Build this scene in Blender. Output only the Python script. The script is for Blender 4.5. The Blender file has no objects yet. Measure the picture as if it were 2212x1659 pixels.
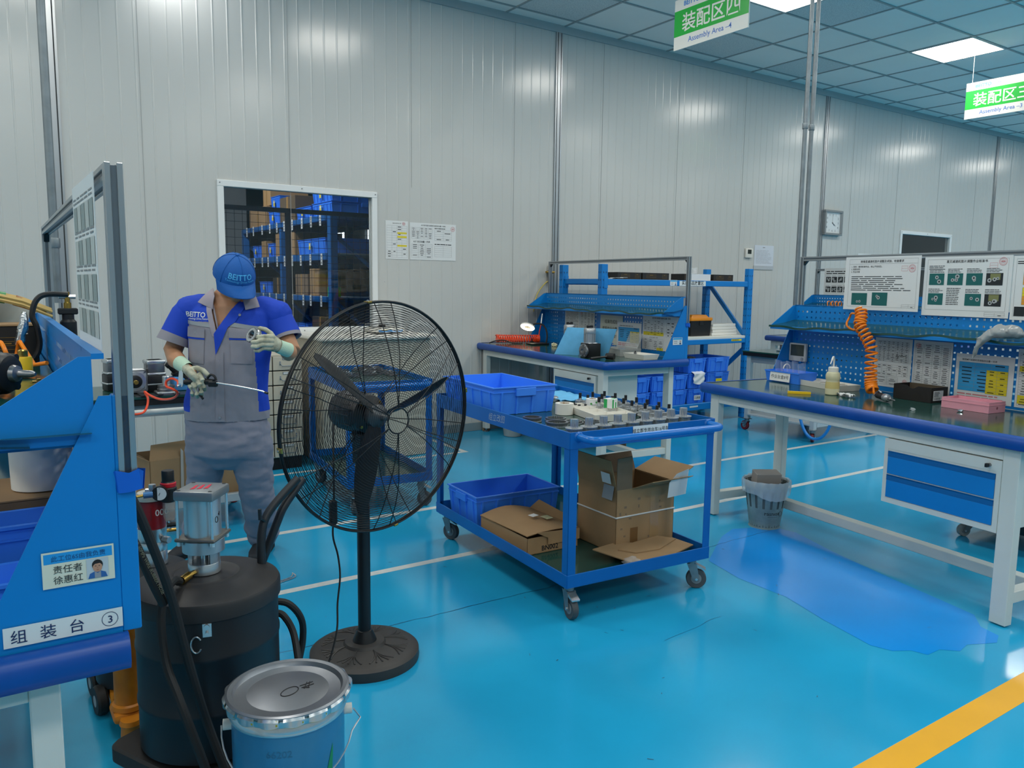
import bpy, bmesh, math, random
from mathutils import Vector, Matrix
from math import sin, cos, pi, radians
random.seed(7)
S = bpy.context.scene
COL = S.collection

# ---------------------------------------------------------------- camera, world, exposure
def setup_camera():
    f, yaw, pitch, roll = 1705.05, radians(34.08968), radians(-7.16097), radians(.73713)
    F = Vector((sin(yaw)*cos(pitch), cos(yaw)*cos(pitch), sin(pitch)))
    r = Vector((cos(yaw), -sin(yaw), 0)); u = r.cross(F)
    R = r*cos(roll) + u*sin(roll); U = -r*sin(roll) + u*cos(roll)
    cd = bpy.data.cameras.new('camera'); cd.sensor_fit = 'HORIZONTAL'; cd.sensor_width = 36
    cd.lens = f/2212*36; cd.clip_start = .05; cd.clip_end = 100
    co = bpy.data.objects.new('camera', cd); COL.objects.link(co)
    m = Matrix(((R.x, U.x, -F.x, 0), (R.y, U.y, -F.y, 0), (R.z, U.z, -F.z, 1.5), (0, 0, 0, 1)))
    co.matrix_world = m
    S.camera = co
setup_camera()
wd = bpy.data.worlds.new('world'); S.world = wd; wd.use_nodes = True
wd.node_tree.nodes['Background'].inputs[0].default_value = (.75, .85, 1, 1)
wd.node_tree.nodes['Background'].inputs[1].default_value = .6
S.view_settings.view_transform = 'Standard'; S.view_settings.look = 'None'
S.view_settings.gamma = 1; S.view_settings.use_curve_mapping = False
S.view_settings.exposure = 1.0
LAMP = 11.0          # radiance of the ceiling panels
S.cycles.use_denoising = True
S.cycles.max_bounces = 7; S.cycles.diffuse_bounces = 4; S.cycles.glossy_bounces = 4
S.cycles.sample_clamp_indirect = 6

# ---------------------------------------------------------------- materials
def lin(h):
    if isinstance(h, str):
        h = h.lstrip('#'); c = [int(h[i:i+2], 16)/255 for i in (0, 2, 4)]
    else: c = list(h)
    return [(x/12.92 if x <= .04045 else ((x+.055)/1.055)**2.4) for x in c] + [1]
MATS = {}
def mat(name, col, rough=.5, metal=0, noise=0, nscale=8, bump=0, bscale=60, spec=.5, trans=0, ior=1.45, alpha=1, emit=0, coat=0, col2=None, stretch=None):
    if name in MATS: return MATS[name]
    m = bpy.data.materials.new(name); m.use_nodes = True
    nt = m.node_tree; b = nt.nodes['Principled BSDF']
    c = lin(col)
    b.inputs['Base Color'].default_value = c
    b.inputs['Roughness'].default_value = rough
    b.inputs['Metallic'].default_value = metal
    b.inputs['Specular IOR Level'].default_value = spec
    b.inputs['IOR'].default_value = ior
    b.inputs['Transmission Weight'].default_value = trans
    b.inputs['Alpha'].default_value = alpha
    b.inputs['Coat Weight'].default_value = coat
    if emit:
        b.inputs['Emission Color'].default_value = c; b.inputs['Emission Strength'].default_value = emit
    if noise or bump:
        tc = nt.nodes.new('ShaderNodeTexCoord'); src = tc.outputs['Object']
        if stretch:
            mp = nt.nodes.new('ShaderNodeMapping'); mp.inputs['Scale'].default_value = stretch
            nt.links.new(src, mp.inputs[0]); src = mp.outputs[0]
    if noise:
        n = nt.nodes.new('ShaderNodeTexNoise'); n.inputs['Scale'].default_value = nscale; n.inputs['Detail'].default_value = 4
        nt.links.new(src, n.inputs['Vector'])
        r = nt.nodes.new('ShaderNodeValToRGB'); r.color_ramp.elements[0].position = .3; r.color_ramp.elements[1].position = .7
        c2 = lin(col2) if col2 else [min(1, x*(1-noise)) for x in c[:3]]+[1]
        r.color_ramp.elements[0].color = c2; r.color_ramp.elements[1].color = c
        nt.links.new(n.outputs['Fac'], r.inputs[0]); nt.links.new(r.outputs[0], b.inputs['Base Color'])
    if bump:
        n2 = nt.nodes.new('ShaderNodeTexNoise'); n2.inputs['Scale'].default_value = bscale; n2.inputs['Detail'].default_value = 3
        nt.links.new(src, n2.inputs['Vector'])
        bp = nt.nodes.new('ShaderNodeBump'); bp.inputs['Strength'].default_value = bump; bp.inputs['Distance'].default_value = .004
        nt.links.new(n2.outputs['Fac'], bp.inputs['Height']); nt.links.new(bp.outputs[0], b.inputs['Normal'])
    MATS[name] = m
    return m

WHITE = mat('white paper', '#dcdedd', .6)
INK = mat('black ink', '#1b1b1e', .6)
GREYINK = mat('grey print', '#8a8c8e', .7)
REDINK = mat('red stamp ink', '#cf7d80', .6)
YEL = mat('yellow print', '#e3cf1e', .6)
ORG = mat('orange print', '#e39a2a', .6)
CYAN = mat('blue print', '#2f9fd8', .6)
BLUE = mat('blue powder coat', '#0a7ecb', .38, noise=.08, nscale=3)
CARTB = mat('cart blue paint', '#0b64b4', .32, noise=.12, nscale=5)
EDGE = mat('dark blue rubber edging', '#0d4a9c', .38, noise=.12, nscale=12)
MATG = mat('dark green bench mat', '#1f4a44', .13, noise=.25, nscale=3, bump=.08, bscale=9)
OFFW = mat('off white frame paint', '#d3d6d0', .45, noise=.05, nscale=4)
CRATE = mat('blue crate plastic', '#3a86f5', .42, noise=.06, nscale=6)
CARD = mat('brown cardboard', '#a58560', .8, noise=.12, nscale=7, bump=.1, bscale=40)
CARDD = mat('dark cardboard', '#86705a', .8, noise=.18, nscale=7)
BLACK = mat('black plastic', '#17181a', .45)
BLACKM = mat('black painted metal', '#1c1e21', .38, noise=.1, nscale=9)
RUB = mat('black rubber', '#1b1c1d', .6)
STEEL = mat('machined steel', '#cfd1d2', .27, .85)
DSTEEL = mat('dark steel', '#86878a', .3, .85)
ALU = mat('aluminium profile', '#a9adb0', .35, .85)
ALUC = mat('cast aluminium', '#b4b7ba', .38, .8)
ZINC = mat('galvanised steel', '#8f979b', .42, .75, noise=.25, nscale=14)
BRASS = mat('brass', '#b5924a', .3, 1)
WPLAS = mat('white plastic', '#dedbd2', .4)
CREAM = mat('beige cabinet paint', '#bdb7a6', .42, noise=.04, nscale=3)
CLEAR = mat('clear film', '#e8edf0', .15, alpha=.28)
ORANGE = mat('orange hose', '#f08519', .32)
RED = mat('red hose', '#ee4a22', .3)
YPLAS = mat('yellow plastic', '#e5bb1d', .4)
TAPEB = mat('blue tape', '#1560c8', .35)
GREY = mat('grey paint', '#8d9499', .45)
PADB = mat('light blue cloth', '#63b0dc', .75, noise=.08, nscale=25, bump=.3, bscale=25)

# ---------------------------------------------------------------- geometry helper
class G:
    def __init__(s): s.v = []; s.f = []; s.m = []; s.mats = []
    def mi(s, m):
        if m not in s.mats: s.mats.append(m)
        return s.mats.index(m)
    def add(s, vs, fs, m, M=None):
        o = len(s.v)
        s.v += [tuple(M @ Vector(v)) for v in vs] if M is not None else [tuple(v) for v in vs]
        s.f += [tuple(i+o for i in f) for f in fs]
        s.m += [s.mi(m)]*len(fs)
        return s
    def box(s, x0, x1, y0, y1, z0, z1, m, bev=0, seg=1, M=None):
        if x0 > x1: x0, x1 = x1, x0
        if y0 > y1: y0, y1 = y1, y0
        if z0 > z1: z0, z1 = z1, z0
        if not bev:
            vs = [(x, y, z) for z in (z0, z1) for y in (y0, y1) for x in (x0, x1)]
            return s.add(vs, [(0,2,3,1),(4,5,7,6),(0,1,5,4),(2,6,7,3),(0,4,6,2),(1,3,7,5)], m, M)
        bm = bmesh.new(); bmesh.ops.create_cube(bm, size=1)
        bmesh.ops.scale(bm, vec=(x1-x0, y1-y0, z1-z0), verts=bm.verts)
        bmesh.ops.translate(bm, vec=((x0+x1)/2, (y0+y1)/2, (z0+z1)/2), verts=bm.verts)
        bmesh.ops.bevel(bm, geom=bm.edges[:], offset=bev, segments=seg, affect='EDGES', profile=.5)
        return s.bm(bm, m, M)
    def bm(s, bm, m, M=None):
        bm.verts.index_update()
        s.add([v.co[:] for v in bm.verts], [[v.index for v in f.verts] for f in bm.faces], m, M); bm.free(); return s
    def ring(s, c, ax, r, n, e1=None):
        ax = Vector(ax).normalized()
        if e1 is None:
            e1 = ax.cross(Vector((0, 0, 1)))
            if e1.length < 1e-3: e1 = Vector((1, 0, 0))
        e1 = e1.normalized(); e2 = ax.cross(e1)
        return [Vector(c) + (e1*cos(2*pi*i/n) + e2*sin(2*pi*i/n))*r for i in range(n)]
    def cyl(s, p0, p1, r0, m, r1=None, n=20, caps=True, M=None):
        p0, p1 = Vector(p0), Vector(p1); r1 = r0 if r1 is None else r1
        a = s.ring(p0, p1-p0, r0, n); b = s.ring(p1, p1-p0, r1, n)
        fs = [(i, (i+1) % n, n+(i+1) % n, n+i) for i in range(n)]
        if caps: fs += [tuple(range(n))[::-1], tuple(range(n, 2*n))]
        return s.add(a+b, fs, m, M)
    def lathe(s, prof, m, o=(0, 0, 0), ax=(0, 0, 1), n=32, M=None, capt=True, capb=True):
        o = Vector(o); ax = Vector(ax).normalized(); vs = []; fs = []
        for r, z in prof: vs += s.ring(o+ax*z, ax, max(r, 1e-5), n)
        k = len(prof)
        for j in range(k-1):
            for i in range(n): fs.append((j*n+i, j*n+(i+1) % n, (j+1)*n+(i+1) % n, (j+1)*n+i))
        if capb: fs.append(tuple(range(n))[::-1])
        if capt: fs.append(tuple(range((k-1)*n, k*n)))
        return s.add(vs, fs, m, M)
    def tube(s, pts, r, m, n=8, closed=False, M=None, caps=True):
        P = [Vector(p) for p in pts]; k = len(P); vs = []; fs = []
        rr = r if isinstance(r, (list, tuple)) else [r]*k
        e = None
        for i in range(k):
            if closed: t = P[(i+1) % k]-P[i-1]
            else: t = P[min(i+1, k-1)]-P[max(i-1, 0)]
            t.normalize()
            if e is None:
                e = t.cross(Vector((0, 0, 1)))
                if e.length < 1e-3: e = t.cross(Vector((1, 0, 0)))
            e = (e - t*e.dot(t))
            if e.length < 1e-6: e = t.orthogonal()
            e.normalize(); e2 = t.cross(e)
            vs += [P[i] + (e*cos(2*pi*j/n)+e2*sin(2*pi*j/n))*rr[i] for j in range(n)]
        kk = k if closed else k-1
        for i in range(kk):
            a, b = i*n, ((i+1) % k)*n
            for j in range(n): fs.append((a+j, a+(j+1) % n, b+(j+1) % n, b+j))
        if not closed and caps: fs += [tuple(range(n))[::-1], tuple(range((k-1)*n, k*n))]
        return s.add(vs, fs, m, M)
    def prism(s, poly, o, u, v, w, m, M=None):      # polygon in the u,v plane at o, thickness vector w
        o, u, v, w = map(Vector, (o, u, v, w)); n = len(poly)
        a = [o+u*p[0]+v*p[1] for p in poly]; b = [p+w for p in a]
        fs = [tuple(range(n))[::-1], tuple(range(n, 2*n))] + [(i, (i+1) % n, n+(i+1) % n, n+i) for i in range(n)]
        return s.add(a+b, fs, m, M)
    def quad(s, o, u, v, m, M=None):
        o, u, v = map(Vector, (o, u, v))
        return s.add([o, o+u, o+u+v, o+v], [(0, 1, 2, 3)], m, M)
    def loft(s, rings, m, M=None, caps=True):
        n = len(rings[0]); vs = [p for r in rings for p in r]; fs = []
        for j in range(len(rings)-1):
            for i in range(n): fs.append((j*n+i, j*n+(i+1) % n, (j+1)*n+(i+1) % n, (j+1)*n+i))
        if caps: fs += [tuple(range(n))[::-1], tuple(range((len(rings)-1)*n, len(rings)*n))]
        return s.add(vs, fs, m, M)
    def text(s, txt, o, u, v, size, m, align='LEFT', off=0.0, lift=0.0006, shear=0):
        o, u, v = Vector(o), Vector(u).normalized(), Vector(v).normalized(); w = u.cross(v)
        vs, fs, wd = text_geo(txt, off)
        dx = 0 if align == 'LEFT' else (-wd/2 if align == 'CENTER' else -wd)
        return s.add([o+u*((x+dx+y*shear)*size)+v*(y*size)+w*lift for x, y in vs], fs, m)
    def build(s, name, parent=None, sharp=35, smooth=True):
        me = bpy.data.meshes.new(name); me.from_pydata(s.v, [], s.f)
        for m in s.mats: me.materials.append(m)
        me.polygons.foreach_set('material_index', s.m)
        if smooth:
            me.polygons.foreach_set('use_smooth', [True]*len(s.f)); me.set_sharp_from_angle(angle=radians(sharp))
        me.update()
        o = bpy.data.objects.new(name, me); COL.objects.link(o)
        if parent is not None: o.parent = parent
        return o
_T = {}
def text_geo(txt, off=0.0):
    k = (txt, off)
    if k not in _T:
        c = bpy.data.curves.new('lettering', 'FONT'); c.body = txt; c.resolution_u = 2; c.offset = off; c.fill_mode = 'FRONT'
        o = bpy.data.objects.new('lettering', c); COL.objects.link(o)
        dg = bpy.context.evaluated_depsgraph_get(); me = bpy.data.meshes.new_from_object(o.evaluated_get(dg))
        vs = [(v.co.x, v.co.y) for v in me.vertices]; fs = [tuple(p.vertices) for p in me.polygons]
        wd = max([v[0] for v in vs]+[.01])
        bpy.data.objects.remove(o); bpy.data.curves.remove(c); bpy.data.meshes.remove(me)
        _T[k] = (vs, fs, wd)
    return _T[k]

# ---------------------------------------------------------------- scene-graph helpers
def tag(o, label, cat, group=None, kind=None):
    o['label'] = label; o['category'] = cat
    if group: o['group'] = group
    if kind: o['kind'] = kind
    return o
def thing(name, label, cat, loc=(0, 0, 0), rz=0, group=None, rot=None):
    o = bpy.data.objects.new(name, None); COL.objects.link(o); o.empty_display_size = .1
    o.location = loc; o.rotation_euler = rot if rot else (0, 0, rz)
    return tag(o, label, cat, group)
def solo(g, name, label, cat, loc=(0, 0, 0), rz=0, group=None, rot=None, **k):
    o = g.build(name, **k); o.location = loc; o.rotation_euler = rot if rot else (0, 0, rz)
    return tag(o, label, cat, group)
def struct(g, name, label=None, **k):
    o = g.build(name, **k); o['kind'] = 'structure'
    if label: o['label'] = label
    return o
def kids(o): return [c for c in COL.objects if c.parent == o]
def copy_tree(o, loc, rz=0, label=None, group=None, rot=None):
    c = o.copy(); COL.objects.link(c); c.location = loc; c.rotation_euler = rot if rot else (0, 0, rz)
    if label: c['label'] = label
    if group: c['group'] = group
    for ch in list(o.children):
        d = ch.copy(); COL.objects.link(d); d.parent = c
        for g in list(ch.children):
            e = g.copy(); COL.objects.link(e); e.parent = d
    return c
class Fr:                                    # a bench's own floor frame: s across its depth, t along its length
    def __init__(f, x, y, a): f.x, f.y, f.a = x, y, a
    def p(f, s, t, z): return (f.x+s*cos(f.a)-t*sin(f.a), f.y+s*sin(f.a)+t*cos(f.a), z)
# ================================================================ the setting
WY, CZ = 6.87, 4.178
X0, X1, Y0 = -6.0, 21.0, -7.0
WALLM = mat('grey white wall panel', '#c6c6c2', .2, noise=.03, nscale=.7, spec=.55)
FLOORM = mat('blue epoxy floor', '#22a3d2', .15, noise=.14, nscale=1.6, bump=.05, bscale=7, spec=.5)
PATCHM = mat('repainted blue floor patch', '#0d92ea', .14, noise=.08, nscale=3)
LINEM = mat('white floor line paint', '#d5d9d6', .3, noise=.15, nscale=30)
YLINE = mat('yellow floor line paint', '#eeae25', .3, noise=.06, nscale=6)
CRACK = mat('floor crack', '#0d4766', .5)
SCUFF = mat('dark scuff', '#2b5a70', .5)
def floor():
    g = G()
    g.quad((X0, Y0, 0), (X1-X0, 0, 0), (0, WY+9-Y0, 0), FLOORM)
    def strip(x0, x1, y0, y1, m, z=.0006): g.quad((x0, y0, z), (x1-x0, 0, 0), (0, y1-y0, 0), m)
    strip(X0, 7.6, 3.645, 3.697, LINEM)
    strip(X0, 9.0, 4.555, 4.607, LINEM)
    strip(1.3, 3.6, 6.0, 6.05, LINEM); strip(3.55, 3.6, 6.05, 6.7, LINEM)
    strip(X0, X1, 1.205, 1.313, YLINE)
    # repainted patch beside the right bench
    P = [(3.84,3.19),(3.66,3.12),(3.47,3.0),(3.27,2.87),(3.2,2.6),(3.2,2.31),(3.12,2.05),(3.06,1.78),(3.09,1.7),(3.16,1.66),(3.18,1.6),(3.27,1.6),(3.33,1.545),(3.42,1.56),(3.5,1.52),(3.55,1.5),(3.63,1.53),(3.66,1.62),(3.77,1.7),(3.82,1.9),(3.9,2.24),(4.0,2.6),(4.12,2.93),(4.1,3.05),(4.0,3.13)]
    g.add([(x, y, .0009) for x, y in P], [tuple(range(len(P)))[::-1]], PATCHM)
    # cracks and scuffs
    rnd = random.Random(3)
    def crack(x0, y0, x1, y1, k, w=.0022):
        a = []; b = []
        for i in range(k+1):
            t = i/k; x = x0+(x1-x0)*t; y = y0+(y1-y0)*t+rnd.uniform(-.006, .006)
            a.append((x, y-w*rnd.uniform(.3, 1), .0011)); b.append((x, y+w*rnd.uniform(.3, 1), .0011))
        g.add(a+b, [(i, i+1, k+2+i, k+1+i) for i in range(k)], CRACK)
    crack(.9, 3.05, 3.1, 3.02, 40); crack(3.1, 3.02, 4.1, 3.05, 20); crack(2.35, 2.28, 2.75, 2.33, 8, .001)
    for i in range(46):
        x = rnd.uniform(1.2, 4.6); y = rnd.uniform(1.4, 4.4); a = rnd.uniform(0, 3.1); l = rnd.uniform(.004, .022); w = rnd.uniform(.0015, .004)
        u = Vector((cos(a), sin(a), 0)); v = Vector((-sin(a), cos(a), 0))
        g.quad(Vector((x, y, .0013)), u*l, v*w, SCUFF)
    struct(g, 'floor')
floor()

def ceiling():
    tile = mat('ceiling tile', '#f0ece6', .8, noise=.03, nscale=2)
    bar = mat('ceiling grid bar', '#9a9f9f', .5)
    vent = mat('perforated ceiling tile', '#e0e1de', .7, noise=.3, nscale=90, col2='#b9bdbd')
    g = G(); g.quad((X0, Y0, CZ), (0, WY-Y0, 0), (X1-X0, 0, 0), tile)
    dx, dy, ox, oy = .7353, .7102, 7.452, 5.251
    i0 = math.floor((X0-ox)/dx)+1
    for i in range(i0, int((X1-ox)/dx)+1): g.box(ox+i*dx-.011, ox+i*dx+.011, Y0, WY, CZ-.008, CZ, bar)
    for j in range(-17, 3): g.box(X0, X1, oy+j*dy-.011, oy+j*dy+.011, CZ-.009, CZ, bar)
    for i, j in ((-1, -1), (-4, 1), (-1, 1), (1, 1), (-6, -3), (6, 0)):
        x, y = ox+i*dx, oy+j*dy; y1 = min(y+dy, WY-.02)
        g.quad((x+.015, y+.015, CZ-.002), (0, y1-y-.03, 0), (dx-.03, 0, 0), vent)
    struct(g, 'ceiling')
ceiling()

WIN1 = (1.744, 3.062, 1.10, 2.277); WIN2 = (11.84, 13.24, 1.15, 2.352)
def wall_back():
    g = G(); xs = [X0]; k = X0
    prof = []                                   # (x, y) of the panel face with its fine vertical ribs
    x = X0
    while x < X1:
        d = .0028
        prof += [(x, 0), (x+.010, 0), (x+.015, -d), (x+.021, -d), (x+.026, 0)]
        x += .1164
    extra = [WIN1[0], WIN1[1], WIN2[0], WIN2[1]]
    pts = sorted(set(prof + [(e, 0) for e in extra]))
    for (xa, ya), (xb, yb) in zip(pts, pts[1:]):
        spans = [(0, CZ)]
        for w in (WIN1, WIN2):
            if xa >= w[0]-1e-6 and xb <= w[1]+1e-6: spans = [(0, w[2]), (w[3], CZ)]
        for z0, z1 in spans: g.add([(xa, WY+ya, z0), (xb, WY+yb, z0), (xb, WY+yb, z1), (xa, WY+ya, z1)], [(0, 1, 2, 3)], WALLM)
    for w in (WIN1, WIN2):                      # reveals
        a, b, z0, z1 = w
        g.quad((a, WY, z0), (0, 0, z1-z0), (0, .06, 0), OFFW); g.quad((b, WY, z0), (0, .06, 0), (0, 0, z1-z0), OFFW)
        g.quad((a, WY, z0), (0, .06, 0), (b-a, 0, 0), OFFW); g.quad((a, WY, z1), (b-a, 0, 0), (0, .06, 0), OFFW)
    seam = mat('panel seam', '#a2a4a2', .5)
    x = .566-1.1644*5
    while x < X1:                               # panel seams
        if not (WIN1[0] < x < WIN1[1] or WIN2[0] < x < WIN2[1]): g.box(x+.578-.0015, x+.578+.0015, WY-.003, WY, 0.09, CZ, seam)
        else: g.box(x+.578-.0015, x+.578+.0015, WY-.003, WY, 2.4, CZ, seam)
        x += 1.1644
    rnd = random.Random(5)
    for i in range(30):
        x = rnd.uniform(.5, 9); z = rnd.uniform(.5, 2.6)
        if WIN1[0]-.1 < x < WIN1[1]+.1 and z > .95: continue
        g.box(x, x+.008, WY-.0035, WY-.003, z, z+.006, seam)
    struct(g, 'wall_back', smooth=False)
    for n, x in enumerate((.553, 5.185, 9.80, 14.58)):   # aluminium joint profiles
        g = G(); dark = mat('joint shadow gap', '#3e4345', .6)
        for a, b, m in ((-.042, -.026, ALU), (-.026, -.017, dark), (-.017, .017, ALU), (.017, .026, dark), (.026, .042, ALU)):
            g.box(x+a, x+b, WY-(.016 if m is ALU else .008), WY+.001, 0.09, CZ, m)
        struct(g, 'trim_%d' % (n+1))
    g = G(); g.box(X0, X1, WY-.02, WY, CZ-.075, CZ, mat('cornice strip', '#a6acad', .45)); struct(g, 'trim_5')
    g = G(); g.box(X0, X1, WY-.014, WY, 0, .085, mat('grey skirting', '#7f9096', .5), .003); struct(g, 'baseboard_back')
wall_back()
def other_walls():
    for nm, o, u, v in (('wall_left', (X0, Y0, 0), (0, WY-Y0, 0), (0, 0, CZ)), ('wall_right', (X1, WY, 0), (0, Y0-WY, 0), (0, 0, CZ)), ('wall_front', (X1, Y0, 0), (X0-X1, 0, 0), (0, 0, CZ))):
        g = G(); g.quad(o, u, v, WALLM); struct(g, nm)
other_walls()

def window(n, w, gap):
    a, b, z0, z1 = w; fm = mat('white window frame', '#e2e4e3', .35)
    fr = thing('window_%d' % n, '', 'window', (0, WY, 0)); del fr['label']; del fr['category']; fr['kind'] = 'structure'
    g = G(); t = .052
    g.box(a-t, b+t, -.02, .0, z1, z1+t, fm, .003); g.box(a-t, b+t, -.02, .0, z0-t, z0, fm, .003)
    g.box(a-t, a, -.019, .0, z0, z1, fm, .003); g.box(b, b+t, -.019, .0, z0, z1, fm, .003)
    for x in (a-t*.6, (a+b)/2, b+t*.6):
        for z in (z1+t*.55, z0-t*.5): g.cyl((x, -.024, z), (x, -.019, z), .005, DSTEEL, n=8)
    o = g.build('window_frame', fr)
    g = G(); g.box(a, b, .018, .024, z0, z1, mat('window glass', '#e4ecf0', .02, trans=1, ior=1.45, spec=.35)); g.build('pane', fr)
window(1, WIN1, 0); window(2, WIN2, 0)

# ---------------------------------------------------------------- ceiling light panels
def ceiling_lights():
    dx, dy = .7353, .7102
    em = mat('lit panel diffuser', (1, .98, .94), .5, emit=LAMP); fr = mat('light panel rim', '#e9e9e6', .4)
    first = None
    for r, yc in enumerate((4.896, 2.055, -.786, -3.6)):
        for i in range(-5, 5):
            xc = 9.29 + i*2.9412
            if not (X0+.5 < xc < X1-.5): continue
            if first is None:
                t = thing('ceiling_light', '', 'ceiling light', (xc, yc, CZ), 0, 'square light panels in the ceiling grid')
                g = G(); a, b = dx/2-.012, dy/2-.012
                g.box(-a, a, -b, -b+.014, -.011, -.001, fr); g.box(-a, a, b-.014, b, -.011, -.001, fr)
                g.box(-a, -a+.014, -b+.014, b-.014, -.011, -.001, fr); g.box(a-.014, a, -b+.014, b-.014, -.011, -.001, fr)
                g.build('rim', t)
                g = G(); g.quad((-a+.014, -b+.014, -.008), (0, 2*b-.028, 0), (2*a-.028, 0, 0), em); g.build('diffuser', t)
                first = t
            else: t = copy_tree(first, (xc, yc, CZ))
            if r == 0 and i == 0: t['label'] = 'lit square ceiling panel above the sign Assembly Area -3'; del t['group']
            elif r == 0 and i == -1: t['label'] = 'lit ceiling panel cut by the top edge beside the sign Assembly Area -4'; del t['group']
            else: t['label'] = 'lit square ceiling panel outside the camera view'
ceiling_lights()

# ---------------------------------------------------------------- hanging signs
def hanging_sign(x, y, num, cn):
    t = thing('hanging_sign', 'hanging green and white sign reading Assembly Area -%d in blue' % num, 'sign', (x, y, 3.47), 0, 'hanging area signs')
    W, H = .78, .40; wh = mat('white sign board', '#e4e3dc', .35); gr = mat('green sign band', '#2fae45', .3); bl = mat('blue sign lettering', '#3a6fc0', .4)
    lb = mat('light blue sign lettering', '#1c7fd0', .4)
    g = G(); g.box(-.006, .006, -W, 0, 0, H, wh)
    for sx in (-1, 1):                              # same print on both faces
        X = sx*.0064; u = Vector((0, sx, 0)); o = Vector((X, -W if sx > 0 else 0, 0)); v = Vector((0, 0, 1))
        g.quad(o+v*.105, u*W, v*.205, gr)
        g.text(cn, o+u*.39+v*.145, u, v, .155, wh, 'CENTER', .012)
        g.text('Assembly Area \u2013%d' % num, o+u*.39+v*.038, u, v, .062, bl, 'CENTER', .003)
        g.text('BEITTO', o+u*.10+v*.338, u, v, .052, lb, 'LEFT', .022); g.text('贝托', o+u*.30+v*.338, u, v, .042, bl, 'LEFT')
    g.build('board', t)
    for yy in (-.06, -W+.06): g = G(); g.cyl((0, yy, H), (0, yy, CZ-3.47), .0018, mat('pale cord', '#d8d8d4', .6), n=6); g.build('cord', t)
hanging_sign(5.0, 5.015, 4, '装配区四'); hanging_sign(9.644, 4.94, 3, '装配区三')
# ================================================================ workbenches
def pegboard(g, s, t0, t1, z0, z1, m, pitch=.0385, hole=.0115, skip=None):
    n = int((t1-t0-.02)/pitch); k = int((z1-z0-.02)/pitch)
    a = t0+(t1-t0-n*pitch)/2; b = z0+(z1-z0-k*pitch)/2
    ts = [t0]; zs = [z0]
    for i in range(n):
        c = a+(i+.5)*pitch; ts += [c-hole/2, c+hole/2]
    for j in range(k):
        c = b+(j+.5)*pitch; zs += [c-hole/2, c+hole/2]
    ts.append(t1); zs.append(z1); N = len(ts); vs = [(s, t, z) for z in zs for t in ts]
    fs = [(j*N+i, j*N+i+1, (j+1)*N+i+1, (j+1)*N+i) for j in range(len(zs)-1) for i in range(N-1) if not (i % 2 and j % 2)]
    g.add(vs, fs, m)

def drawer_cabinet(root, t0, t1, z0, z1, s0, s1, lock_t):
    g = G(); g.box(s0+.002, s1, t0, t1, z0, z1, OFFW, .002)
    g.box(s0, s0+.004, t0, t0+.022, z0, z1, OFFW); g.box(s0, s0+.004, t1-.022, t1, z0, z1, OFFW)
    g.box(s0, s0+.004, t0+.022, t1-.022, z1-.052, z1, OFFW); g.box(s0, s0+.004, t0+.022, t1-.022, z0, z0+.026, OFFW)
    c = g.build('drawer_cabinet', root)
    h = (z1-.056-z0-.03)/2
    for k in range(2):
        a = z0+.03+k*h; b = a+h-.006
        g = G(); g.box(s0-.004, s0+.002, t0+.024, t1-.024, a, b-.028, BLUE, .0015)
        dk = mat('recessed drawer grip', '#0a5f9e', .4)
        g.prism([(0, 0), (.010, .004), (.010, .024), (0, .028)], (s0-.004, t0+.024, b-.028), (1, 0, 0), (0, 0, 1), (0, t1-t0-.048, 0), dk)
        g.box(s0-.004, s0+.002, t0+.024, t1-.024, b-.006, b, BLUE)
        g.build('drawer', c)
    g = G(); g.cyl((s0-.014, lock_t, z1-.027), (s0, lock_t, z1-.027), .009, DSTEEL, n=14); g.box(s0-.03, s0-.012, lock_t-.006, lock_t+.006, z1-.036, z1-.018, BLACK, .002)
    g.build('lock', c)

def id_plate(root, o, u, v, name='name_plate'):
    u = Vector(u); v = Vector(v); o = Vector(o); g = G()
    g.prism([(0, 0), (.1, 0), (.1, .06), (0, .06)], o, u, v, u.cross(v)*.0012, WHITE)
    o = o+u.cross(v)*.0014
    g.quad(o+u*.003+v*.043, u*.094, v*.014, CYAN)
    for k in range(2): g.quad(o+u*.012+v*(.012+.015*k), u*.036, v*.005, GREYINK)
    g.quad(o+u*.066+v*.004, u*.026, v*.037, mat('id photo backing', '#cfd6dc', .6))
    g.add([o+u*(.079+.006*cos(a))+v*(.027+.008*sin(a))+u.cross(v)*.0003 for a in [i*pi/5 for i in range(10)]], [tuple(range(10))], mat('photo skin', '#b98a70', .6))
    g.prism([(.069, .004), (.09, .004), (.086, .017), (.072, .017)], o, u, v, u.cross(v)*.0003, mat('photo clothes', '#27486e', .6))
    g.build(name, root)['label'] = 'white name plate with a small portrait photo'

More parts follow.
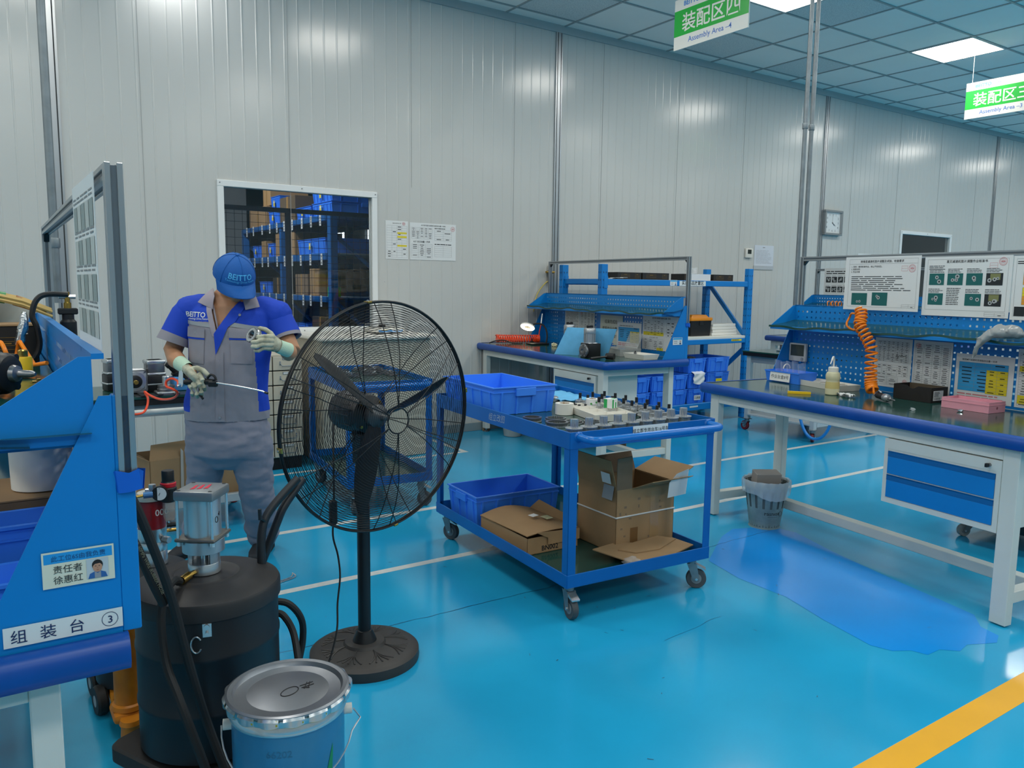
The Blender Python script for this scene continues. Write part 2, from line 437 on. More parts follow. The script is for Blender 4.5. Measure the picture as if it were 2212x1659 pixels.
def workbench(name, label, fr, L, D, zt, t_dir, peg, cab=None, lock=None, leg_back=.62, plate=True, seed=1, curl=.035, foot=True):
    """s runs 0..D from the worker's edge to the pegboard side; t runs from 0 to L*t_dir."""
    root = thing(name, label, 'workbench', (fr.x, fr.y, 0), fr.a)
    ta, tb = (0, L) if t_dir > 0 else (-L, 0)
    rnd = random.Random(seed)
    g = G(); g.box(.012, D, ta+.012, tb-.012, zt-.05, zt, MATG, .004); g.build('tabletop', root)
    # padded blue edge wrapping three sides
    g = G(); th = .062; z0, z1 = zt-th, zt+.004
    prof = [(.02, z1-.002), (.006, z1), (-.010, z1-.008), (-.016, z1-.024), (-.016, z0+.02), (-.008, z0+.004), (.01, z0)]
    def strip(path, nrm):
        rings = []
        for (s, t), (ns, nt) in zip(path, nrm):
            rings.append([(s-ns*p[0], t-nt*p[0], p[1]) for p in prof])
        n = len(prof)
        g.add([q for r in rings for q in r], [(j*n+i, j*n+i+1, (j+1)*n+i+1, (j+1)*n+i) for j in range(len(rings)-1) for i in range(n-1)], EDGE)
    path = [(D, ta, 0, -1)]; R = .03
    def corner(cs, ct, a0, a1): return [(cs+R*cos(a0+(a1-a0)*k/6), ct+R*sin(a0+(a1-a0)*k/6), cos(a0+(a1-a0)*k/6), sin(a0+(a1-a0)*k/6)) for k in range(7)]
    path += corner(R, ta+R, -pi/2, -pi) + corner(R, tb-R, pi, pi/2) + [(D, tb, 0, 1)]
    strip([(p[0], p[1]) for p in path], [(p[2], p[3]) for p in path])
    g.build('edge_trim', root, sharp=60)
    # steel underframe
    zf = zt-th-.002
    if True:
        for s in (.03, leg_back):
            for t, sg in ((ta+.07, 1), (tb-.07, -1)):
                g = G(); w = .075*sg
                g.box(s, s+.05, t, t+w, .035 if foot else .006, zf, OFFW, .003)
                lg = g.build('leg', root)
                if not foot: continue
                g = G(); g.cyl((s+.025, t+w/2, .012), (s+.025, t+w/2, .05), .008, STEEL, n=10); g.lathe([(.028, 0), (.028, .006), (.012, .018)], DSTEEL, (s+.025, t+w/2, 0), n=14); g.build('levelling_foot', lg)
        for t, sg in ((ta+.07, 1), (tb-.07, -1)):
            g = G(); g.box(.08, leg_back, t+.01*sg, t+.065*sg, .10, .155, OFFW, .003); g.build('side_stretcher', root)
        g = G(); g.box(leg_back*.57-.03, leg_back*.57+.035, ta+.135, tb-.135, .10, .155, OFFW, .003); g.build('long_stretcher', root)
    g = G()
    for s in (.032, leg_back+.01): g.box(s, s+.04, ta+.145, tb-.145, zf-.055, zf, OFFW, .002)
    for t, sg in ((ta+.07, 1), (tb-.07, -1)): g.box(.08, leg_back, t+.005*sg, t+.07*sg, zf-.055, zf, OFFW, .002)
    g.build('top_frame', root)
    if cab: drawer_cabinet(root, cab[0], cab[1], zf-.39, zf-.06, .028, .45, lock)
    # back structure
    g = G(); pegboard(g, peg, ta+.03, tb-.03, zt+.002, zt+.515, BLUE)
    g.box(peg, peg+.02, ta+.03, tb-.03, zt+.505, zt+.515, BLUE); g.build('pegboard', root)
    zs = zt+.352
    g = G(); g.box(peg-.22, peg-.002, ta+.03, tb-.03, zs, zs+.004, BLUE); g.box(peg-.224, peg-.218, ta+.03, tb-.03, zs, zs+.022, BLUE, .002)
    sh = g.build('shelf', root)
    g = G(); n = 60; vs = []
    ph = [rnd.uniform(0, 6) for _ in range(3)]
    for i in range(n+1):
        t = ta+.01+(tb-ta-.03)*i/n
        wv = .006*sin(t*9+ph[0])+.004*sin(t*23+ph[1])
        for s, z in ((peg-.006, zs+.024+curl), (peg-.1, zs+.024+curl*.45), (peg-.226+wv*.6, zs+.026+wv), (peg-.228+wv*.6, zs+.014+wv), (peg-.1, zs+.007)): vs.append((s, t, z))
    fs = []
    for i in range(n):
        a, b = i*5, i*5+5
        for k in range(4): fs.append((a+k, a+k+1, b+k+1, b+k))
    g.add(vs, fs, MATG); g.build('shelf_mat', sh)
    for t in (ta+.03, tb-.034):
        g = G(); g.prism([(peg, zt+.51), (peg-.02, zt+.51), (peg-.224, zs+.022), (peg-.224, zs), (peg, zs)], (0, t, 0), (1, 0, 0), (0, 0, 1), (0, .004, 0), BLUE); g.build('shelf_bracket', root)
        g = G(); g.prism([(peg+.028, zt+.44), (peg+.008, zt+.44), (peg-.205, zt), (peg+.028, zt)], (0, t-.006 if t < (ta+tb)/2 else t+.006, 0), (1, 0, 0), (0, 0, 1), (0, .004, 0), BLUE)
        q = t-.006 if t < (ta+tb)/2 else t+.006
        g.box(peg+.028, peg+.06, q-.0, q+.03*(1 if t < (ta+tb)/2 else -1), zt, zt+.44, BLUE, .002)
        g.build('side_panel', root)
    # aluminium sign frame
    def post(t):
        g = G(); s0 = peg+.034; w = .03
        g.box(s0+.004, s0+w-.004, t+.004, t+w-.004, zt+.29, zt+.84, mat('profile slot', '#6d7378', .5, .6))
        for a, b in ((0, 0), (w-.010, 0), (0, w-.010), (w-.010, w-.010)): g.box(s0+a, s0+a+.010, t+b, t+b+.010, zt+.29, zt+.845, ALU, .001)
        p = g.build('frame_post', root)
        g = G(); b = random.Random(seed+int(t*10)); vs = []
        for k in range(9):
            an = k/8*2*pi
            for z in (.265, .30): vs.append((s0+w/2+(.026+b.uniform(-.004, .006))*cos(an), t+w/2+(.026+b.uniform(-.004, .006))*sin(an), zt+z+b.uniform(-.006, .006)))
        g.add(vs, [(2*k, 2*k+2, 2*k+3, 2*k+1) for k in range(8)], TAPEB); g.build('blue_tape_wrap', p)
    post(ta+.02); post(tb-.05)
    g = G(); s0 = peg+.034
    g.box(s0+.004, s0+.026, ta+.05, tb-.05, zt+.819, zt+.841, mat('profile slot', '#6d7378', .5, .6))
    for a, b in ((0, 0), (.02, 0), (0, .02), (.02, .02)): g.box(s0+a, s0+a+.010, ta+.05, tb-.05, zt+.815+b, zt+.825+b, ALU, .001)
    g.build('frame_rail', root)
    for t, sg in ((ta+.05, 1), (tb-.05, -1)):
        g = G(); g.prism([(0, 0), (.028*sg, 0), (0, -.028)], (s0+.006, t, zt+.815), (0, 1, 0), (0, 0, 1), (.018, 0, 0), BLACK); g.build('corner_joint', root)
    if plate: id_plate(root, (peg-.105, (ta if t_dir > 0 else tb)+.022 if t_dir > 0 else ta, zt+.12), (1, 0, 0), (0, 0, 1))
    return root

RBF = Fr(3.947, 3.601, -.119); MBF = Fr(4.036, 4.663, -.085); LBF = Fr(-.585, 1.535, -.015)
RZ, MZ, LZ = .873, .906, .856
workbench('workbench', 'long workbench at the right with blue padded edge, white drawer box and instruction boards above', RBF, 2.13, .86, RZ, -1, .79, (-1.985, -1.39), -1.93, plate=False, foot=False)
workbench('workbench', 'workbench in the middle by the wall with ring lamp, gear motors and white drawer box', MBF, 2.23, .835, MZ, 1, .79, (.17, .80), .245, leg_back=.70, seed=4)
workbench('workbench', 'blue workbench cut by the left edge with a label reading 组装台 3', LBF, 2.13, .78, LZ, 1, .745, None, plate=False, seed=9, curl=.0)

# ---------------------------------------------------------------- sheets with printed content
def dash_lines(g, o, u, v, w, h, n, m=INK, rnd=None, th=.45, gap=True, lift=.0006):
    rnd = rnd or random.Random(1); st = h/n; nn = u.cross(v)*lift
    for i in range(n):
        y = h-(i+.5)*st; x = 0; end = w*rnd.uniform(.72, 1)
        while x < end:
            l = min(rnd.uniform(.08, .3)*w, end-x)
            g.quad(o+u*x+v*(y-st*th/2)+nn, u*l, v*(st*th), m); x += l+w*.025
def table(g, o, u, v, w, h, cols, rows, m=GREYINK, lw=.0011, fill=None, ink=INK, rnd=None, dens=.7):
    rnd = rnd or random.Random(2); nn = u.cross(v)*.0005
    if fill: g.quad(o+nn*.4, u*w, v*h, fill)
    for i in range(cols+1): g.quad(o+u*(w*i/cols-lw/2)+nn, u*lw, v*h, m)
    for j in range(rows+1): g.quad(o+v*(h*j/rows-lw/2)+nn, u*w, v*lw, m)
    for i in range(cols):
        for j in range(rows):
            if rnd.random() < dens:
                cw, ch = w/cols, h/rows; k = rnd.uniform(.3, .7)
                g.quad(o+u*(cw*(i+.5-k/2))+v*(ch*(j+.36))+nn, u*(cw*k), v*(ch*.28), ink)
def stamp(g, o, u, v, r):
    nn = u.cross(v)*.0007; n = 20
    for ra, rb in ((r, r*.9), (r*.35, r*.28)):
        g.add([o+u*(q*cos(2*pi*i/n))+v*(q*sin(2*pi*i/n))+nn for q in (ra, rb) for i in range(n)], [(i, (i+1) % n, n+(i+1) % n, n+i) for i in range(n)], REDINK)
    for i in range(14):
        a = i/14*2*pi; c = o+u*(r*.66*cos(a))+v*(r*.66*sin(a))+nn; g.quad(c-u*.0015-v*.0015, u*.003, v*.003, REDINK)
    g.quad(o-u*r*.5-v*r*.1+nn, u*r, v*r*.2, REDINK)
def sheet(name, label, cat, o, u, v, w, h, fn, group=None, th=.0012, curl=0, m=None):
    """a flat sheet with its own thickness whose lower-left corner is o; content is drawn by fn(g, o, u, v)"""
    u, v = Vector(u).normalized(), Vector(v).normalized(); o = Vector(o); g = G()
    t = thing(name, label, cat, o, group=group)
    z = Vector((0, 0, 0))
    g.prism([(0, 0), (w, 0), (w, h), (0, h)], z-u.cross(v)*th, u, v, u.cross(v)*th, m or WHITE)
    fn(g, z+u.cross(v)*.0002, u, v, w, h)
    b = g.build(name, None, smooth=False); b.location = o; tag(b, label, cat, group)
    bpy.data.objects.remove(t); b.name = name
    return b
TEAL = mat('photo teal background', '#17615f', .5); PGREY = mat('photo grey metal', '#b9bcbc', .4, .3); PDARK = mat('photo dark', '#20262a', .5); POLIVE = mat('photo olive panel', '#7d8053', .5)
def photo(g, o, u, v, w, h, kind, rnd):
    nn = u.cross(v)*.0006
    g.quad(o+nn, u*w, v*h, (TEAL, TEAL, PDARK, PDARK)[kind])
    nn = nn*1.6
    if kind == 2: g.quad(o+u*w*.25+v*h*.45+nn, u*w*.6, v*h*.5, POLIVE)
    for k in range(rnd.randint(2, 5) if kind < 3 else 6):
        cx, cy, r = rnd.uniform(.2, .8)*w, rnd.uniform(.25, .75)*h, rnd.uniform(.1, .2)*h
        n = 10
        g.add([o+u*(cx+r*cos(2*pi*i/n))+v*(cy+r*sin(2*pi*i/n))+nn*(1+.1*k) for i in range(n)], [tuple(range(n))], PGREY)
        g.add([o+u*(cx+r*.45*cos(2*pi*i/n))+v*(cy+r*.45*sin(2*pi*i/n))+nn*(1.06+.1*k) for i in range(n)], [tuple(range(n))], PDARK)

# boards hanging on the right bench's frame
def b_text(g, o, u, v, w, h):
    r = random.Random(11)
    table(g, o+u*.03+v*.02, u, v, w-.05, h-.035, 1, 1, dens=0)
    g.text('转角型减速机垫片调整及试验、检查要求', o+u*w*.5+v*(h-.036), u, v, .017, INK, 'CENTER', .01)
    g.quad(o+u*.03+v*(h-.045)+u.cross(v)*.0005, u*(w-.05), v*.0012, GREYINK)
    g.text('1. 目的：做到标准作业，防止不良发生。', o+u*.045+v*(h-.066), u, v, .013, INK, off=.006)
    g.text('2. 适用对象：', o+u*.045+v*(h-.082), u, v, .013, INK, off=.006)
    g.text('3. 作业手顺', o+u*.045+v*(h-.098), u, v, .013, INK, off=.006)
    dash_lines(g, o+u*.05+v*.118, u, v, w*.8, .095, 8, mat('text grey', '#55585a', .6), r, .42)
    photo(g, o+u*.06+v*.03, u, v, .115, .075, 0, r); photo(g, o+u*.21+v*.03, u, v, .11, .08, 1, r)
    stamp(g, o+u*(w-.055)+v*(h-.075), u, v, .023); table(g, o+u*(w-.125)+v*(h-.09), u, v, .04, .03, 1, 2, REDINK, ink=REDINK)
    table(g, o+u*(w-.11)+v*.02, u, v, .09, .02, 2, 2)
def b_photos(g, o, u, v, w, h):
    r = random.Random(12)
    table(g, o+u*.02+v*.035, u, v, w-.04, h-.05, 1, 1, dens=0)
    g.text('直交减速机垫片调整作业标准书', o+u*w*.5+v*(h-.034), u, v, .017, INK, 'CENTER', .01)
    dash_lines(g, o+u*.03+v*(h-.075), u, v, w*.22, .028, 3, mat('text grey', '#55585a', .6), r)
    for j in range(2):
        for i in range(4):
            x = .035+i*(w-.06)/4; y = .175 if j == 0 else .062
            if not (j == 1 and i == 1):
                photo(g, o+u*x+v*y, u, v, .092, .066, 2 if i == 3 else (0 if i != 2 else 1), r)
                dash_lines(g, o+u*x+v*(y+.069), u, v, .09, .025, 3, mat('text grey', '#55585a', .6), r)
            else: dash_lines(g, o+u*x+v*y, u, v, .088, .1, 10, mat('text grey', '#55585a', .6), r)
    stamp(g, o+u*(w-.05)+v*(h-.032), u, v, .022); table(g, o+u*(w-.12)+v*(h-.065), u, v, .042, .026, 1, 2, REDINK, ink=REDINK)
    table(g, o+u*(w-.13)+v*.008, u, v, .11, .02, 2, 2)
def b_colour(g, o, u, v, w, h):
    r = random.Random(13); table(g, o+u*.015+v*.02, u, v, w-.03, h-.035, 1, 1, dens=0)
    for y, m, k in ((.235, YEL, 3), (.185, ORG, 4), (.125, YEL, 3), (.08, ORG, 3)):
        table(g, o+u*.055+v*y, u, v, w-.08, .05 if k > 3 else .045, 4, k, fill=m)
    dash_lines(g, o+u*.02+v*(h-.045), u, v, w*.7, .02, 2, INK, r)
    g.quad(o+u*.02+v*.02+u.cross(v)*.0004, u*.055, v*.05, PDARK)
    g.prism([(.085, .038), (.12, .038), (.12, .026), (.145, .045), (.12, .064), (.12, .052), (.085, .052)], o, u, v, u.cross(v)*.0006, YEL)
def rb_boards():
    a = RBF.a; u = Vector((sin(a), -cos(a), 0)); v = Vector((0, 0, 1))      # t decreases to the viewer's right
    def at(t, z, s=.752): return RBF.p(s, t, z)
    tilt = Vector((-cos(a)*.10, -sin(a)*.10, 1)).normalized()
    sheet('instruction_board', 'laminated instruction board of printed text with two photos, left one on the right bench frame', 'board', at(-.46, 1.372, .76), u, v, .53, .33, b_text)
    sheet('instruction_board', 'laminated board of eight process photos in the middle of the right bench frame', 'board', at(-1.0, 1.355, .78), u, v, .505, .335, b_photos)
    sheet('instruction_board', 'laminated board with yellow and orange tables at the right picture edge', 'board', at(-1.512, 1.35, .78), u, v, .5, .335, b_colour)
    def grid_sheet(c, r, seed): 
        def f(g, o, u, v, w, h):
            rr = random.Random(seed)
            table(g, o+u*.02+v*(h*.52), u, v, w-.04, h*.42, c, r, rnd=rr, dens=.85)
            table(g, o+u*.02+v*(h*.24), u, v, w-.04, h*.22, c-1, 5, rnd=rr, dens=.5)
            table(g, o+u*.02+v*(h*.05), u, v, w*.6, h*.16, 2, 5, rnd=rr)
            stamp(g, o+u*(w-.035)+v*.04, u, v, .016)
            if seed == 1: g.tube([o+u*x+v*y+u.cross(v)*.0008 for x, y in ((.15, .19), (.158, .205), (.162, .18), (.175, .2), (.185, .196), (.19, .204), (.2, .195), (.215, .2))], .0014, INK, n=4)
        return f
    P = RBF; z0 = RZ+.02
    def ps(name, label, t, z, w, h, fn): sheet(name, label, 'poster', at(t, z, .786), u, v, w, h, fn)
    ps('table_sheet', 'sheet of dense tables beside the hanging orange coil on the right pegboard', -.70, .905, .255, .30, grid_sheet(7, 12, 1))
    def striped(g, o, u, v, w, h):
        r = random.Random(5); table(g, o+u*.012+v*.01, u, v, w-.024, h-.03, 4, 24, rnd=r, dens=.9)
        stamp(g, o+u*.03+v*(h-.03), u, v, .016)
    ps('table_sheet', 'tall narrow parts list sheet above the black box on the right bench', -.965, .895, .245, .31, striped)
    def colour(g, o, u, v, w, h):
        r = random.Random(6); g.text('使用MP1减速机润滑脂加注量一览表', o+u*.035+v*(h-.036), u, v, .0125, INK, off=.004)
        table(g, o+u*.02+v*.055, u, v, w-.05, h-.10, 3, 8, fill=CYAN, rnd=r); table(g, o+u*(w*.55)+v*.05+u.cross(v)*.0006, u, v, w*.36, h-.13, 2, 8, fill=YEL, rnd=r)
        dash_lines(g, o+u*.02+v*.015, u, v, w*.85, .03, 2, REDINK, r)
    ps('grease_chart', 'blue and yellow grease chart above the pink box on the right bench', -1.235, .89, .325, .26, colour)
    def strip(g, o, u, v, w, h):
        r = random.Random(8); table(g, o+u*.012+v*.01, u, v, w-.024, h-.03, 5, 20, rnd=r, dens=.9)
        g.quad(o+u*.012+v*.19+u.cross(v)*.0003, u*(w-.02), v*.03, YEL); g.quad(o+u*.012+v*.02+u.cross(v)*.0003, u*(w-.02), v*.045, YEL)
    ps('table_sheet', 'white and yellow table sheet at the right picture edge under the shelf', -1.575, .89, .3, .31, strip)
    u = Vector((sin(MBF.a), -cos(MBF.a), 0))
    def pm(name, label, t, z, w, h, fn, s=.784, m=None): sheet(name, label, 'poster', MBF.p(s, t, z), u, v, w, h, fn, m=m)
    pm('table_sheet', 'grey dense table sheet leftmost on the middle pegboard', 1.80, 1.0, .26, .265, grid_sheet(9, 14, 3))
    pm('table_sheet', 'parts list sheet second from the left on the middle pegboard', 1.535, .99, .255, .27, striped)
    def notice(g, o, u, v, w, h):
        for k, s in enumerate(('组装完成后,', '请将作业台整理.', '谢谢配合!')): g.text(s, o+u*w*.5+v*(h-.075-k*.065), u, v, .04, mat('notice ink', '#3d4038', .6), 'CENTER', .008)
    pm('tidy_up_notice', 'pale creased paper with three lines of large handwriting-like print on the middle pegboard', 1.185, .955, .35, .275, notice, m=mat('pale aged paper', '#d3d4c4', .6))
    pm('grease_chart', 'blue and yellow grease chart in the middle of the middle pegboard', .912, .945, .355, .23, colour, s=.782)
    def big(g, o, u, v, w, h):
        r = random.Random(15); g.text('直交系列减速机油脂加注量一览表', o+u*w*.5+v*(h-.025), u, v, .016, INK, 'CENTER', .01)
        table(g, o+u*.015+v*.155, u, v, .27, .10, 6, 7, rnd=r); g.quad(o+u*.015+v*.125+u.cross(v)*.0003, u*.27, v*.03, YEL); table(g, o+u*.015+v*.125, u, v, .27, .03, 6, 2, rnd=r)
        g.text('AST 加注油量 一览表', o+u*.1+v*.103, u, v, .012, INK); table(g, o+u*.015+v*.01, u, v, .27, .085, 4, 6, rnd=r); table(g, o+u*.32+v*.12, u, v, w-.34, .13, 3, 5, rnd=r)
        g.quad(o+u*.2+v*.0+u.cross(v)*.0003, u*.085, v*.022, YEL)
    pm('grease_chart', 'large white table sheet with a yellow band at the right end of the middle pegboard', .545, .955, .50, .295, big)
rb_boards()
# ================================================================ carts, crates, boxes
CTF = Fr(2.103, 2.651, -.065); C2F = Fr(1.914, 4.692, -.108)

def crate_mesh(L, W, H, ribs=True, lean=.02):
    """open stacking crate: x along L, y along W, base at z=0"""
    g = G(); a, b = L/2, W/2
    def rect(x, y, z): return [(-x, -y, z), (x, -y, z), (x, y, z), (-x, y, z)]
    rings = [rect(a-lean, b-lean, 0), rect(a-.008, b-.008, H-.03), rect(a-.004, b-.004, H-.03), rect(a-.004, b-.004, H-.026), rect(a-.008, b-.008, H-.026),
             rect(a-.008, b-.008, H-.006), rect(a, b, H-.006), rect(a, b, H), rect(a-.012, b-.012, H), rect(a-lean-.004, b-lean-.004, .006)]
    g.loft(rings, CRATE, caps=True)
    if ribs:
        for sx in (-1, 1):
            n = 4
            for k in range(n):
                y = (-.36+.72*k/(n-1))*W
                g.prism([(a-lean, 0), (a-lean+.008, 0), (a-.001, H-.028), (a-.009, H-.028)], (0, y-.005, 0), (sx, 0, 0), (0, 0, 1), (0, .01, 0), CRATE)
            g.box(sx*(a-.010), sx*(a+.006), -.06, .06, H-.05, H-.008, CRATE, .002)
        for sy in (-1, 1):
            n = 6
            for k in range(n):
                x = (-.42+.84*k/(n-1))*L
                g.prism([(b-lean, 0), (b-lean+.008, 0), (b-.001, H-.028), (b-.009, H-.028)], (x-.005, 0, 0), (0, sy, 0), (0, 0, 1), (.01, 0, 0), CRATE)
    return g
def crate(label, loc, rz, L=.6, W=.4, H=.145, group=None, plate=None, ribs=True, cname='plastic_crate'):
    g = crate_mesh(L, W, H, ribs)
    if plate:
        t = thing(cname, label, 'crate', loc, rz, group); g.build('shell', t)
        txt, side = plate
        q = G(); sx = side
        o = Vector((sx*(L/2-.002), -.05*sx, H*.22)); u = Vector((0, sx, 0)); v = Vector((0, 0, 1))
        q.prism([(0, 0), (.1, 0), (.1, .055), (0, .055)], o+u.cross(v)*.004, u, v, u.cross(v)*.001, WHITE if txt != 'y' else YEL)
        if txt != 'y': q.text(txt, o+u*.05+v*.017+u.cross(v)*.0052, u, v, .030, INK, 'CENTER', .01)
        q.build('label_card', t)
        return t
    return solo(g, cname, label, 'crate', loc, rz, group)

def caster(root, x, y, h, rz=0, wheel=.05, col=None, brake=True, name='caster'):
    M = Matrix.Translation((x, y, 0)) @ Matrix.Rotation(rz, 4, 'Z'); col = col or mat('grey rubber tyre', '#4a4d50', .55)
    off = .025
    g = G(); g.box(-.035, .035, -.035, .035, h-.006, h, ZINC, M=M); g.cyl((0, 0, h-.03), (0, 0, h-.006), .024, ZINC, n=16, M=M)
    for s in (-1, 1): g.prism([(-.024, h-.03), (.024, h-.03), (off+.016, wheel-.006), (off-.016, wheel-.006)], (0, s*.021-.0015, 0), (1, 0, 0), (0, 0, 1), (0, .003, 0), ZINC, M=M)
    g.cyl((off, -.027, wheel), (off, .027, wheel), .007, STEEL, n=10, M=M)
    if brake:
        g.prism([(.0, h-.045), (.07, h-.062), (.07, h-.056), (.02, h-.032)], (0, -.02, 0), (1, 0, 0), (0, 0, 1), (0, .04, 0), STEEL, M=M)
    c = g.build(name, root)
    g = G(); prof = [(wheel*.5, -.013), (wheel*.93, -.015), (wheel, -.010), (wheel, .010), (wheel*.93, .015), (wheel*.5, .013)]
    g.lathe(prof, col, o=(off, 0, wheel), ax=(0, 1, 0), n=28, M=M)
    g.lathe([(.004, -.017), (wheel*.52, -.0145), (wheel*.55, 0), (wheel*.52, .0145), (.004, .017)], mat('wheel hub', '#7f8487', .45), o=(off, 0, wheel), ax=(0, 1, 0), n=20, M=M)
    g.build('wheel', c)

def hand_cart(name, label, fr, D, L, zt, zb, zfloor, plate=None):
    root = thing(name, label, 'cart', (fr.x, fr.y, 0), fr.a)
    a = .045; th = .004
    for s, t, ss, st in ((0, 0, 1, 1), (D, 0, -1, 1), (0, L, 1, -1), (D, L, -1, -1)):
        g = G(); g.box(s, s+a*ss, t, t+th*st, zb, zt, CARTB, .0015); g.box(s, s+th*ss, t, t+a*st, zb, zt, CARTB, .0015); g.build('post', root)
    for nm, z0, z1, zf in (('top_tray', zt-.075, zt, zfloor), ('bottom_tray', zb, zb+.06, zb+.012)):
        g = G()
        g.box(-.003, th, 0, L, z0, z1, CARTB, .001); g.box(D-th, D+.003, 0, L, z0, z1, CARTB, .001)
        g.box(0, D, -.003, th, z0, z1, CARTB, .001); g.box(0, D, L-th, L+.003, z0, z1, CARTB, .001)
        tr = g.build(nm, root)
        g = G(); g.box(th, D-th, th, L-th, zf-.006, zf-.002, MATG); g.build('tray_mat', tr)
    g = G(); r = .017; z = zt-.024
    pts = [(.045, 0, z), (.045, -.06, z)]; R = .045
    for k in range(1, 7): an = pi+ (pi/2)*k/6; pts.append((.045+R+R*cos(an), -.06+R*sin(an), z))
    for k in range(0, 7): an = 1.5*pi+(pi/2)*k/6; pts.append((D-.045-R+R*cos(an), -.06+R*sin(an), z))
    pts += [(D-.045, 0, z)]
    g.tube(pts, r, mat('glossy blue handle paint', '#0d6cc0', .22), n=14)
    for s in (.045, D-.045): g.lathe([(.026, 0), (.020, .008)], CARTB, o=(s, -.002, z), ax=(0, -1, 0), n=14)
    g.build('push_handle', root)
    caster(root, .05, .055, zb, -pi/2-.12); caster(root, D-.06, .055, zb, -pi/2+.9); caster(root, .05, L-.05, zb, -pi/2+.5); caster(root, D-.05, L-.05, zb, -1.2)
    if plate:
        g = G(); o = Vector((.343, -.0045, zt-.042)); u = Vector((1, 0, 0)); v = Vector((0, 0, 1))
        g.prism([(0, 0), (.208, 0), (.208, .043), (0, .043)], o, u, v, (0, -.001, 0), WHITE)
        g.text(plate, o+Vector((.104, -.001, .013)), u, v, .0215, INK, 'CENTER', .008); g.build('number_plate', root)
        g = G(); g.text('组立改图', Vector((-.0035, .735, zt-.052)), (0, -1, .03), (0, .0, 1), .042, mat('chalk pen', '#b9c6cf', .7), off=-.012, shear=.15); g.build('chalk_writing', root)
    return root
CZF = .83
hand_cart('tool_cart', 'large blue two-tier cart in the middle of the floor carrying crates and gears', CTF, .854, 1.373, .866, .159, CZF, '组立部专用台车16号车')
hand_cart('tool_cart', 'smaller blue two-tier cart behind the fan with steel parts on top', C2F, .579, 1.02, .872, .18, .845)

crate('blue crate on the top tier of the large cart', CTF.p(.205, 1.01, CZF), CTF.a+pi/2, .60, .39, .145)
crate('blue crate on the bottom tier of the large cart', CTF.p(.30, 1.10, .171), CTF.a, .55, .36, .175)

# gears on the cart
def gear_ring(g, r, h, n, m, z=0, inner=None, depth=.0022, o=(0, 0)):
    vs = []; k = n*4
    for zz in (z, z+h):
        for i in range(k):
            rr = r if i % 4 in (1, 2) else r-depth
            a = 2*pi*i/k; vs.append((o[0]+rr*cos(a), o[1]+rr*sin(a), zz))
    fs = [(i, (i+1) % k, k+(i+1) % k, k+i) for i in range(k)]
    if inner is None: fs += [tuple(range(k))[::-1], tuple(range(k, 2*k))]
    else:
        for zz in (z, z+h): vs += [(o[0]+inner*cos(2*pi*i/k), o[1]+inner*sin(2*pi*i/k), zz) for i in range(k)]
        fs += [(2*k+i, 2*k+(i+1) % k, (i+1) % k, i) for i in range(k)] + [(k+i, k+(i+1) % k, 3*k+(i+1) % k, 3*k+i) for i in range(k)] + [(3*k+i, 3*k+(i+1) % k, 2*k+(i+1) % k, 2*k+i) for i in range(k)]
    g.add(vs, fs, m)
def shaft_gear(label, loc, group):
    t = thing('shaft_gear', label, 'gear', loc, group=group)
    g = G(); gear_ring(g, .036, .026, 26, STEEL, 0, depth=.004); g.cyl((0, 0, .026), (0, 0, .031), .041, STEEL, n=32); g.build('gear_disc', t, sharp=25)
    g = G(); gear_ring(g, .019, .040, 12, STEEL, .031, depth=.0034); g.build('pinion', t, sharp=25)
    return t
def carrier_gear(label, loc, group):
    t = thing('carrier_gear', label, 'gear', loc, group=group)
    g = G(); gear_ring(g, .030, .014, 26, DSTEEL, 0); g.cyl((0, 0, .014), (0, 0, .018), .041, STEEL, n=24)
    for k in range(3): a = k*2*pi/3; gear_ring(g, .016, .018, 14, STEEL, .018, o=(.021*cos(a), .021*sin(a)))
    g.build('planet_carrier', t, sharp=25)
    g = G(); g.cyl((0, 0, .018), (0, 0, .05), .009, STEEL, n=14); g.cyl((0, 0, .05), (0, 0, .078), .008, BLACKM, n=12); g.build('shaft', t)
    return t
GG = 'identical shaft gears in the front row of the cart'
proto = None
def drop_group(o):
    if 'group' in o.keys(): del o['group']
for k in range(9):
    loc = CTF.p(.10+k*.086, .115+k*.0045, CZF)
    if proto is None: o = proto = shaft_gear('', loc, GG)
    else: o = copy_tree(proto, loc, k*.7, group=GG)
    o['label'] = 'steel shaft gear with tall pinion inside the front row behind the cart handle'
    if k == 0: o['label'] = 'steel shaft gear at the left end of the front row, nearest the left front post'
    if k == 8: o['label'] = 'steel shaft gear at the right end of the front row near the cart handle end'
    if k == 8: drop_group(o)
drop_group(proto)
proto = None; rnd = random.Random(21)
for i in range(7):
    for j in range(3):
        loc = CTF.p(.60+j*.087+rnd.uniform(-.006, .006), .235+i*.092+rnd.uniform(-.006, .006), CZF)
        if j == 0 and i < 3: continue
        if proto is None: proto = carrier_gear('x', loc, 'planet carrier gears crowded behind the front row'); o = proto
        else: o = copy_tree(proto, loc, rnd.uniform(0, 6))
        o['label'] = 'planet gear carrier with dark upright shaft in the crowd along the right rim'
proto = None
names = ['ring gear nearest the crate, left of the pair behind the front row', 'large ring gear beside the white tape roll on the cart', 'large ring gear in front of the other rings near the left rim', 'smaller ring gear in front of the white parts tray', 'ring gear touching the white parts tray, right of the ring group']
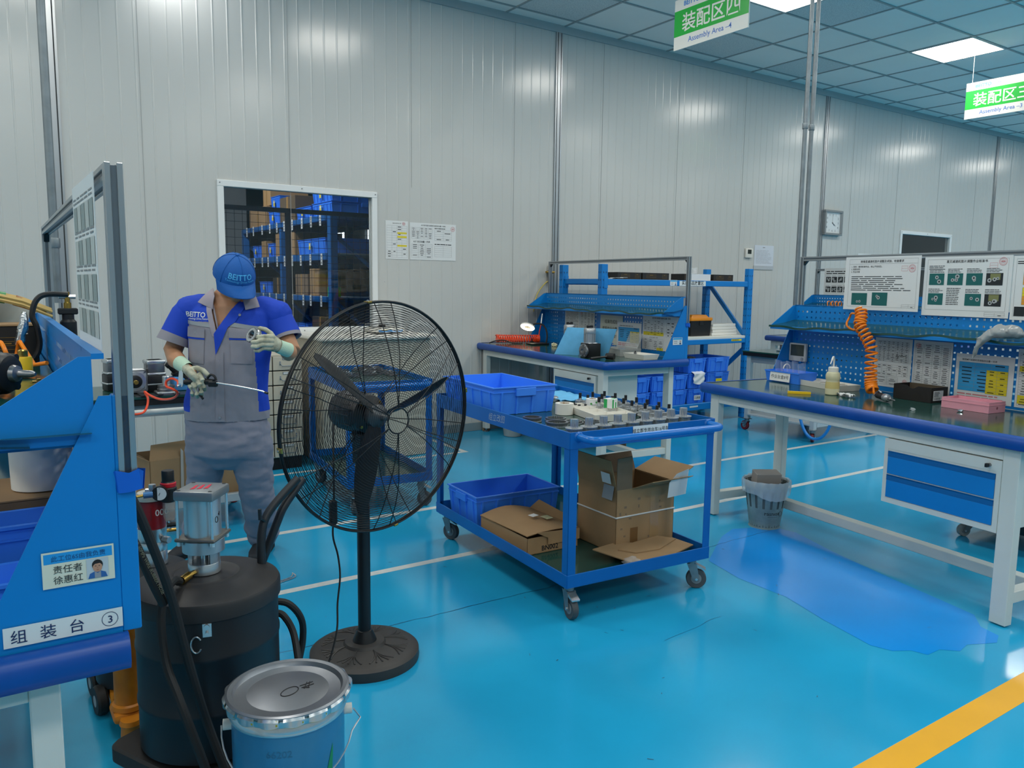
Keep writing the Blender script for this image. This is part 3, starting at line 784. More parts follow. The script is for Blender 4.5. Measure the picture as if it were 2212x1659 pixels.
for k, (s, t, r) in enumerate(((.115, .50, .045), (.235, .47, .052), (.15, .33, .052), (.265, .36, .044), (.345, .31, .044))):
    g = G(); gear_ring(g, r, .014, 44, DSTEEL, 0, inner=r-.007, depth=.001); g.lathe([(r+.003, .0), (r+.003, .006), (r-.001, .006)], STEEL, n=40, capt=False, capb=False)
    for q in range(30): a = q*pi/15; g.cyl(((r-.009)*cos(a), (r-.009)*sin(a), .001), ((r-.009)*cos(a), (r-.009)*sin(a), .013), .0025, STEEL, n=6)
    if k in (0, 2): 
        g.lathe([(r, .014), (r+.003, .016), (r+.003, .022), (r-.008, .022), (r-.008, .014)], DSTEEL, n=40, capt=False, capb=False)
    solo(g, 'ring_gear', 'dark steel '+names[k], 'gear', CTF.p(s, t, CZF), group=None)
for k, (s, t) in enumerate(((.60, 1.16), (.50, 1.20), (.575, 1.05))):
    g = G(); g.lathe([(.052, 0), (.052, .022), (.046, .026), (.020, .026), (.014, .024)], STEEL, n=36); g.cyl((0, 0, .02), (0, 0, .04), .009, BLACKM, n=12)
    solo(g, 'flange_disc', ['steel flange disc between the crate and the blue cloth', 'steel flange disc nearest the far rim behind the crate corner', 'steel flange disc behind the white tape roll'][k], 'gear', CTF.p(s, t, CZF))
def tape_roll(label, s, t, r, h, m, print_=False):
    g = G(); g.lathe([(r*.55, 0), (r, 0), (r, h), (r*.55, h), (r*.55, 0)], m, n=36, capt=False, capb=False)
    g.lathe([(r*.55, .0), (r*.55, h)], CARD, n=30, capt=False, capb=False)
    if print_:
        rr = random.Random(4)
        for k in range(16):
            a = rr.uniform(0, 6.28); z = rr.uniform(.01, h-.01); u = Vector((-sin(a), cos(a), 0)); v = Vector((0, 0, 1)); o = Vector((cos(a), sin(a), 0))*(r+.0005)+v*z
            g.add([o+u*(.006*cos(q*pi/4))+v*(.006*sin(q*pi/4)) for q in range(8)], [tuple(range(8))], mat('green print', '#3f9a4a', .6) if k % 3 else ORG)
    return solo(g, 'tape_roll', label, 'tape roll', CTF.p(s, t, CZF))
tape_roll('plain white tape roll on the cart beside the crate', .385, .615, .048, .058, WPLAS)
tape_roll('white tape roll with green and orange print on the cart', .60, .66, .036, .062, WHITE, True)
def green_box():
    t = thing('packing_box', 'small green and white printed box standing on the white parts tray', 'box', CTF.p(.60, .50, CZF+.034), .3)
    g = G(); g.box(-.026, .026, -.026, .026, 0, .05, WHITE, .002); gp = mat('green box print', '#24a052', .5)
    for s in (-1, 1):
        g.quad((-.026*s, s*-.0263, .002), (.014*s, 0, 0), (0, 0, .046), gp); g.quad((.002*s, s*-.0263, .002), (.01*s, 0, 0), (0, 0, .03), gp)
        g.quad((s*.0263, -.026*s, .002), (0, .02*s, 0), (0, 0, .046), gp)
    g.quad((-.024, -.02, .0502), (.048, 0, 0), (0, .012, 0), gp); g.build('carton', t)
green_box()
def parts_tray():
    t = thing('parts_tray', 'white compartment tray among the gears on the cart', 'tray', CTF.p(.525, .51, CZF), CTF.a-.18)
    a, b, h = .115, .20, .036; g = G()
    def rect(x, y, z): return [(-x, -y, z), (x, -y, z), (x, y, z), (-x, y, z)]
    g.loft([rect(a-.006, b-.006, 0), rect(a, b, h), rect(a-.003, b-.003, h), rect(a-.009, b-.009, .004)], WPLAS)
    for y in (-.1, 0, .1): g.box(-a+.006, a-.006, y-.0012, y+.0012, .004, h-.003, WPLAS)
    g.box(-.0012, .0012, -b+.006, b-.006, .004, h-.003, WPLAS); g.build('shell', t)
    g = G(); r = random.Random(2)
    for k in range(9): x, y = r.uniform(-.09, -.03), r.uniform(.11, .17); g.box(x, x+.016, y, y+.01, .004+.004*k, .012+.004*k, BLACKM, .002, M=Matrix.Rotation(r.uniform(-.4, .4), 4, 'Z'))
    q = g.build('black_clips', t); q['kind'] = 'stuff'
parts_tray()
def cloth():
    g = G(); r = random.Random(8); n, m = 14, 18; vs = []
    for i in range(n+1):
        for j in range(m+1): vs.append((-.12+.24*i/n+.006*sin(j*.9), -.19+.38*j/m+.006*sin(i*.7), .004+.005*sin(i*1.1+j*.4)+.003*sin(j*1.7)+.004))
    fs = [(i*(m+1)+j, (i+1)*(m+1)+j, (i+1)*(m+1)+j+1, i*(m+1)+j+1) for i in range(n) for j in range(m)]
    k = len(vs); vs += [(x, y, max(0, z-.005)) for x, y, z in vs]; fs2 = [tuple(k+q for q in f[::-1]) for f in fs]
    g.add(vs, fs+fs2, PADB); solo(g, 'wiping_cloth', 'light blue cloth spread at the far end of the large cart', 'cloth', CTF.p(.72, 1.16, CZF), CTF.a)
cloth()

# cardboard on the bottom tier
def flat_box():
    t = thing('cardboard_box', 'low cardboard box marked BN002 on the bottom tier of the cart', 'box', CTF.p(.20, .66, .171), CTF.a+.03)
    a, b, h = .155, .23, .085; g = G(); k = .003
    for x0, x1, y0, y1 in ((-a, a, -b, -b+k), (-a, a, b-k, b), (-a, -a+k, -b, b), (a-k, a, -b, b)): g.box(x0, x1, y0, y1, 0, h, CARD)
    g.box(-a, a, -b, b, 0, .003, CARD); g.text('BN002', (-.07, -b-.0005, .012), (1, 0, 0), (0, 0, 1), .036, INK, 'LEFT', .015); g.build('carton', t)
    g = G(); n = 10; vs = []
    for i in range(n+1):
        x = -a-.004+(2*a+.008)*i/n
        for j in range(n+1):
            y = -b-.004+(2*b+.008)*j/n; bow = .03*sin(pi*i/n)*(.4+.6*j/n)+.012*(1-j/n)
            vs.append((x, y, h+.003+bow))
    fs = [(i*(n+1)+j, (i+1)*(n+1)+j, (i+1)*(n+1)+j+1, i*(n+1)+j+1) for i in range(n) for j in range(n)]
    q = len(vs); g.add(vs+[(x, y, z-.003) for x, y, z in vs], fs+[tuple(q+e for e in f[::-1]) for f in fs], CARD)
    # front skirt, torn open at the left end, and a raised rear flap
    g.prism([(-a+.12, h-.045), (a+.005, h-.045), (a+.005, h+.012), (-a+.05, h+.025), (-a+.12, h-.01)], (0, -b-.005, 0), (1, 0, 0), (0, 0, 1), (0, -.003, 0), CARD)
    g.prism([(-b, h), (b, h), (b*.6, h+.07), (-b*.4, h+.055)], (a+.004, 0, 0), (0, 1, 0), (0, 0, 1), (.003, 0, 0), CARD)
    g.quad((-.01, -.06, h+.047), (.045, .012, 0), (-.01, .035, .002), WHITE); g.quad((.05, -.1, h+.036), (.05, .012, -.002), (-.008, .05, .004), mat('foil label', '#d8cf9a', .25, .3)); g.build('lid', t)
flat_box()
def big_box():
    t = thing('cardboard_box', 'large open cardboard box with white strap and raised flaps on the cart', 'box', CTF.p(.64, .40, .171), CTF.a+.04)
    a, b, h = .195, .155, .325; k = .004; g = G()
    for x0, x1, y0, y1 in ((-a, a, -b, -b+k), (-a, a, b-k, b), (-a, -a+k, -b, b), (a-k, a, -b, b)): g.box(x0, x1, y0, y1, 0, h, CARD)
    g.box(-a, a, -b, b, 0, .004, CARD)
    tp = mat('brown packing tape', '#7c5a36', .3); ct = mat('glossy clear tape', '#a4855e', .15)
    g.quad((-.10, -b-.0006, .0), (.05, 0, 0), (0, 0, .12), tp); g.quad((.03, -b-.0006, .03), (.06, 0, 0), (.0, 0, h-.05), ct)
    r = random.Random(6)
    for q in range(14): x, z = r.uniform(-a+.02, a-.04), r.uniform(.03, h-.05); g.quad((x, -b-.0004, z), (r.uniform(.005, .02), 0, 0), (0, 0, r.uniform(.005, .02)), CARDD)
    g.build('carton', t)
    def flap(o, u, v, nm, m=CARD):
        g = G(); u, v = Vector(u), Vector(v); o = Vector(o)
        g.prism([(0, 0), (1, 0), (.98, 1), (.04, .97)], o, u, v, u.cross(v).normalized()*.004, m); return g.build(nm, t)
    flap((-a, -b, h), (0, 2*b, 0), (-.035, 0, .155), 'flap')                       # left, standing
    flap((-a+.10, -b, h), (2*a-.10, 0, 0), (.03, -.105, .05), 'flap')              # front, folded outward
    flap((a, b, h), (0, -2*b, 0), (.14, 0, .06), 'flap')                           # right, out
    flap((-a, -b+.004, h), (.10, 0, 0), (-.02, -.02, .17), 'flap', CARDD)          # torn front corner standing up
    flap((-a, b, h), (2*a, 0, 0), (0, .03, .10), 'flap', CARDD)
    g = G(); e = .002
    pth = [(-a-e, -b-e), (a+e, -b-e), (a+e, b+e), (-a-e, b+e)]
    for (x0, y0), (x1, y1) in zip(pth, pth[1:]+pth[:1]): g.tube([(x0, y0, .185), (x1, y1, .185)], .004, WHITE, n=6)
    g.build('white_strap', t)
    g = G(); g.prism([(0, 0), (.115, 0), (.115, .135), (.04, .12), (.0, .08)], (.075, -b-.075, h-.055), (1, -.1, .08), (0, -.12, 1), (0, -.001, 0), WHITE)
    r = random.Random(9)
    g.tube([(.10+.01*i, -b-.078-.0013*i, h-.01+r.uniform(-.01, .02)) for i in range(8)], .0012, GREYINK, n=4); g.build('paper_note', t)
    g = G(); g.quad((-a-.02, -b+.02, h+.03), (0, .07, 0), (-.013, 0, .055), WHITE); g.quad((-a-.021, -b+.01, h-.05), (0, .08, 0), (.012, 0, .07), GREY); g.build('shipping_label', t)
big_box()
def cardboard_sheets():
    for k, (o, pts, lb) in enumerate((((.0, .0, 0), [(.31, .235), (.40, .035), (.60, .02), (.83, .085), (.79, .20), (.56, .22), (.47, .26)], 'flat torn cardboard sheet lying under another at the front of the cart bottom tier'),
                                      ((0, 0, .006), [(.42, .17), (.48, .11), (.62, .10), (.79, .17), (.72, .235), (.55, .215)], 'smaller cardboard piece on top of the flat sheet at the cart front'))):
        g = G(); g.prism(pts, (0, 0, o[2]), (1, 0, 0), (0, 1, .10), (0, 0, .005), CARD); x, y, z = CTF.p(0, 0, .193)
        solo(g, 'cardboard_sheet', lb, 'cardboard', (x, y, z), CTF.a)
    g = G(); r = random.Random(12); bm = bmesh.new(); bmesh.ops.create_icosphere(bm, subdivisions=3, radius=.05)
    for v in bm.verts: v.co *= r.uniform(.75, 1.1); v.co.z = max(v.co.z*.5+.02, 0)
    g.bm(bm, CLEAR); solo(g, 'plastic_scrap', 'crumpled clear plastic on the cart bottom tier by the front rail', 'plastic scrap', CTF.p(.42, .06, .172))
cardboard_sheets()
# parts on the small cart
proto = None; r = random.Random(30)
for k, (s, t) in enumerate(((.17, .98), (.19, .74), (.20, .5), (.44, .98), (.47, .86), (.46, .74), (.47, .5), (.37, .72), (.18, .86), (.46, .6), (.35, .88), (.15, .62), (.33, .58))):
    if proto is None:
        g = G(); g.prism([(-.05, -.02), (.02, -.03), (.06, -.005), (.05, .025), (-.03, .03)], (0, 0, 0), (1, 0, 0), (0, 1, 0), (0, 0, .012), DSTEEL); g.lathe([(.024, .012), (.024, .03), (.014, .03), (.014, .012)], DSTEEL, (-.01, 0, 0), n=16); g.box(.02, .045, -.012, .012, .012, .028, STEEL, .003)
        proto = solo(g, 'machined_bracket', 'small dark steel part in the jumble on the small cart behind the fan', 'machine part', C2F.p(s, t, .845), 0, 'loose steel parts on the small cart'); 
    else:
        c = proto.copy(); COL.objects.link(c); c.location = C2F.p(s, t, .845); c.rotation_euler = (0, 0, r.uniform(0, 6))

# ================================================================ pedestal fan
def fan():
    t = thing('pedestal_fan', 'black pedestal fan with round wire cage on a round base', 'fan', (1.215, 2.83, 0), 0)
    bm_ = mat('fan base plastic', '#3a3735', .5, noise=.1, nscale=12)
    g = G(); g.lathe([(.216, 0), (.218, .012), (.216, .038), (.205, .046), (.19, .048), (.17, .054), (.10, .062), (.085, .064), (.078, .074), (.03, .076)], bm_, n=64)
    for k in range(8):                          # embossed fan-leaf ornament
        a0 = k*pi/4
        for q in range(5):
            a = a0+(q-2)*.10; pts = []
            for i in range(7):
                rr = .085+.085*i/6; an = a0+(a-a0)*(i/6)**1.6*1.5; pts.append((rr*cos(an), rr*sin(an), .0650-.0125*(rr-.085)/.085+.0005))
            g.tube(pts, [.0025+.0018*i/6 for i in range(7)], bm_, n=5)
    g.build('base', t)
    g = G(); g.cyl((0, 0, .07), (0, 0, .86), .0255, BLACKM, n=24); g.build('pole', t)
    g = G(); g.lathe([(.048, .074), (.044, .085), (.030, .118), (.026, .12)], BLACK, n=28); g.build('pole_collar', t)
    z = 1.0; az = radians(166.4); ax = Vector((sin(az), cos(az), -.02)).normalized()   # facing direction
    side = Vector((0, 0, 1)).cross(ax).normalized(); up = ax.cross(side).normalized()
    O = Vector((0, 0, z))
    g = G(); g.box(-.03, .03, -.03, .03, .80, .93, BLACKM, .005, M=Matrix.Rotation(-az, 4, 'Z')); g.cyl(O+side*.05-up*.09, O-side*.05-up*.09, .012, DSTEEL, n=12)
    g.cyl(O+side*.035-up*.10, O+side*.085-up*.11, .011, BLACK, n=10); g.box(-.045, .045, -.02, .05, .885, .925, BLACKM, .004, M=Matrix.Rotation(-az, 4, 'Z')); g.build('tilt_bracket', t)
    C0 = O+ax*-.13
    g = G(); g.lathe([(.02, -.02), (.055, -.015), (.074, .01), (.080, .05), (.080, .15), (.074, .175), (.05, .19), (.02, .20)], BLACKM, o=C0, ax=ax, n=36); 
    for k in range(12): a = 2*pi*k/12; e = side*cos(a)+up*sin(a); g.tube([C0+ax*.02+e*.077, C0+ax*.15+e*.082], .0025, BLACKM, n=5)
    m = g.build('motor', t)
    g = G()
    for k in range(4): a = pi/4+pi/2*k; e = side*cos(a)+up*sin(a); g.cyl(C0+ax*.178+e*.062, C0+ax*.186+e*.062, .006, BRASS, n=10)
    g.build('brass_screws', m)['kind'] = 'stuff'
    cc = O+ax*.12                                # cage centre
    R = .435
    wire = mat('black cage wire', '#141517', .4)
    def prof_front(r): return .098*(1-(r/R)**2.6)
    def prof_back(r): return -.075*(1-(r/R)**2.6)
    for nm, pf, r0 in (('front_guard', prof_front, .048), ('rear_guard', prof_back, .085)):
        g = G(); N = 44
        for k in range(N):
            r = r0+(R-.004-r0)*k/(N-1)
            # wires slightly eccentric between spokes, like a spiral guard
            pts = [cc+ax*pf(r)+side*r*cos(2*pi*i/56)+up*r*sin(2*pi*i/56) for i in range(56)]
            g.tube(pts, .00105, wire, n=4, closed=True)
        g.build(nm, t)
        gd = t.children[-1] if t.children else None
        par = [c for c in COL.objects if c.parent == t and c.name.startswith(nm)][-1]
        for k in range(6):
            g = G()
            for dd in (-.09, .09):
                a = pi/6+k*pi/3+(.0 if nm == 'front_guard' else .26); pts = []
                for i in range(9):
                    r = r0+(R-r0)*i/8; an = a+dd*min(1, (i+1)/5)
                    pts.append(cc+ax*(pf(r)+.0015)+(side*cos(an)+up*sin(an))*r)
                g.tube(pts, .0019, wire, n=5)
            g.build('spoke', par)
    g = G()
    for dz in (-.006, .006): g.tube([cc+ax*dz+side*(R+.001)*cos(2*pi*i/96)+up*(R+.001)*sin(2*pi*i/96) for i in range(96)], .0042, wire, n=8, closed=True)
    rim = g.build('cage_rim', t)
    for k in range(4):
        g = G(); a = pi/2+.15+k*pi/2; e = side*cos(a)+up*sin(a); tt = -side*sin(a)+up*cos(a); c = cc+e*(R+.003)
        M = Matrix((( tt.x, ax.x, e.x, c.x), (tt.y, ax.y, e.y, c.y), (tt.z, ax.z, e.z, c.z), (0, 0, 0, 1)))
        g.box(-.009, .009, -.014, .014, -.003, .004, BRASS, .001, M=M); g.cyl((0, 0, .004), (0, 0, .008), .004, STEEL, n=8, M=M); g.build('rim_clip', rim)
    g = G(); g.tube([cc+ax*.098+side*.048*cos(2*pi*i/32)+up*.048*sin(2*pi*i/32) for i in range(32)], .003, wire, n=6, closed=True); g.build('centre_ring', t)
    g = G(); g.lathe([(.038, .06), (.045, .075), (.045, .10), (.030, .112), (.014, .125), (.012, .145), (.004, .15)], mat('grey fan hub', '#55585b', .3, .4), o=O+ax*.0, ax=ax, n=28); g.build('blade_hub', t)
    bl = mat('fan blade grey', '#26292c', .35, .3)
    for k in range(3):
        g = G(); a0 = pi/2+.74+k*2*pi/3; rows = []
        for i in range(9):
            r = .04+.335*i/8; ch = (.016+.026*sin(pi*min(1, i/8*.85+.12)))*(1 if i < 8 else .6); tw = .95-.35*i/8; an = a0+.10*(i/8)
            e = side*cos(an)+up*sin(an); tn = -side*sin(an)+up*cos(an); c = O+ax*.095+e*r
            d = (tn*cos(tw)+ax*sin(tw)); nn = e.cross(d)
            rows.append([c-d*ch+nn*.001, c+nn*.006, c+d*ch+nn*.001, c+d*ch-nn*.001, c+nn*.004, c-d*ch-nn*.001])
        g.loft(rows, bl); g.build('blade', t)
    g = G(); pts = [C0-ax*.02, C0-ax*.06+Vector((-.0, 0, -.05)), (-.10, .05, .80), (-.105, .04, .62), (-.115, .03, .52), (-.10, .02, .44), (-.10, .0, .36), (-.12, -.02, .26), (-.14, -.06, .17), (-.19, -.10, .07), (-.245, -.13, .012), (-.27, -.10, .008), (-.25, -.05, .008), (-.2, .02, .008)]
    P = [Vector(p) for p in pts]; sm = []
    for i in range(len(P)-1):
        for q in range(6):
            a, b, c, d = P[max(i-1, 0)], P[i], P[i+1], P[min(i+2, len(P)-1)]; x = q/6
            sm.append(.5*((2*b)+(c-a)*x+(2*a-5*b+4*c-d)*x*x+(3*b-a-3*c+d)*x**3))
    g.tube(sm, .0042, RUB, n=6); g.box(-.125, -.095, .025, .05, .56, .66, BLACK, .006); g.build('power_cord', t)
fan()
# ================================================================ left bench: signs and things on it
def smooth_path(pts, k=6):
    P = [Vector(p) for p in pts]; out = []
    for i in range(len(P)-1):
        a, b, c, d = P[max(i-1, 0)], P[i], P[i+1], P[min(i+2, len(P)-1)]
        for q in range(k):
            x = q/k; out.append(.5*((2*b)+(c-a)*x+(2*a-5*b+4*c-d)*x*x+(3*b-a-3*c+d)*x**3))
    return out+[P[-1]]
def coil(axis_pts, R, turns, n=14, phase=0, squash=None):
    """points of a helix whose axis follows axis_pts"""
    A = smooth_path(axis_pts, 12); out = []; N = turns*n; e = None
    for i in range(N+1):
        f = i/N*(len(A)-1); k = min(int(f), len(A)-2); x = f-k; c = A[k].lerp(A[k+1], x)
        t = (A[k+1]-A[k]).normalized()
        if e is None: e = t.orthogonal().normalized()
        e = (e-t*e.dot(t)).normalized(); e2 = t.cross(e); an = 2*pi*i/n+phase
        out.append(c+e*R*cos(an)+e2*R*sin(an))
    return out
def lb_signs():
    y = 1.5575
    t = thing('name_sign', 'white and blue name sign with a small portrait on the left bench side', 'sign', LBF.p(.651, .0218, .962), LBF.a)
    u, v = Vector((1, 0, 0)), Vector((0, 0, 1)); g = G(); o = Vector((0, 0, 0))
    g.prism([(0, 0), (.113, 0), (.113, .065), (0, .065)], o, u, v, (0, -.0012, 0), mat('cream card', '#d9d8c6', .5)); o = Vector((0, -.0014, 0))
    g.quad(o+u*.003+v*.044, u*.107, v*.018, mat('sign header blue', '#2192d6', .5)); ink = mat('dark sign ink', '#33383a', .6)
    g.text('此工位6S由我负责', o+u*.0565+v*.0485, u, v, .0108, mat('header ink', '#154f86', .6), 'CENTER', .004)
    g.text('责任者', o+u*.016+v*.0265, u, v, .0155, ink, 'LEFT', .002); g.text('徐惠红', o+u*.016+v*.0075, u, v, .0155, ink, 'LEFT', .002); g.build('card', t)
    g = G(); p = o+u*.068+v*.0065+Vector((0, -.0004, 0)); w, h = .035, .036; q = Vector((0, -.0003, 0))
    g.quad(p, u*w, v*h, mat('photo pale ground', '#b9c2c8', .5))
    sk = mat('photo skin', '#b98a70', .6); hr = mat('photo hair', '#1c1a19', .6)
    g.prism([(.002, 0), (.033, 0), (.030, .009), (.022, .0125), (.013, .0125), (.005, .009)], p+q*.5, u, v, q, mat('photo clothes blue', '#2c5f9e', .6))
    g.prism([(.0125, .0), (.0225, .0), (.0225, .0125), (.0175, .0085), (.0125, .0125)], p+q*1.7, u, v, q*.3, mat('photo collar grey', '#8f939a', .6))
    def ell(cx, cy, a, b, m, k): g.add([p+u*(cx+a*cos(i*pi/9))+v*(cy+b*sin(i*pi/9))+q*k for i in range(18)], [tuple(range(18))], m)
    ell(.0175, .024, .0088, .0098, hr, 2.0); ell(.0175, .0205, .0076, .0098, sk, 2.4)
    g.prism([(.0098, .0225), (.0135, .0262), (.0215, .0268), (.0252, .0228), (.0248, .0295), (.0178, .034), (.0105, .0295)], p+q*2.6, u, v, q*.2, hr)
    for cx in (.0146, .0204): ell(cx, .0222, .0013, .0006, hr, 3.2)
    ell(.0175, .0148, .0022, .0006, mat('photo lips', '#94584c', .6), 3.2); ell(.0175, .0186, .0009, .0014, mat('photo shade', '#a37660', .6), 3.2)
    g.build('portrait_photo', t)
    t = thing('number_sign', 'long white sign reading 组装台 3 on the left bench side', 'sign', LBF.p(.588, .0218, .869), LBF.a)
    g = G(); o = Vector((0, 0, 0)); g.prism([(0, 0), (.185, 0), (.185, .036), (0, .036)], o, u, v, (0, -.0012, 0), WHITE); o = Vector((0, -.0014, 0))
    ni = mat('navy sign ink', '#20305c', .6)
    for k, c in enumerate('组装台'): g.text(c, o+u*(.010+.044*k)+v*.008, u, v, .026, ni, 'LEFT', .004)
    c = o+u*.164+v*.018; n = 28
    g.add([c+u*(r*cos(2*pi*i/n))+v*(r*sin(2*pi*i/n))+Vector((0, -.0004, 0)) for r in (.0135, .0125) for i in range(n)], [(i, (i+1) % n, n+(i+1) % n, n+i) for i in range(n)], ni)
    g.text('3', c-v*.0068, u, v, .019, ni, 'CENTER', .008); g.build('sign_plate', t)
lb_signs()
def lb_board():
    def fn(g, o, u, v, w, h):
        r = random.Random(31)
        for j in range(4):
            for i in range(5):
                x, y = .02+i*(w-.03)/5, .025+j*(h-.05)/4
                g.quad(o+u*x+v*y+u.cross(v)*.0006, u*.06, v*.05, mat('photo faint', '#8f9a98', .6) if (i+j) % 2 else mat('photo pale', '#b7bcb8', .6)); dash_lines(g, o+u*x+v*(y+.054), u, v, .06, .016, 2, GREYINK, r)
    sheet('instruction_board', 'laminated sheet seen almost edge-on hanging in the left bench frame', 'board', LBF.p(.762, .44, LZ+.51), (0, -1, 0), (0, 0, 1), .36, .325, fn)
lb_board()
def lb_things():
    zs = LZ+.352+.0285                                    # shelf surface
    # black motor lying on the shelf, shaft towards the viewer's right
    t = thing('electric_motor', 'black round motor with pointed shaft lying on the left bench shelf', 'motor', (.045, 2.1, zs+.051), rot=(0, 0, radians(-38)))
    g = G(); g.lathe([(.02, -.11), (.046, -.10), (.05, -.085), (.05, -.02), (.047, -.015), (.047, .0), (.040, .012), (.022, .018)], BLACK, ax=(1, 0, 0), n=32)
    for k in range(4): a = pi/4+k*pi/2; g.cyl((-.012, .046*cos(a), .046*sin(a)), (.004, .046*cos(a), .046*sin(a)), .009, BLACK, n=10)
    g.build('motor_body', t); g = G(); g.lathe([(.021, .016), (.018, .028), (.009, .032), (.008, .062), (.004, .07)], DSTEEL, ax=(1, 0, 0), n=18); g.build('shaft', t)
    t = thing('grease_fitting', 'yellow cap-like tool with metal top standing on the left bench shelf', 'tool', (.095, 2.5, zs))
    g = G(); g.lathe([(.027, 0), (.027, .003), (.022, .005), (.022, .05), (.02, .054)], YPLAS, n=28); g.build('body', t); g = G(); g.lathe([(.012, .054), (.012, .07), (.009, .073)], BRASS, n=16); g.build('metal_top', t)
    for k, (x, y) in enumerate(((.105, 2.33), (.118, 2.38))):
        g = G(); g.cyl((0, 0, .003), (.008, .004, .003), .003, BRASS, n=8); g.lathe([(.005, 0), (.005, .002)], BRASS, n=8)
        solo(g, 'brass_screw', ['nearer of two tiny brass screws beside the yellow tool', 'farther of two tiny brass screws beside the yellow tool'][k], 'screw', (x, y, zs))
    g = G(); g.tube(coil([(-.20, 2.80, zs+.045), (-.05, 2.79, zs+.043), (.10, 2.78, zs+.043)], .033, 5, 18, .8)+[Vector((.13, 2.70, zs+.012)), Vector((.16, 2.66, zs+.02))], .0062, ORANGE, n=8)
    solo(g, 'coiled_air_hose', 'orange coiled air hose lying on the left bench shelf', 'hose')
    t = thing('carton', 'black carton with brown lid behind the orange coil on the left bench shelf', 'box', (.035, 2.98, zs), .02)
    g = G(); g.box(-.25, .12, -.06, .06, 0, .115, mat('black carton', '#1e1c1b', .55), .002)
    for k, (x, z) in enumerate(((-.08, .09), (-.08, .03), (.07, .09), (.07, .03), (-.02, .09))): g.quad((x, -.0604, z), (.022, 0, 0), (0, 0, .0025), WHITE)
    table(g, Vector((-.01, -.0604, .03)), Vector((1, 0, 0)), Vector((0, 0, 1)), .085, .05, 1, 4, m=mat('gold print', '#8a6a2c', .5), ink=mat('gold print', '#8a6a2c', .5)); g.build('carton_body', t)
    g = G(); g.box(-.252, .122, -.062, .062, .115, .122, CARD, .001); g.build('lid', t)
    # brushes bundled with green tape
    t = thing('brush_bundle', 'bundle of wooden brushes taped green resting across the black carton', 'brushes', (0, 0, 0))
    r = random.Random(14); g = G()
    for k in range(7):
        dy, dz = r.uniform(-.02, .02), r.uniform(-.012, .012)
        g.tube([(-.30, 2.95+dy, 1.470+dz), (.02, 2.955+dy*.8, 1.452+dz), (.12, 2.96+dy, 1.425+dz), (.20, 2.97+dy*1.4, 1.388+dz*1.3)], [.006, .007, .008, .005], mat('pale brush wood', '#c7a765', .5), n=6)
    q = g.build('brush_handles', t)
    g = G(); g.cyl((-.01, 2.955, 1.4535), (.075, 2.957, 1.439), .0185, mat('green tape', '#1f7a3f', .35), n=14); g.build('green_tape', t)
    g = G(); g.cyl((.10, 2.958, 1.432), (.185, 2.968, 1.395), .017, mat('stained bristle', '#c3a36f', .8, noise=.5, nscale=60, col2='#7a3b2c'), r1=.011, n=12); g.build('bristles', t)
    for k, x in enumerate((-.10, .0)): pass
    t = thing('grey_cloth', 'grey cloth hanging behind the brushes at the left edge', 'cloth', (0, 0, 0)); g = G(); n = 10; vs = []
    for j in range(7):
        for i in range(n+1): vs.append((-.05+.20*i/n-.015*j/6, 3.06+.012*sin(i*.9+j*.5), 1.44-.012*i/n-.09*j/6+.01*sin(i*.8)*(j/6)))
    fs = [(j*(n+1)+i, j*(n+1)+i+1, (j+1)*(n+1)+i+1, (j+1)*(n+1)+i) for j in range(6) for i in range(n)]
    k = len(vs); vs += [(x, y+.004, z) for x, y, z in vs]; g.add(vs, fs+[tuple(k+e for e in f[::-1]) for f in fs], mat('grey rag', '#9aa09d', .9)); o = g.build('cloth_sheet', t)
    # black handled clamp
    t = thing('hand_clamp', 'black handled clamp with silver foil standing beside the brushes on the left bench', 'clamp', (.14, 2.86, zs))
    g = G(); g.tube(smooth_path([(-.03, 0, .005), (.0, 0, .02), (.015, 0, .06), (.01, 0, .115), (.0, 0, .15), (.012, 0, .195), (.04, 0, .215), (.10, 0, .215)]), .0085, BLACK, n=8); g.build('handle', t)
    g = G(); r = random.Random(3); g.tube([(-.04+.004*i+r.uniform(-.004, .004), -.004, .06+.017*i) for i in range(7)], [.012, .014, .012, .015, .012, .011, .006], mat('silver foil', '#c9ccce', .2, 1, bump=.8, bscale=60), n=8); g.build('foil_wrap', t)
    t = thing('air_regulator', 'black air regulator with valve at the foot of the left pipe', 'regulator', (.30, 3.62, 1.33)); g = G()
    g.lathe([(.024, -.07), (.03, -.06), (.03, .0), (.022, .01), (.022, .03)], BLACK, n=20); g.box(-.035, .035, -.02, .02, .03, .055, BLACK, .004); g.build('regulator_body', t)
    g = G(); g.lathe([(.014, .055), (.014, .075), (.010, .08), (.010, .12)], BRASS, n=14); g.cyl((-.03, 0, .10), (.03, 0, .10), .009, STEEL, n=10); g.build('valve', t)
    g = G(); g.tube(smooth_path([(0, 0, -.06), (-.03, -.01, -.14), (-.06, .02, -.25)]), .006, RUB, n=6); g.build('hose_tail', t)
    # table top level: box, roll, bins, screwdriver
    t = thing('cardboard_box', 'brown cardboard box under the white roll on the left bench', 'box', (.02, 2.0, LZ+.001)); g = G(); g.box(-.16, .135, -.11, .11, 0, .185, CARDD, .002); g.box(-.16, .135, -.112, .112, .185, .188, CARD); g.build('carton_body', t)
    t = thing('film_roll', 'white plastic roll on the brown box on the left bench', 'roll', (.098, 1.985, LZ+.19)); g = G(); g.lathe([(.050, 0), (.060, .002), (.062, .10), (.057, .104), (.03, .104), (.03, .06)], mat('milky film', '#d9d9d6', .35), n=36, capt=False); g.build('roll', t)
    g = G(); g.tube(coil([(-.02, -.01, .108), (.0, -.01, .108), (.025, -.01, .108)], .018, 3, 14), .005, ORANGE, n=6); g.build('orange_tubing', t)
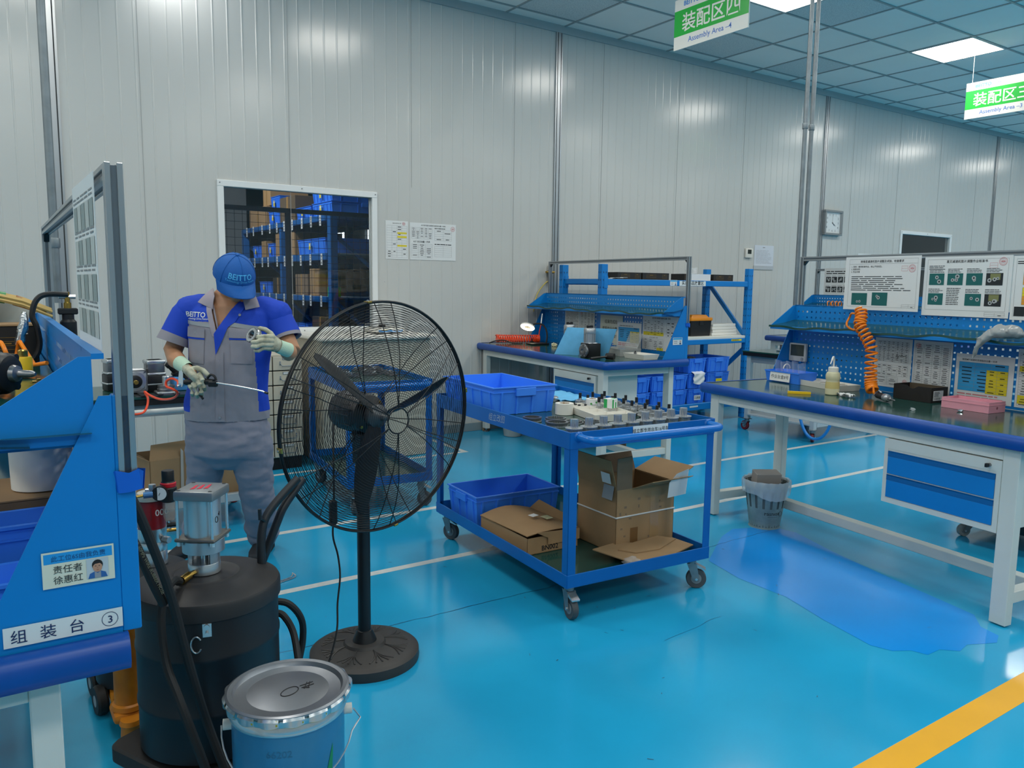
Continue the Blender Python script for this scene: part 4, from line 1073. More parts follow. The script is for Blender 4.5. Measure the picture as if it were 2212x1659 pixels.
    for k, (x, y, z, L, W, H) in enumerate(((.0, 1.80, LZ, .24, .13, .175), (-.04, 1.645, LZ, .22, .13, .115))):
        crate(['blue storage bin holding the screwdriver on the left bench', 'blue storage bin at the left edge above the long white sign'][k], (x, y, z), 0, L, W, H, None, None, ribs=False, cname='storage_bin')
    t = thing('screwdriver', 'screwdriver with amber wooden handle standing in the left blue bin', 'screwdriver', (.055, 1.80, LZ+.10)); M = Matrix.Rotation(radians(32), 4, 'Y')
    g = G(); g.lathe([(.004, .075), (.008, .07), (.0095, .05), (.0085, .02), (.007, .0)], mat('amber wood', '#a6672a', .35), n=14, M=M); g.lathe([(.0082, .07), (.0085, .085), (.004, .09)], BLACK, n=12, M=M); g.build('handle', t); g = G(); g.cyl((0, 0, .08), (0, 0, .20), .0022, STEEL, n=8, M=M); g.build('blade', t)
    g = G(); M = Matrix.Rotation(radians(55), 4, 'Y'); g.box(-.003, .003, -.001, .001, .0, .12, WPLAS, M=M); solo(g, 'cable_tie', 'white plastic strip beside the screwdriver in the left blue bin', 'strip', (.05, 1.815, LZ+.13))
lb_things()

# ================================================================ grease drum with air pump
def grease_drum():
    t = thing('grease_drum', 'large black grease drum on a black dolly at the left front', 'drum', (.533, 2.43, 0))
    bk = mat('black drum paint', '#1d2126', .42, noise=.12, nscale=10)
    g = G(); r = .205
    g.lathe([(r-.012, .112), (r, .12), (r, .25), (r+.003, .256), (r+.003, .266), (r, .272), (r, .42), (r+.003, .426), (r+.003, .436), (r, .442), (r, .56)], bk, n=64); g.build('drum_shell', t)
    g = G(); dk = mat('dusty black lid', '#2b2a2b', .5, noise=.2, nscale=8)
    g.lathe([(r+.004, .545), (r+.008, .548), (r+.008, .588), (r+.003, .597), (r-.012, .604), (r-.05, .612), (r-.09, .617), (.10, .619), (.094, .622), (.085, .619), (.02, .621)], dk, n=64); g.build('lid', t)
    g = G(); a = radians(34); s = .215; P = []
    for k in range(4):
        c = a+pi/2*k; cx, cy = (s-.04)*1.414*cos(c), (s-.04)*1.414*sin(c)
        for q in range(7): an = c-pi/4+pi/2*q/6; P.append((cx+.04*cos(an), cy+.04*sin(an)))
    # the corner of the dolly points to the left
    rot = Matrix.Rotation(radians(161)-a, 4, 'Z')
    g.loft([[(p[0]*k, p[1]*k, z) for p in P] for k, z in ((.97, .05), (1, .058), (1, .098), (.97, .106))], mat('black rubber dolly', '#2a2a2b', .6), M=rot); d = g.build('dolly', t)
    for k in range(4):
        c = radians(161)+pi/2*k; caster(t, .2*cos(c), .2*sin(c), .052, c+.6, .02, RUB, False)
    # toggle latch and wire ring on the drum's front
    g = G(); M = Matrix.Rotation(radians(-104), 4, 'Z')
    g.box(r+.001, r+.006, -.012, .012, .505, .545, STEEL, .001, M=M); g.cyl((r, 0, .54), (r+.03, 0, .545), .004, STEEL, n=8, M=M); g.cyl((r+.028, 0, .545), (r+.034, 0, .545), .008, STEEL, n=10, M=M); g.cyl((r+.01, 0, .525), (r+.03, 0, .525), .004, STEEL, n=8, M=M); g.build('toggle_latch', t)
    g = G(); M = Matrix.Rotation(radians(-112), 4, 'Z'); g.tube([(r+.005, .014*cos(q), .485+.024*sin(q)) for q in [i*2*pi/16+.6 for i in range(14)]], .0025, STEEL, n=6, M=M); g.build('wire_ring', t)
    O = Vector((.533, 2.43, 0))
    for pts, nm in (([(.705, 2.455, .60), (.712, 2.47, .70), (.745, 2.49, .765), (.85, 2.518, .853)], 'push_handle'), ([(.722, 2.50, .60), (.775, 2.51, .717), (.805, 2.52, .768), (.88, 2.555, .84)], 'push_handle')):
        g = G(); g.tube([p-O for p in smooth_path(pts)], .0135, bk, n=12)
        if pts[0][1] < 2.46: g.cyl(Vector((.728, 2.475, .735))-O, Vector((.705, 2.458, .755))-O, .006, bk, n=8); g.cyl(Vector((.705, 2.458, .75))-O, Vector((.704, 2.457, .785))-O, .006, bk, n=8)
        g.build(nm, t)
    return t
grease_drum()
def air_pump():
    t = thing('air_pump', 'silver square-topped air cylinder pump with red zigzag mark on the grease drum lid', 'pump', (.528, 2.44, .6225), radians(-38))
    g = G(); g.lathe([(.047, .0), (.047, .03), (.046, .032)], STEEL, n=36)
    for a0 in (0, pi): 
        n = 10; arc = [(a0+(-.75+1.5*i/n)) for i in range(n+1)]
        vs = [(.046*cos(a), .046*sin(a), z) for z in (.03, .068) for a in arc]+[(.036*cos(a), .036*sin(a), z) for z in (.03, .068) for a in arc]; m = n+1
        g.add(vs, [(i, i+1, m+i+1, m+i) for i in range(n)]+[(2*m+i+1, 2*m+i, 3*m+i, 3*m+i+1) for i in range(n)]+[(0, m, 3*m, 2*m), (n, 2*m+n, 3*m+n, m+n)], ALUC)
    g.cyl((0, 0, .02), (0, 0, .07), .013, STEEL, n=16); g.lathe([(.046, .066), (.061, .068), (.061, .105), (.058, .108)], ALUC, n=36); g.build('pump_neck', t)
    g = G(); g.box(-.062, .062, -.062, .062, .106, .118, mat('anodised grey plate', '#77756f', .4, .6), .006, 2); 
    for x in (-.05, .05):
        for y in (-.05, .05): g.cyl((x, y, .094), (x, y, .107), .008, STEEL, n=6)
    g.build('lower_plate', t)
    g = G(); g.lathe([(.053, .118), (.053, .232)], mat('brushed aluminium tube', '#c2c5c6', .34, .75), n=44); cy_ = g.build('cylinder_tube', t)
    g = G(); v = Vector((0, 0, 1)); a = -.3; 
    g.tube([(.0537*cos(a+.10*cos(q)), .0537*sin(a+.10*cos(q)), .168+.009*sin(q)) for q in [i*2*pi/14 for i in range(15)]], .0009, INK, n=4); g.tube([(.0537*cos(a+x), .0537*sin(a+x), z) for x, z in ((.16, .185), (.20, .178), (.24, .19))], .0009, INK, n=4); g.build('pen_mark', cy_)
    g = G()
    for x in (-.052, .052):
        for y in (-.052, .052): g.cyl((x, y, .116), (x, y, .236), .0045, STEEL, n=10)
    g.build('tie_rods', t)['kind'] = 'stuff'
    g = G(); g.box(-.061, .061, -.061, .061, .232, .262, mat('grey top plate', '#8b8e8f', .4, .5), .007, 2)
    for x in (-.048, .048):
        for y in (-.048, .048): g.cyl((x, y, .2621), (x, y, .2626), .006, BLACK, n=12)
    tp = g.build('top_plate', t)
    g = G(); rd = mat('red paint mark', '#d8213c', .5); z = .2627
    for k in range(3): g.prism([(-.032+.02*k, -.026), (-.018+.02*k, -.022), (-.012+.02*k, .028), (-.020+.02*k, .022), (-.026+.02*k, -.005)], (0, 0, z), (.9, .3, 0), (-.3, .9, 0), (0, 0, .0003), rd)
    g.build('red_mark', tp)
    g = G(); g.cyl((-.009, -.044, .012), (-.014, -.075, .012), .008, BRASS, n=6); g.cyl((-.0135, -.072, .012), (-.019, -.107, .009), .0125, BRASS, n=14); g.build('hose_coupling', t)
    g = G(); g.cyl((-.05, .035, .0), (-.05, .035, .012), .009, BRASS, n=8); g.cyl((-.05, .035, .012), (-.05, .035, .022), .006, BRASS, n=8); g.build('brass_plug', t)
air_pump()
def hoses():
    g = G(); g.tube(smooth_path([(.44, 2.363, .632), (.415, 2.32, .652), (.382, 2.262, .64), (.365, 2.235, .575), (.368, 2.205, .469), (.386, 2.16, .39), (.41, 2.125, .299), (.445, 2.09, .16), (.47, 2.06, .013)]), .0125, RUB, n=10)
    solo(g, 'pressure_hose', 'thick black rubber hose curving from the pump coupling down the drum', 'hose')
    g = G(); P = smooth_path([(.245, 2.16, 1.02), (.295, 2.16, .953), (.342, 2.17, .814), (.384, 2.185, .664), (.412, 2.19, .521), (.44, 2.19, .382), (.47, 2.185, .254), (.51, 2.11, .1), (.54, 2.07, .013)]); g.tube(P, .0125, RUB, n=10)
    t = thing('pressure_hose', 'straight black rubber hose slanting from the blue bench side across the drum', 'hose'); h = g.build('hose', t)
    g = G(); g.tube(smooth_path([(.235, 2.22, .96), (.30, 2.21, .83), (.345, 2.20, .70), (.37, 2.205, .635)]), .0125, RUB, n=10); tag(g.build('hose_section'), 'short black hose with pale print lying behind the slanting hose', 'hose').name = 'printed_hose'
    o = bpy.data.objects['printed_hose']; g = G()
    A = Vector((.30, 2.197, .835)); B = Vector((.368, 2.192, .66)); d = (B-A).normalized(); n = Vector((-.2, -1, 0)).normalized(); v = n.cross(d).normalized()
    g.text('W.P. 60MPa WIRE RUBBER HOSE', A+n*.004, d, v, .0125, mat('hose print', '#a3997a', .7), lift=.0006); g.build('hose_print', o)
    g = G(); g.tube(smooth_path([(.742, 2.525, .447), (.80, 2.50, .437), (.845, 2.50, .373), (.852, 2.51, .291), (.825, 2.49, .2), (.80, 2.44, .10), (.78, 2.38, .016), (.73, 2.25, .0125), (.62, 2.19, .0125)]), .0115, RUB, n=10)
    g.tube(smooth_path([(.752, 2.46, .429), (.768, 2.44, .422), (.79, 2.42, .371), (.785, 2.36, .30), (.77, 2.29, .2), (.75, 2.20, .10), (.72, 2.13, .013)]), .0115, RUB, n=10)
    solo(g, 'hose_loops', 'black hose loops hanging at the right side of the grease drum', 'hose')
hoses()
def second_pump():
    t = thing('grease_drum', 'black drum mostly hidden behind the large grease drum, carrying the red pump', 'drum', (.43, 2.99, 0)); g = G(); g.lathe([(.15, .09), (.16, .10), (.16, .44), (.164, .445), (.164, .465), (.155, .475), (.12, .482), (.05, .484)], mat('black drum paint', '#1d2126', .42), n=44); g.build('drum_shell', t)
    g = G(); og = mat('orange jack paint', '#d98a1c', .45, noise=.3, nscale=9, col2='#a8611a')
    g.box(-.13, .15, -.15, .12, .055, .09, og, .012, 2); g.build('orange_dolly_plate', t)
    for k, (x, y, a) in enumerate(((-.155, -.06, .15), (.155, -.06, 0), (-.155, .09, 0), (.155, .09, 0))): 
        g = G(); w = .052; g.lathe([(.02, -.018), (w-.006, -.018), (w, -.010), (w, .010), (w-.006, .018), (.02, .018)], RUB, o=(x, y, w), ax=(1, .12, 0), n=26); g.lathe([(.003, -.019), (.02, -.0185), (.02, .0185), (.003, .019)], GREY, o=(x, y, w), ax=(1, .12, 0), n=16); g.build('wheel', t)
    g = G(); g.lathe([(.055, .085), (.052, .10), (.045, .105), (.043, .44)], og, (-.085, -.215, 0), n=28)
    g.box(-.14, .0, -.27, -.15, .05, .085, og, .014, 2); g.lathe([(.035, .0), (.032, .05), (.037, .06), (.033, .075)], og, (-.09, -.285, 0), n=24); g.build('jack_column', t)
    t = thing('air_pump', 'red and silver grease pump with pressure gauge beside the blue bench side', 'pump', (.475, 3.0, .485))
    g = G(); rd = mat('dark red cylinder', '#8f1a20', .35)
    g.lathe([(.048, 0), (.048, .05), (.0475, .051), (.048, .052), (.048, .085), (.0475, .086), (.048, .087), (.048, .135)], STEEL, n=36); g.cyl((.03, -.04, .095), (.045, -.062, .095), .013, STEEL, n=6); g.build('pump_cylinder', t)
    g = G(); g.lathe([(.046, .135), (.0465, .137), (.0465, .235), (.044, .238)], rd, n=36); rc = g.build('red_cylinder', t)
    q = G(); q.text('000', Vector((.004, -.0478, .185)), (.96, .27, 0), (0, 0, 1), .033, WHITE, 'LEFT', .01); u = Vector((.82, -.57, 0)); q.prism([(0, 0), (.042, 0), (.042, .045), (0, .045)], Vector((-.042, -.022, .172)), u, (0, 0, 1), Vector((-.5, -.7, 0))*.0008, mat('maroon label', '#5c1f1c', .4)); q.build('pump_label', rc)
    g = G(); g.lathe([(.048, .238), (.048, .258), (.044, .264), (.02, .265)], mat('pale cap', '#c9c6b8', .4), n=32); g.build('pump_cap', t)
    g = G(); g.cyl((.015, -.09, .275), (.02, -.075, .275), .0265, BLACK, n=28); g.cyl((.0145, -.0905, .275), (.0148, -.0898, .275), .023, WHITE, n=28)
    c = Vector((.0142, -.0912, .275)); u = Vector((.95, .31, 0)); v = Vector((0, 0, 1)); 
    for k in range(9): a = radians(-40+k*32.5); d = u*cos(a)+v*sin(a); g.tube([c+d*.017, c+d*.021], .0007, INK, n=4)
    g.tube([c-(u*.5+v*.87)*.006, c+(u*.5+v*.87)*.015], .001, INK, n=4); g.build('pressure_gauge', t)
    g = G(); g.lathe([(.022, .235), (.028, .24), (.028, .285), (.024, .29)], BLACK, (.05, -.055, 0), n=24); g.lathe([(.024, .306), (.021, .31), (.021, .345), (.019, .348)], BLACK, (.05, -.055, 0), n=20); g.build('regulator', t)
    g = G(); g.lathe([(.026, .29), (.027, .295), (.027, .303), (.024, .306)], mat('red ring', '#c9202c', .4), (.05, -.055, 0), n=24); g.build('red_ring', t)
    g = G(); g.lathe([(.021, .235), (.021, .185), (.017, .168), (.008, .165)], mat('smoky clear bowl', '#b9a596', .1, alpha=.45), (.05, -.055, 0), n=22); g.build('filter_bowl', t)
    g = G(); g.cyl((.05, -.055, .14), (.05, -.055, .165), .007, STEEL, n=10); g.cyl((.04, -.055, .15), (.07, -.06, .15), .009, BLACKM, n=8); g.cyl((.04, -.05, .128), (.075, -.055, .128), .006, BRASS, n=8); g.build('drain_fitting', t)
    g = G(); g.cyl((-.02, -.03, .275), (.03, -.055, .275), .011, ALUC, n=8); g.cyl((0, -.04, .275), (0, -.04, .30), .012, ALUC, n=8); g.build('elbow_fitting', t)
    g = G(); g.cyl((-.035, -.075, .273), (-.005, -.08, .274), .011, mat('blue fitting', '#4d7fb0', .3, .4), n=10); g.tube([(-.03, -.076, .273), (-.11, -.09, .272), (-.2, -.10, .28)], .005, BRASS, n=8); g.build('air_line', t)
second_pump()
def pail():
    t = thing('metal_pail', 'blue metal pail with silver crimped lid marked 0 at the bottom edge', 'pail', (.612, 1.925, 0))
    bl = mat('blue pail paint', '#3783ad', .3, .25, noise=.06, nscale=5); g = G(); r = .150
    g.lathe([(r-.012, 0), (r-.010, .006), (r-.008, .40)], bl, n=64); sh = g.build('pail_shell', t)
    g = G(); g.lathe([(r-.008, .398), (r-.003, .402), (r-.001, .410), (r-.004, .418), (r-.006, .424), (r-.003, .43), (r-.002, .444)], STEEL, n=64, capt=False, capb=False); g.build('rim_beads', t)
    lid = mat('dull tin lid', '#8f9297', .36, .8, noise=.2, nscale=7)
    g = G(); g.lathe([(r-.001, .446), (r+.006, .450), (r+.006, .456), (r, .459), (r-.010, .457), (r-.013, .450), (r-.016, .446), (r-.045, .4455), (r-.05, .447), (.02, .448)], lid, n=64)
    n = 16; yl = mat('yellow lacquer', '#b5a52f', .35, .4)
    for k in range(n):
        a0 = 2*pi*k/n; vs = []; q = 5
        fl = random.Random(k).uniform(.35, 1)
        for i in range(q+1):
            a = a0+2*pi/n*.82*i/q; b = sin(pi*i/q)
            vs += [((r+.005)*cos(a), (r+.005)*sin(a), .455), ((r+.009+.006*b*fl)*cos(a), (r+.009+.006*b*fl)*sin(a), .447+.003*b), ((r+.006+.010*b*fl)*cos(a), (r+.006+.010*b*fl)*sin(a), .434-.002*b)]
        g.add(vs, [(3*i+c, 3*i+3+c, 3*i+4+c, 3*i+1+c) for i in range(q) for c in (0, 1)], STEEL)
        g.add([(x*.995, y*.995, z-.001) for x, y, z in vs], [(3*i+1+c, 3*i+4+c, 3*i+3+c, 3*i+c) for i in range(q) for c in (0, 1)], yl)
    ld = g.build('crimped_lid', t)
    g = G(); z = .4487; u = Vector((.93, .16, 0)); v = Vector((-.25, .95, 0)); c = Vector((.0, -.012, z))
    g.tube([c+u*(.028*cos(q))+v*(.017*sin(q)+.006*cos(q)) for q in [i*2*pi/24 for i in range(25)]], .0011, INK, n=4)
    for p, q in (((.036, -.012), (.062, .014)), ((.048, -.014), (.07, .012)), ((.036, .008), (.075, .006)), ((.034, -.004), (.07, -.006)), ((.034, -.003), (.05, -.016))): g.tube([c+u*p[0]+v*p[1], c+u*q[0]+v*q[1]], .0011, INK, n=4)
    g.build('marker_writing', ld)
    # printed shell: number, leaf and lettering wrapped on the curved side facing the room
    g = G(); R = r-.0075
    def wrap(vs, a0, z0): return [(R*cos(a0+x/R), R*sin(a0+x/R), z0+y) for x, y in vs]
    def wtext(s, a0, z0, size, m, off=.004):
        vs, fs, w = text_geo(s, off); g.add(wrap([(x*size, y*size) for x, y in vs], a0, z0), fs, m)
    wtext('66202', radians(-131), .345, .026, mat('faint print', '#2f6f95', .4)); wtext('R', radians(-142), .255, .055, mat('pail lettering', '#1d3550', .4), .03)
    lf = mat('green leaf print', '#1d8a55', .4); k = 8
    vs = []; 
    for i in range(k+1): s = i/k; vs += [(.05*s**1.4, .20*s-.05), (.05*s**1.4+.045*(1-s)**.8+.0005, .20*s-.05)]
    g.add(wrap(vs, radians(-80), .19), [(2*i, 2*i+1, 2*i+3, 2*i+2) for i in range(k)], lf); g.build('print', sh)
    g = G(); a = radians(-18); e = Vector((cos(a), sin(a), 0)); g.cyl(e*(r-.010)+Vector((0, 0, .375)), e*(r+.012)+Vector((0, 0, .375)), .014, WPLAS, n=20); g.cyl(-e*(r-.010)+Vector((0, 0, .375)), -e*(r+.012)+Vector((0, 0, .375)), .014, WPLAS, n=20); g.build('handle_lug', t)
    g = G(); T = Vector((-e.y, e.x, 0)); P = []
    for i in range(21):
        q = pi*i/20; P.append(e*((r+.016)*cos(q))+(-T)*((r+.02)*sin(q)*.94)+Vector((0, 0, .373-.11*sin(q)*1.0)))
    P[1] = e*(r+.034)+Vector((0, 0, .345)); g.tube(P, .0022, STEEL, n=6); g.build('wire_handle', t)
pail()
def floor_wire():
    g = G(); g.tube(smooth_path([(1.12, 3.775, .004), (1.20, 3.80, .004), (1.255, 3.82, .004), (1.275, 3.845, .006), (1.268, 3.875, .01)]), .003, STEEL, n=6); g.tube(smooth_path([(1.125, 3.795, .004), (1.19, 3.815, .004), (1.24, 3.832, .004), (1.262, 3.858, .006), (1.268, 3.875, .01)]), .003, STEEL, n=6)
    solo(g, 'wire_hook', 'bent steel wire hook lying on the blue floor near the drum', 'hook')
floor_wire()
# ================================================================ things on the right bench
def rb_things():
    Z = RZ+.001; a = RBF.a
    def P(s, t, z=Z): return RBF.p(s, t, z)
    # labelled open bin with film inside
    t = thing('storage_bin', 'blue parts bin labelled 作业台盒8号 at the far end of the right bench', 'bin', P(.60, -.205), a)
    g = G(); A, Bq, h = .085, .15, .075
    def rect(x, y, z, dx=0): return [(-x, -y, z), (x, -y, z), (x, y, z), (-x, y, z)]
    g.loft([rect(A-.01, Bq-.01, 0), rect(A, Bq, h), rect(A-.003, Bq-.003, h), rect(A-.013, Bq-.013, .004)], CRATE); g.box(-A-.004, -A+.004, -Bq, Bq, h-.008, h, CRATE); g.build('bin_shell', t)
    g = G(); u = Vector((0, -1, 0)); v = Vector((.10, 0, 1)); o = Vector((-A-.005, .10, .008)); g.prism([(0, 0), (.175, 0), (.175, .058), (0, .058)], o, u, v, (-.0015, 0, 0), WHITE); g.text('作业台盒8号', o+u*.0875+v*.019+Vector((-.0015, 0, 0)), u, v, .0285, INK, 'CENTER', .0); g.build('label_card', t)
    g = G(); r = random.Random(2)
    for k in range(5):
        y = -.11+.05*k; g.add([(-.05, y, .05), (.04, y+.02, .045), (.05+.02*r.random(), y+.05, .12+.02*r.random()), (-.03, y+.03, .125+.03*r.random())], [(0, 1, 2, 3)], CLEAR)
    g.tube([(-.02+.03*cos(q), .02, .09+.03*sin(q)) for q in [i*pi/10 for i in range(11)]], .004, WPLAS, n=6); g.build('film_sheets', t)
    t = thing('digital_display', 'small grey digital display hanging on the right pegboard', 'display', P(.775, -.105, 1.0), a)
    g = G(); g.box(-.02, .0, -.075, .075, .0, .125, mat('display grey', '#b8bab6', .4), .006, 2); g.build('case', t)
    g = G(); g.box(-.0215, -.0195, -.058, .058, .038, .115, mat('dark display glass', '#39423f', .12)); g.build('screen', t); g = G(); g.lathe([(.011, 0), (.010, .004)], GREY, o=(-.02, -.045, .019), ax=(-1, 0, 0), n=18); g.build('knob', t)
    t = thing('parts_tray', 'long white parts tray behind the wash bottle', 'tray', P(.60, -.52), a-.12)
    g = G(); A, Bq, h = .085, .185, .036; g.loft([rect(A-.006, Bq-.006, 0), rect(A, Bq, h), rect(A-.004, Bq-.004, h), rect(A-.01, Bq-.01, .005)], WPLAS)
    for y in (-.06, .06): g.box(-A+.01, A-.01, y-.002, y+.002, .004, h-.004, WPLAS)
    g.build('tray_shell', t); g = G(); g.tube(smooth_path([(-.086, -.02, .03), (-.06, .0, .036), (-.02, -.03, .034), (.02, .0, .028)]), .0012, BLACK, n=5); g.tube(smooth_path([(-.03, -.09, .034), (.03, -.13, .03)]), .001, BLACK, n=5); g.build('wire_scrap', t)
    t = thing('wash_bottle', 'squeeze wash bottle of yellowish liquid with bent white spout', 'bottle', P(.35, -.765), 0)
    g = G(); g.lathe([(.036, 0), (.040, .004), (.041, .05), (.0385, .085), (.039, .09), (.041, .095), (.041, .118), (.036, .132), (.028, .137)], mat('milky bottle', '#cfc9a6', .3, spec=.4), n=36); g.lathe([(.0385, .003), (.0415, .05), (.039, .078)], mat('yellow liquid', '#c9b87a', .2), n=36, capt=False); g.build('bottle_body', t)
    g = G(); g.lathe([(.029, .137), (.029, .162), (.024, .166), (.008, .168)], WPLAS, n=30); g.build('cap', t)
    M = Matrix.Rotation(radians(200), 4, 'Z'); g = G(); g.tube(smooth_path([(0, 0, .165), (0, 0, .205), (.006, 0, .222), (.022, 0, .226), (.045, 0, .212), (.075, 0, .188)]), [.0055]*25+[.0035]*6, WPLAS, n=8, M=M); g.build('spout', t)
    t = thing('utility_knife', 'yellow utility knife lying on the right bench near the front edge', 'knife', P(.19, -.67), a+.45)
    g = G(); M = Matrix.Rotation(-pi/2+.35, 4, 'Z'); g.prism([(-.07, -.011), (.045, -.011), (.06, -.005), (.06, .005), (.045, .011), (-.065, .012), (-.072, .004)], (0, 0, 0), (1, 0, 0), (0, 1, 0), (0, 0, .014), YPLAS, M=M); g.build('handle', t); g = G(); g.prism([(.06, -.004), (.08, -.002), (.075, .004), (.06, .004)], (0, 0, .005), (1, 0, 0), (0, 1, 0), (0, 0, .002), BRASS, M=M); g.build('blade', t)
    g = G(); r = random.Random(6); n = 6; vs = []
    for i in range(n+1):
        for j in range(n+1): vs.append((-.025+.05*i/n+.004*r.random(), -.05+.1*j/n+.006*r.random(), .006+.010*abs(sin(i*1.4+j*.8))+.004*r.random()))
    fs = [(i*(n+1)+j, (i+1)*(n+1)+j, (i+1)*(n+1)+j+1, i*(n+1)+j+1) for i in range(n) for j in range(n)]; k = len(vs); g.add(vs+[(x, y, max(z-.006, 0)) for x, y, z in vs], fs+[tuple(k+e for e in f[::-1]) for f in fs], WHITE)
    solo(g, 'paper_tissue', 'crumpled white tissue beside the wash bottle', 'tissue', P(.36, -.86), a)
    # coiled hose hanging over the shelf down to the screwdriver
    sh = RZ+.372
    ax = [P(.535, -.72, sh+.13), P(.52, -.755, sh+.10), P(.515, -.795, sh+.045), P(.515, -.84, sh-.02), P(.515, -.885, sh-.09), P(.51, -.895, sh-.2), P(.51, -.90, sh-.27), P(.505, -.91, RZ+.06), P(.50, -.925, RZ+.04)]
    ax[0] = P(.545, -.77, sh+.135); ax[1] = P(.53, -.79, sh+.085)
    pts = coil(ax, .031, 24, 14)
    g = G(); g.tube(pts+[Vector(P(.48, -.95, RZ+.03)), Vector(P(.465, -.965, RZ+.027))], .0062, ORANGE, n=8)
    g.tube([Vector(P(.55, -.72+.0, sh+.06))+Vector((.012*sin(3*q), 0, 0))+Vector(RBF.p(0, .045*cos(q), .05*sin(q)))-Vector((RBF.x, RBF.y, 0)) for q in [i*2*pi/30 for i in range(46)]], .0062, ORANGE, n=8)
    solo(g, 'coiled_air_hose', 'orange coiled air hose hanging over the right bench shelf', 'hose')
    t = thing('pneumatic_screwdriver', 'black and silver pneumatic screwdriver lying at the end of the orange hose', 'screwdriver', P(.455, -.985, RZ+.024), a-.50)
    X = (0, -1, 0); g = G(); g.lathe([(.011, .0), (.013, .01), (.012, .02)], STEEL, ax=X, n=16); g.cyl((.01, -.005, .006), (.012, -.03, .02), .006, STEEL, n=8); g.build('air_inlet', t)
    g = G(); g.lathe([(.016, .02), (.018, .025), (.0175, .06), (.0195, .10), (.019, .115)], BLACK, ax=X, n=24); g.build('grip', t)
    g = G(); g.lathe([(.021, .115), (.022, .118), (.022, .15), (.016, .158), (.014, .17)], ALUC, ax=X, n=24); g.build('nose_housing', t); g = G(); g.lathe([(.010, .17), (.010, .19), (.006, .195), (.004, .24), (.002, .243)], DSTEEL, ax=X, n=14); g.build('bit', t)
    g = G(); g.tube(smooth_path([(0, -.03, .018), (-.006, -.05, .029), (0, -.075, .021)]), .004, STEEL, n=6); g.build('start_lever', t)
    t = thing('open_carton', 'open black carton with a barcode label on the right bench', 'box', P(.655, -1.12), a)
    g = G(); A, Bq, h, k = .07, .12, .085, .002
    bk = mat('black carton', '#1e1c1b', .55); bi = mat('brown carton inside', '#5f5343', .8)
    for x0, x1, y0, y1 in ((-A, A, -Bq, -Bq+k), (-A, A, Bq-k, Bq), (A-k, A, -Bq, Bq)): g.box(x0, x1, y0, y1, 0, h, bk)
    n = 20; top = [(-Bq+2*Bq*i/n, h-(.016*max(0, 1-((i-n/2)/2.2)**2)**.5 if abs(i-n/2) < 2.2 else 0)) for i in range(n+1)]
    g.prism([(-Bq, 0)]+[(Bq, 0)]+top[::-1], (-A, 0, 0), (0, 1, 0), (0, 0, 1), (k, 0, 0), bk); g.box(-A+k, A-k, -Bq+k, Bq-k, 0, .003, bi); g.quad((A-k-.0004, -Bq+k, .003), (0, 2*Bq-2*k, 0), (0, 0, h-.003), bi); g.quad((-A+k, -Bq+k+.0004, .003), (2*A-2*k, 0, 0), (0, 0, h-.004), bi); g.build('carton_body', t)
    g = G(); u, v = Vector((1, 0, 0)), Vector((0, 0, 1)); o = Vector((-.055, -Bq-.0006, .012)); g.prism([(0, 0), (.085, 0), (.085, .055), (0, .055)], o, u, v, (0, -.0006, 0), WHITE); r = random.Random(5); o = o+Vector((0, -.0008, 0)); dash_lines(g, o+u*.006+v*.02, u, v, .05, .03, 5, INK, r)
    for q in range(14): g.quad(o+u*(.006+.004*q)+v*.004, u*r.uniform(.0008, .0024), v*.012, INK)
    g.build('barcode_label', t)
    t = thing('foam_box', 'flat pink open box on the right bench in front of the grease chart', 'box', P(.59, -1.475), a+.02); pk = mat('pink foam', '#dc97a6', .6, noise=.08, nscale=12)
    g = G(); A, Bq, h = .072, .128, .056; g.loft([rect(A, Bq, 0), rect(A, Bq, h), rect(A-.006, Bq-.006, h), rect(A-.006, Bq-.006, .01)], pk); g.box(-A-.002, A+.002, -Bq-.002, Bq+.002, h-.018, h-.014, pk); g.lathe([(.008, 0), (.006, .001)], mat('pink hole', '#8f5560', .6), o=(.0, -Bq-.0005, .025), ax=(0, -1, 0), n=14); g.build('box_shell', t)
    for k, (s, q, l) in enumerate(((.45, -1.50, 'small crumpled foil scrap in front of the pink box'), (.25, -1.37, 'tiny clear plastic scrap near the front edge of the right bench'))):
        bm = bmesh.new(); bmesh.ops.create_icosphere(bm, subdivisions=2, radius=.018); rr = random.Random(k)
        for w in bm.verts: w.co *= rr.uniform(.5, 1.15); w.co.z = max(.0, w.co.z*.5+.006)
        g = G(); g.bm(bm, mat('crumpled foil', '#b9bfc4', .25, .8) if k == 0 else CLEAR); solo(g, 'foil_scrap', l, 'scrap', P(s, q))
    # grey plastic bag slumped over the shelf lip
    t = thing('plastic_bag', 'grey plastic bag slumped over the lip of the right bench shelf', 'bag', P(.575, -1.60, sh+.012), a)
    secs = [((.0, -.115, .03), .010), ((.0, -.09, .035), .026), ((.0, -.055, .038), .036), ((-.01, -.01, .036), .038), ((-.035, .03, .026), .030), ((-.058, .055, -.002), .022), ((-.066, .075, -.05), .012), ((-.068, .092, -.105), .003)]
    g = G(); sp = smooth_path([q[0] for q in secs], 5); rad = []
    for i in range(len(sp)): f = i/5; k = min(int(f), len(secs)-2); rad.append(secs[k][1]+(secs[k+1][1]-secs[k][1])*(f-k))
    g.tube(sp, rad, mat('grey plastic bag film', '#9a9c9b', .22, bump=.5, bscale=40), n=20)
    from mathutils import noise as mn
    g.v = [tuple(Vector(q)+Vector((mn.noise(Vector(q)*38), mn.noise(Vector(q)*38+Vector((7, 0, 0))), mn.noise(Vector(q)*30+Vector((0, 9, 0)))))*.011) for q in g.v]; g.v = [(x, y, max(z, .004) if x > -.04 else z) for x, y, z in g.v]; g.build('bag_body', t)
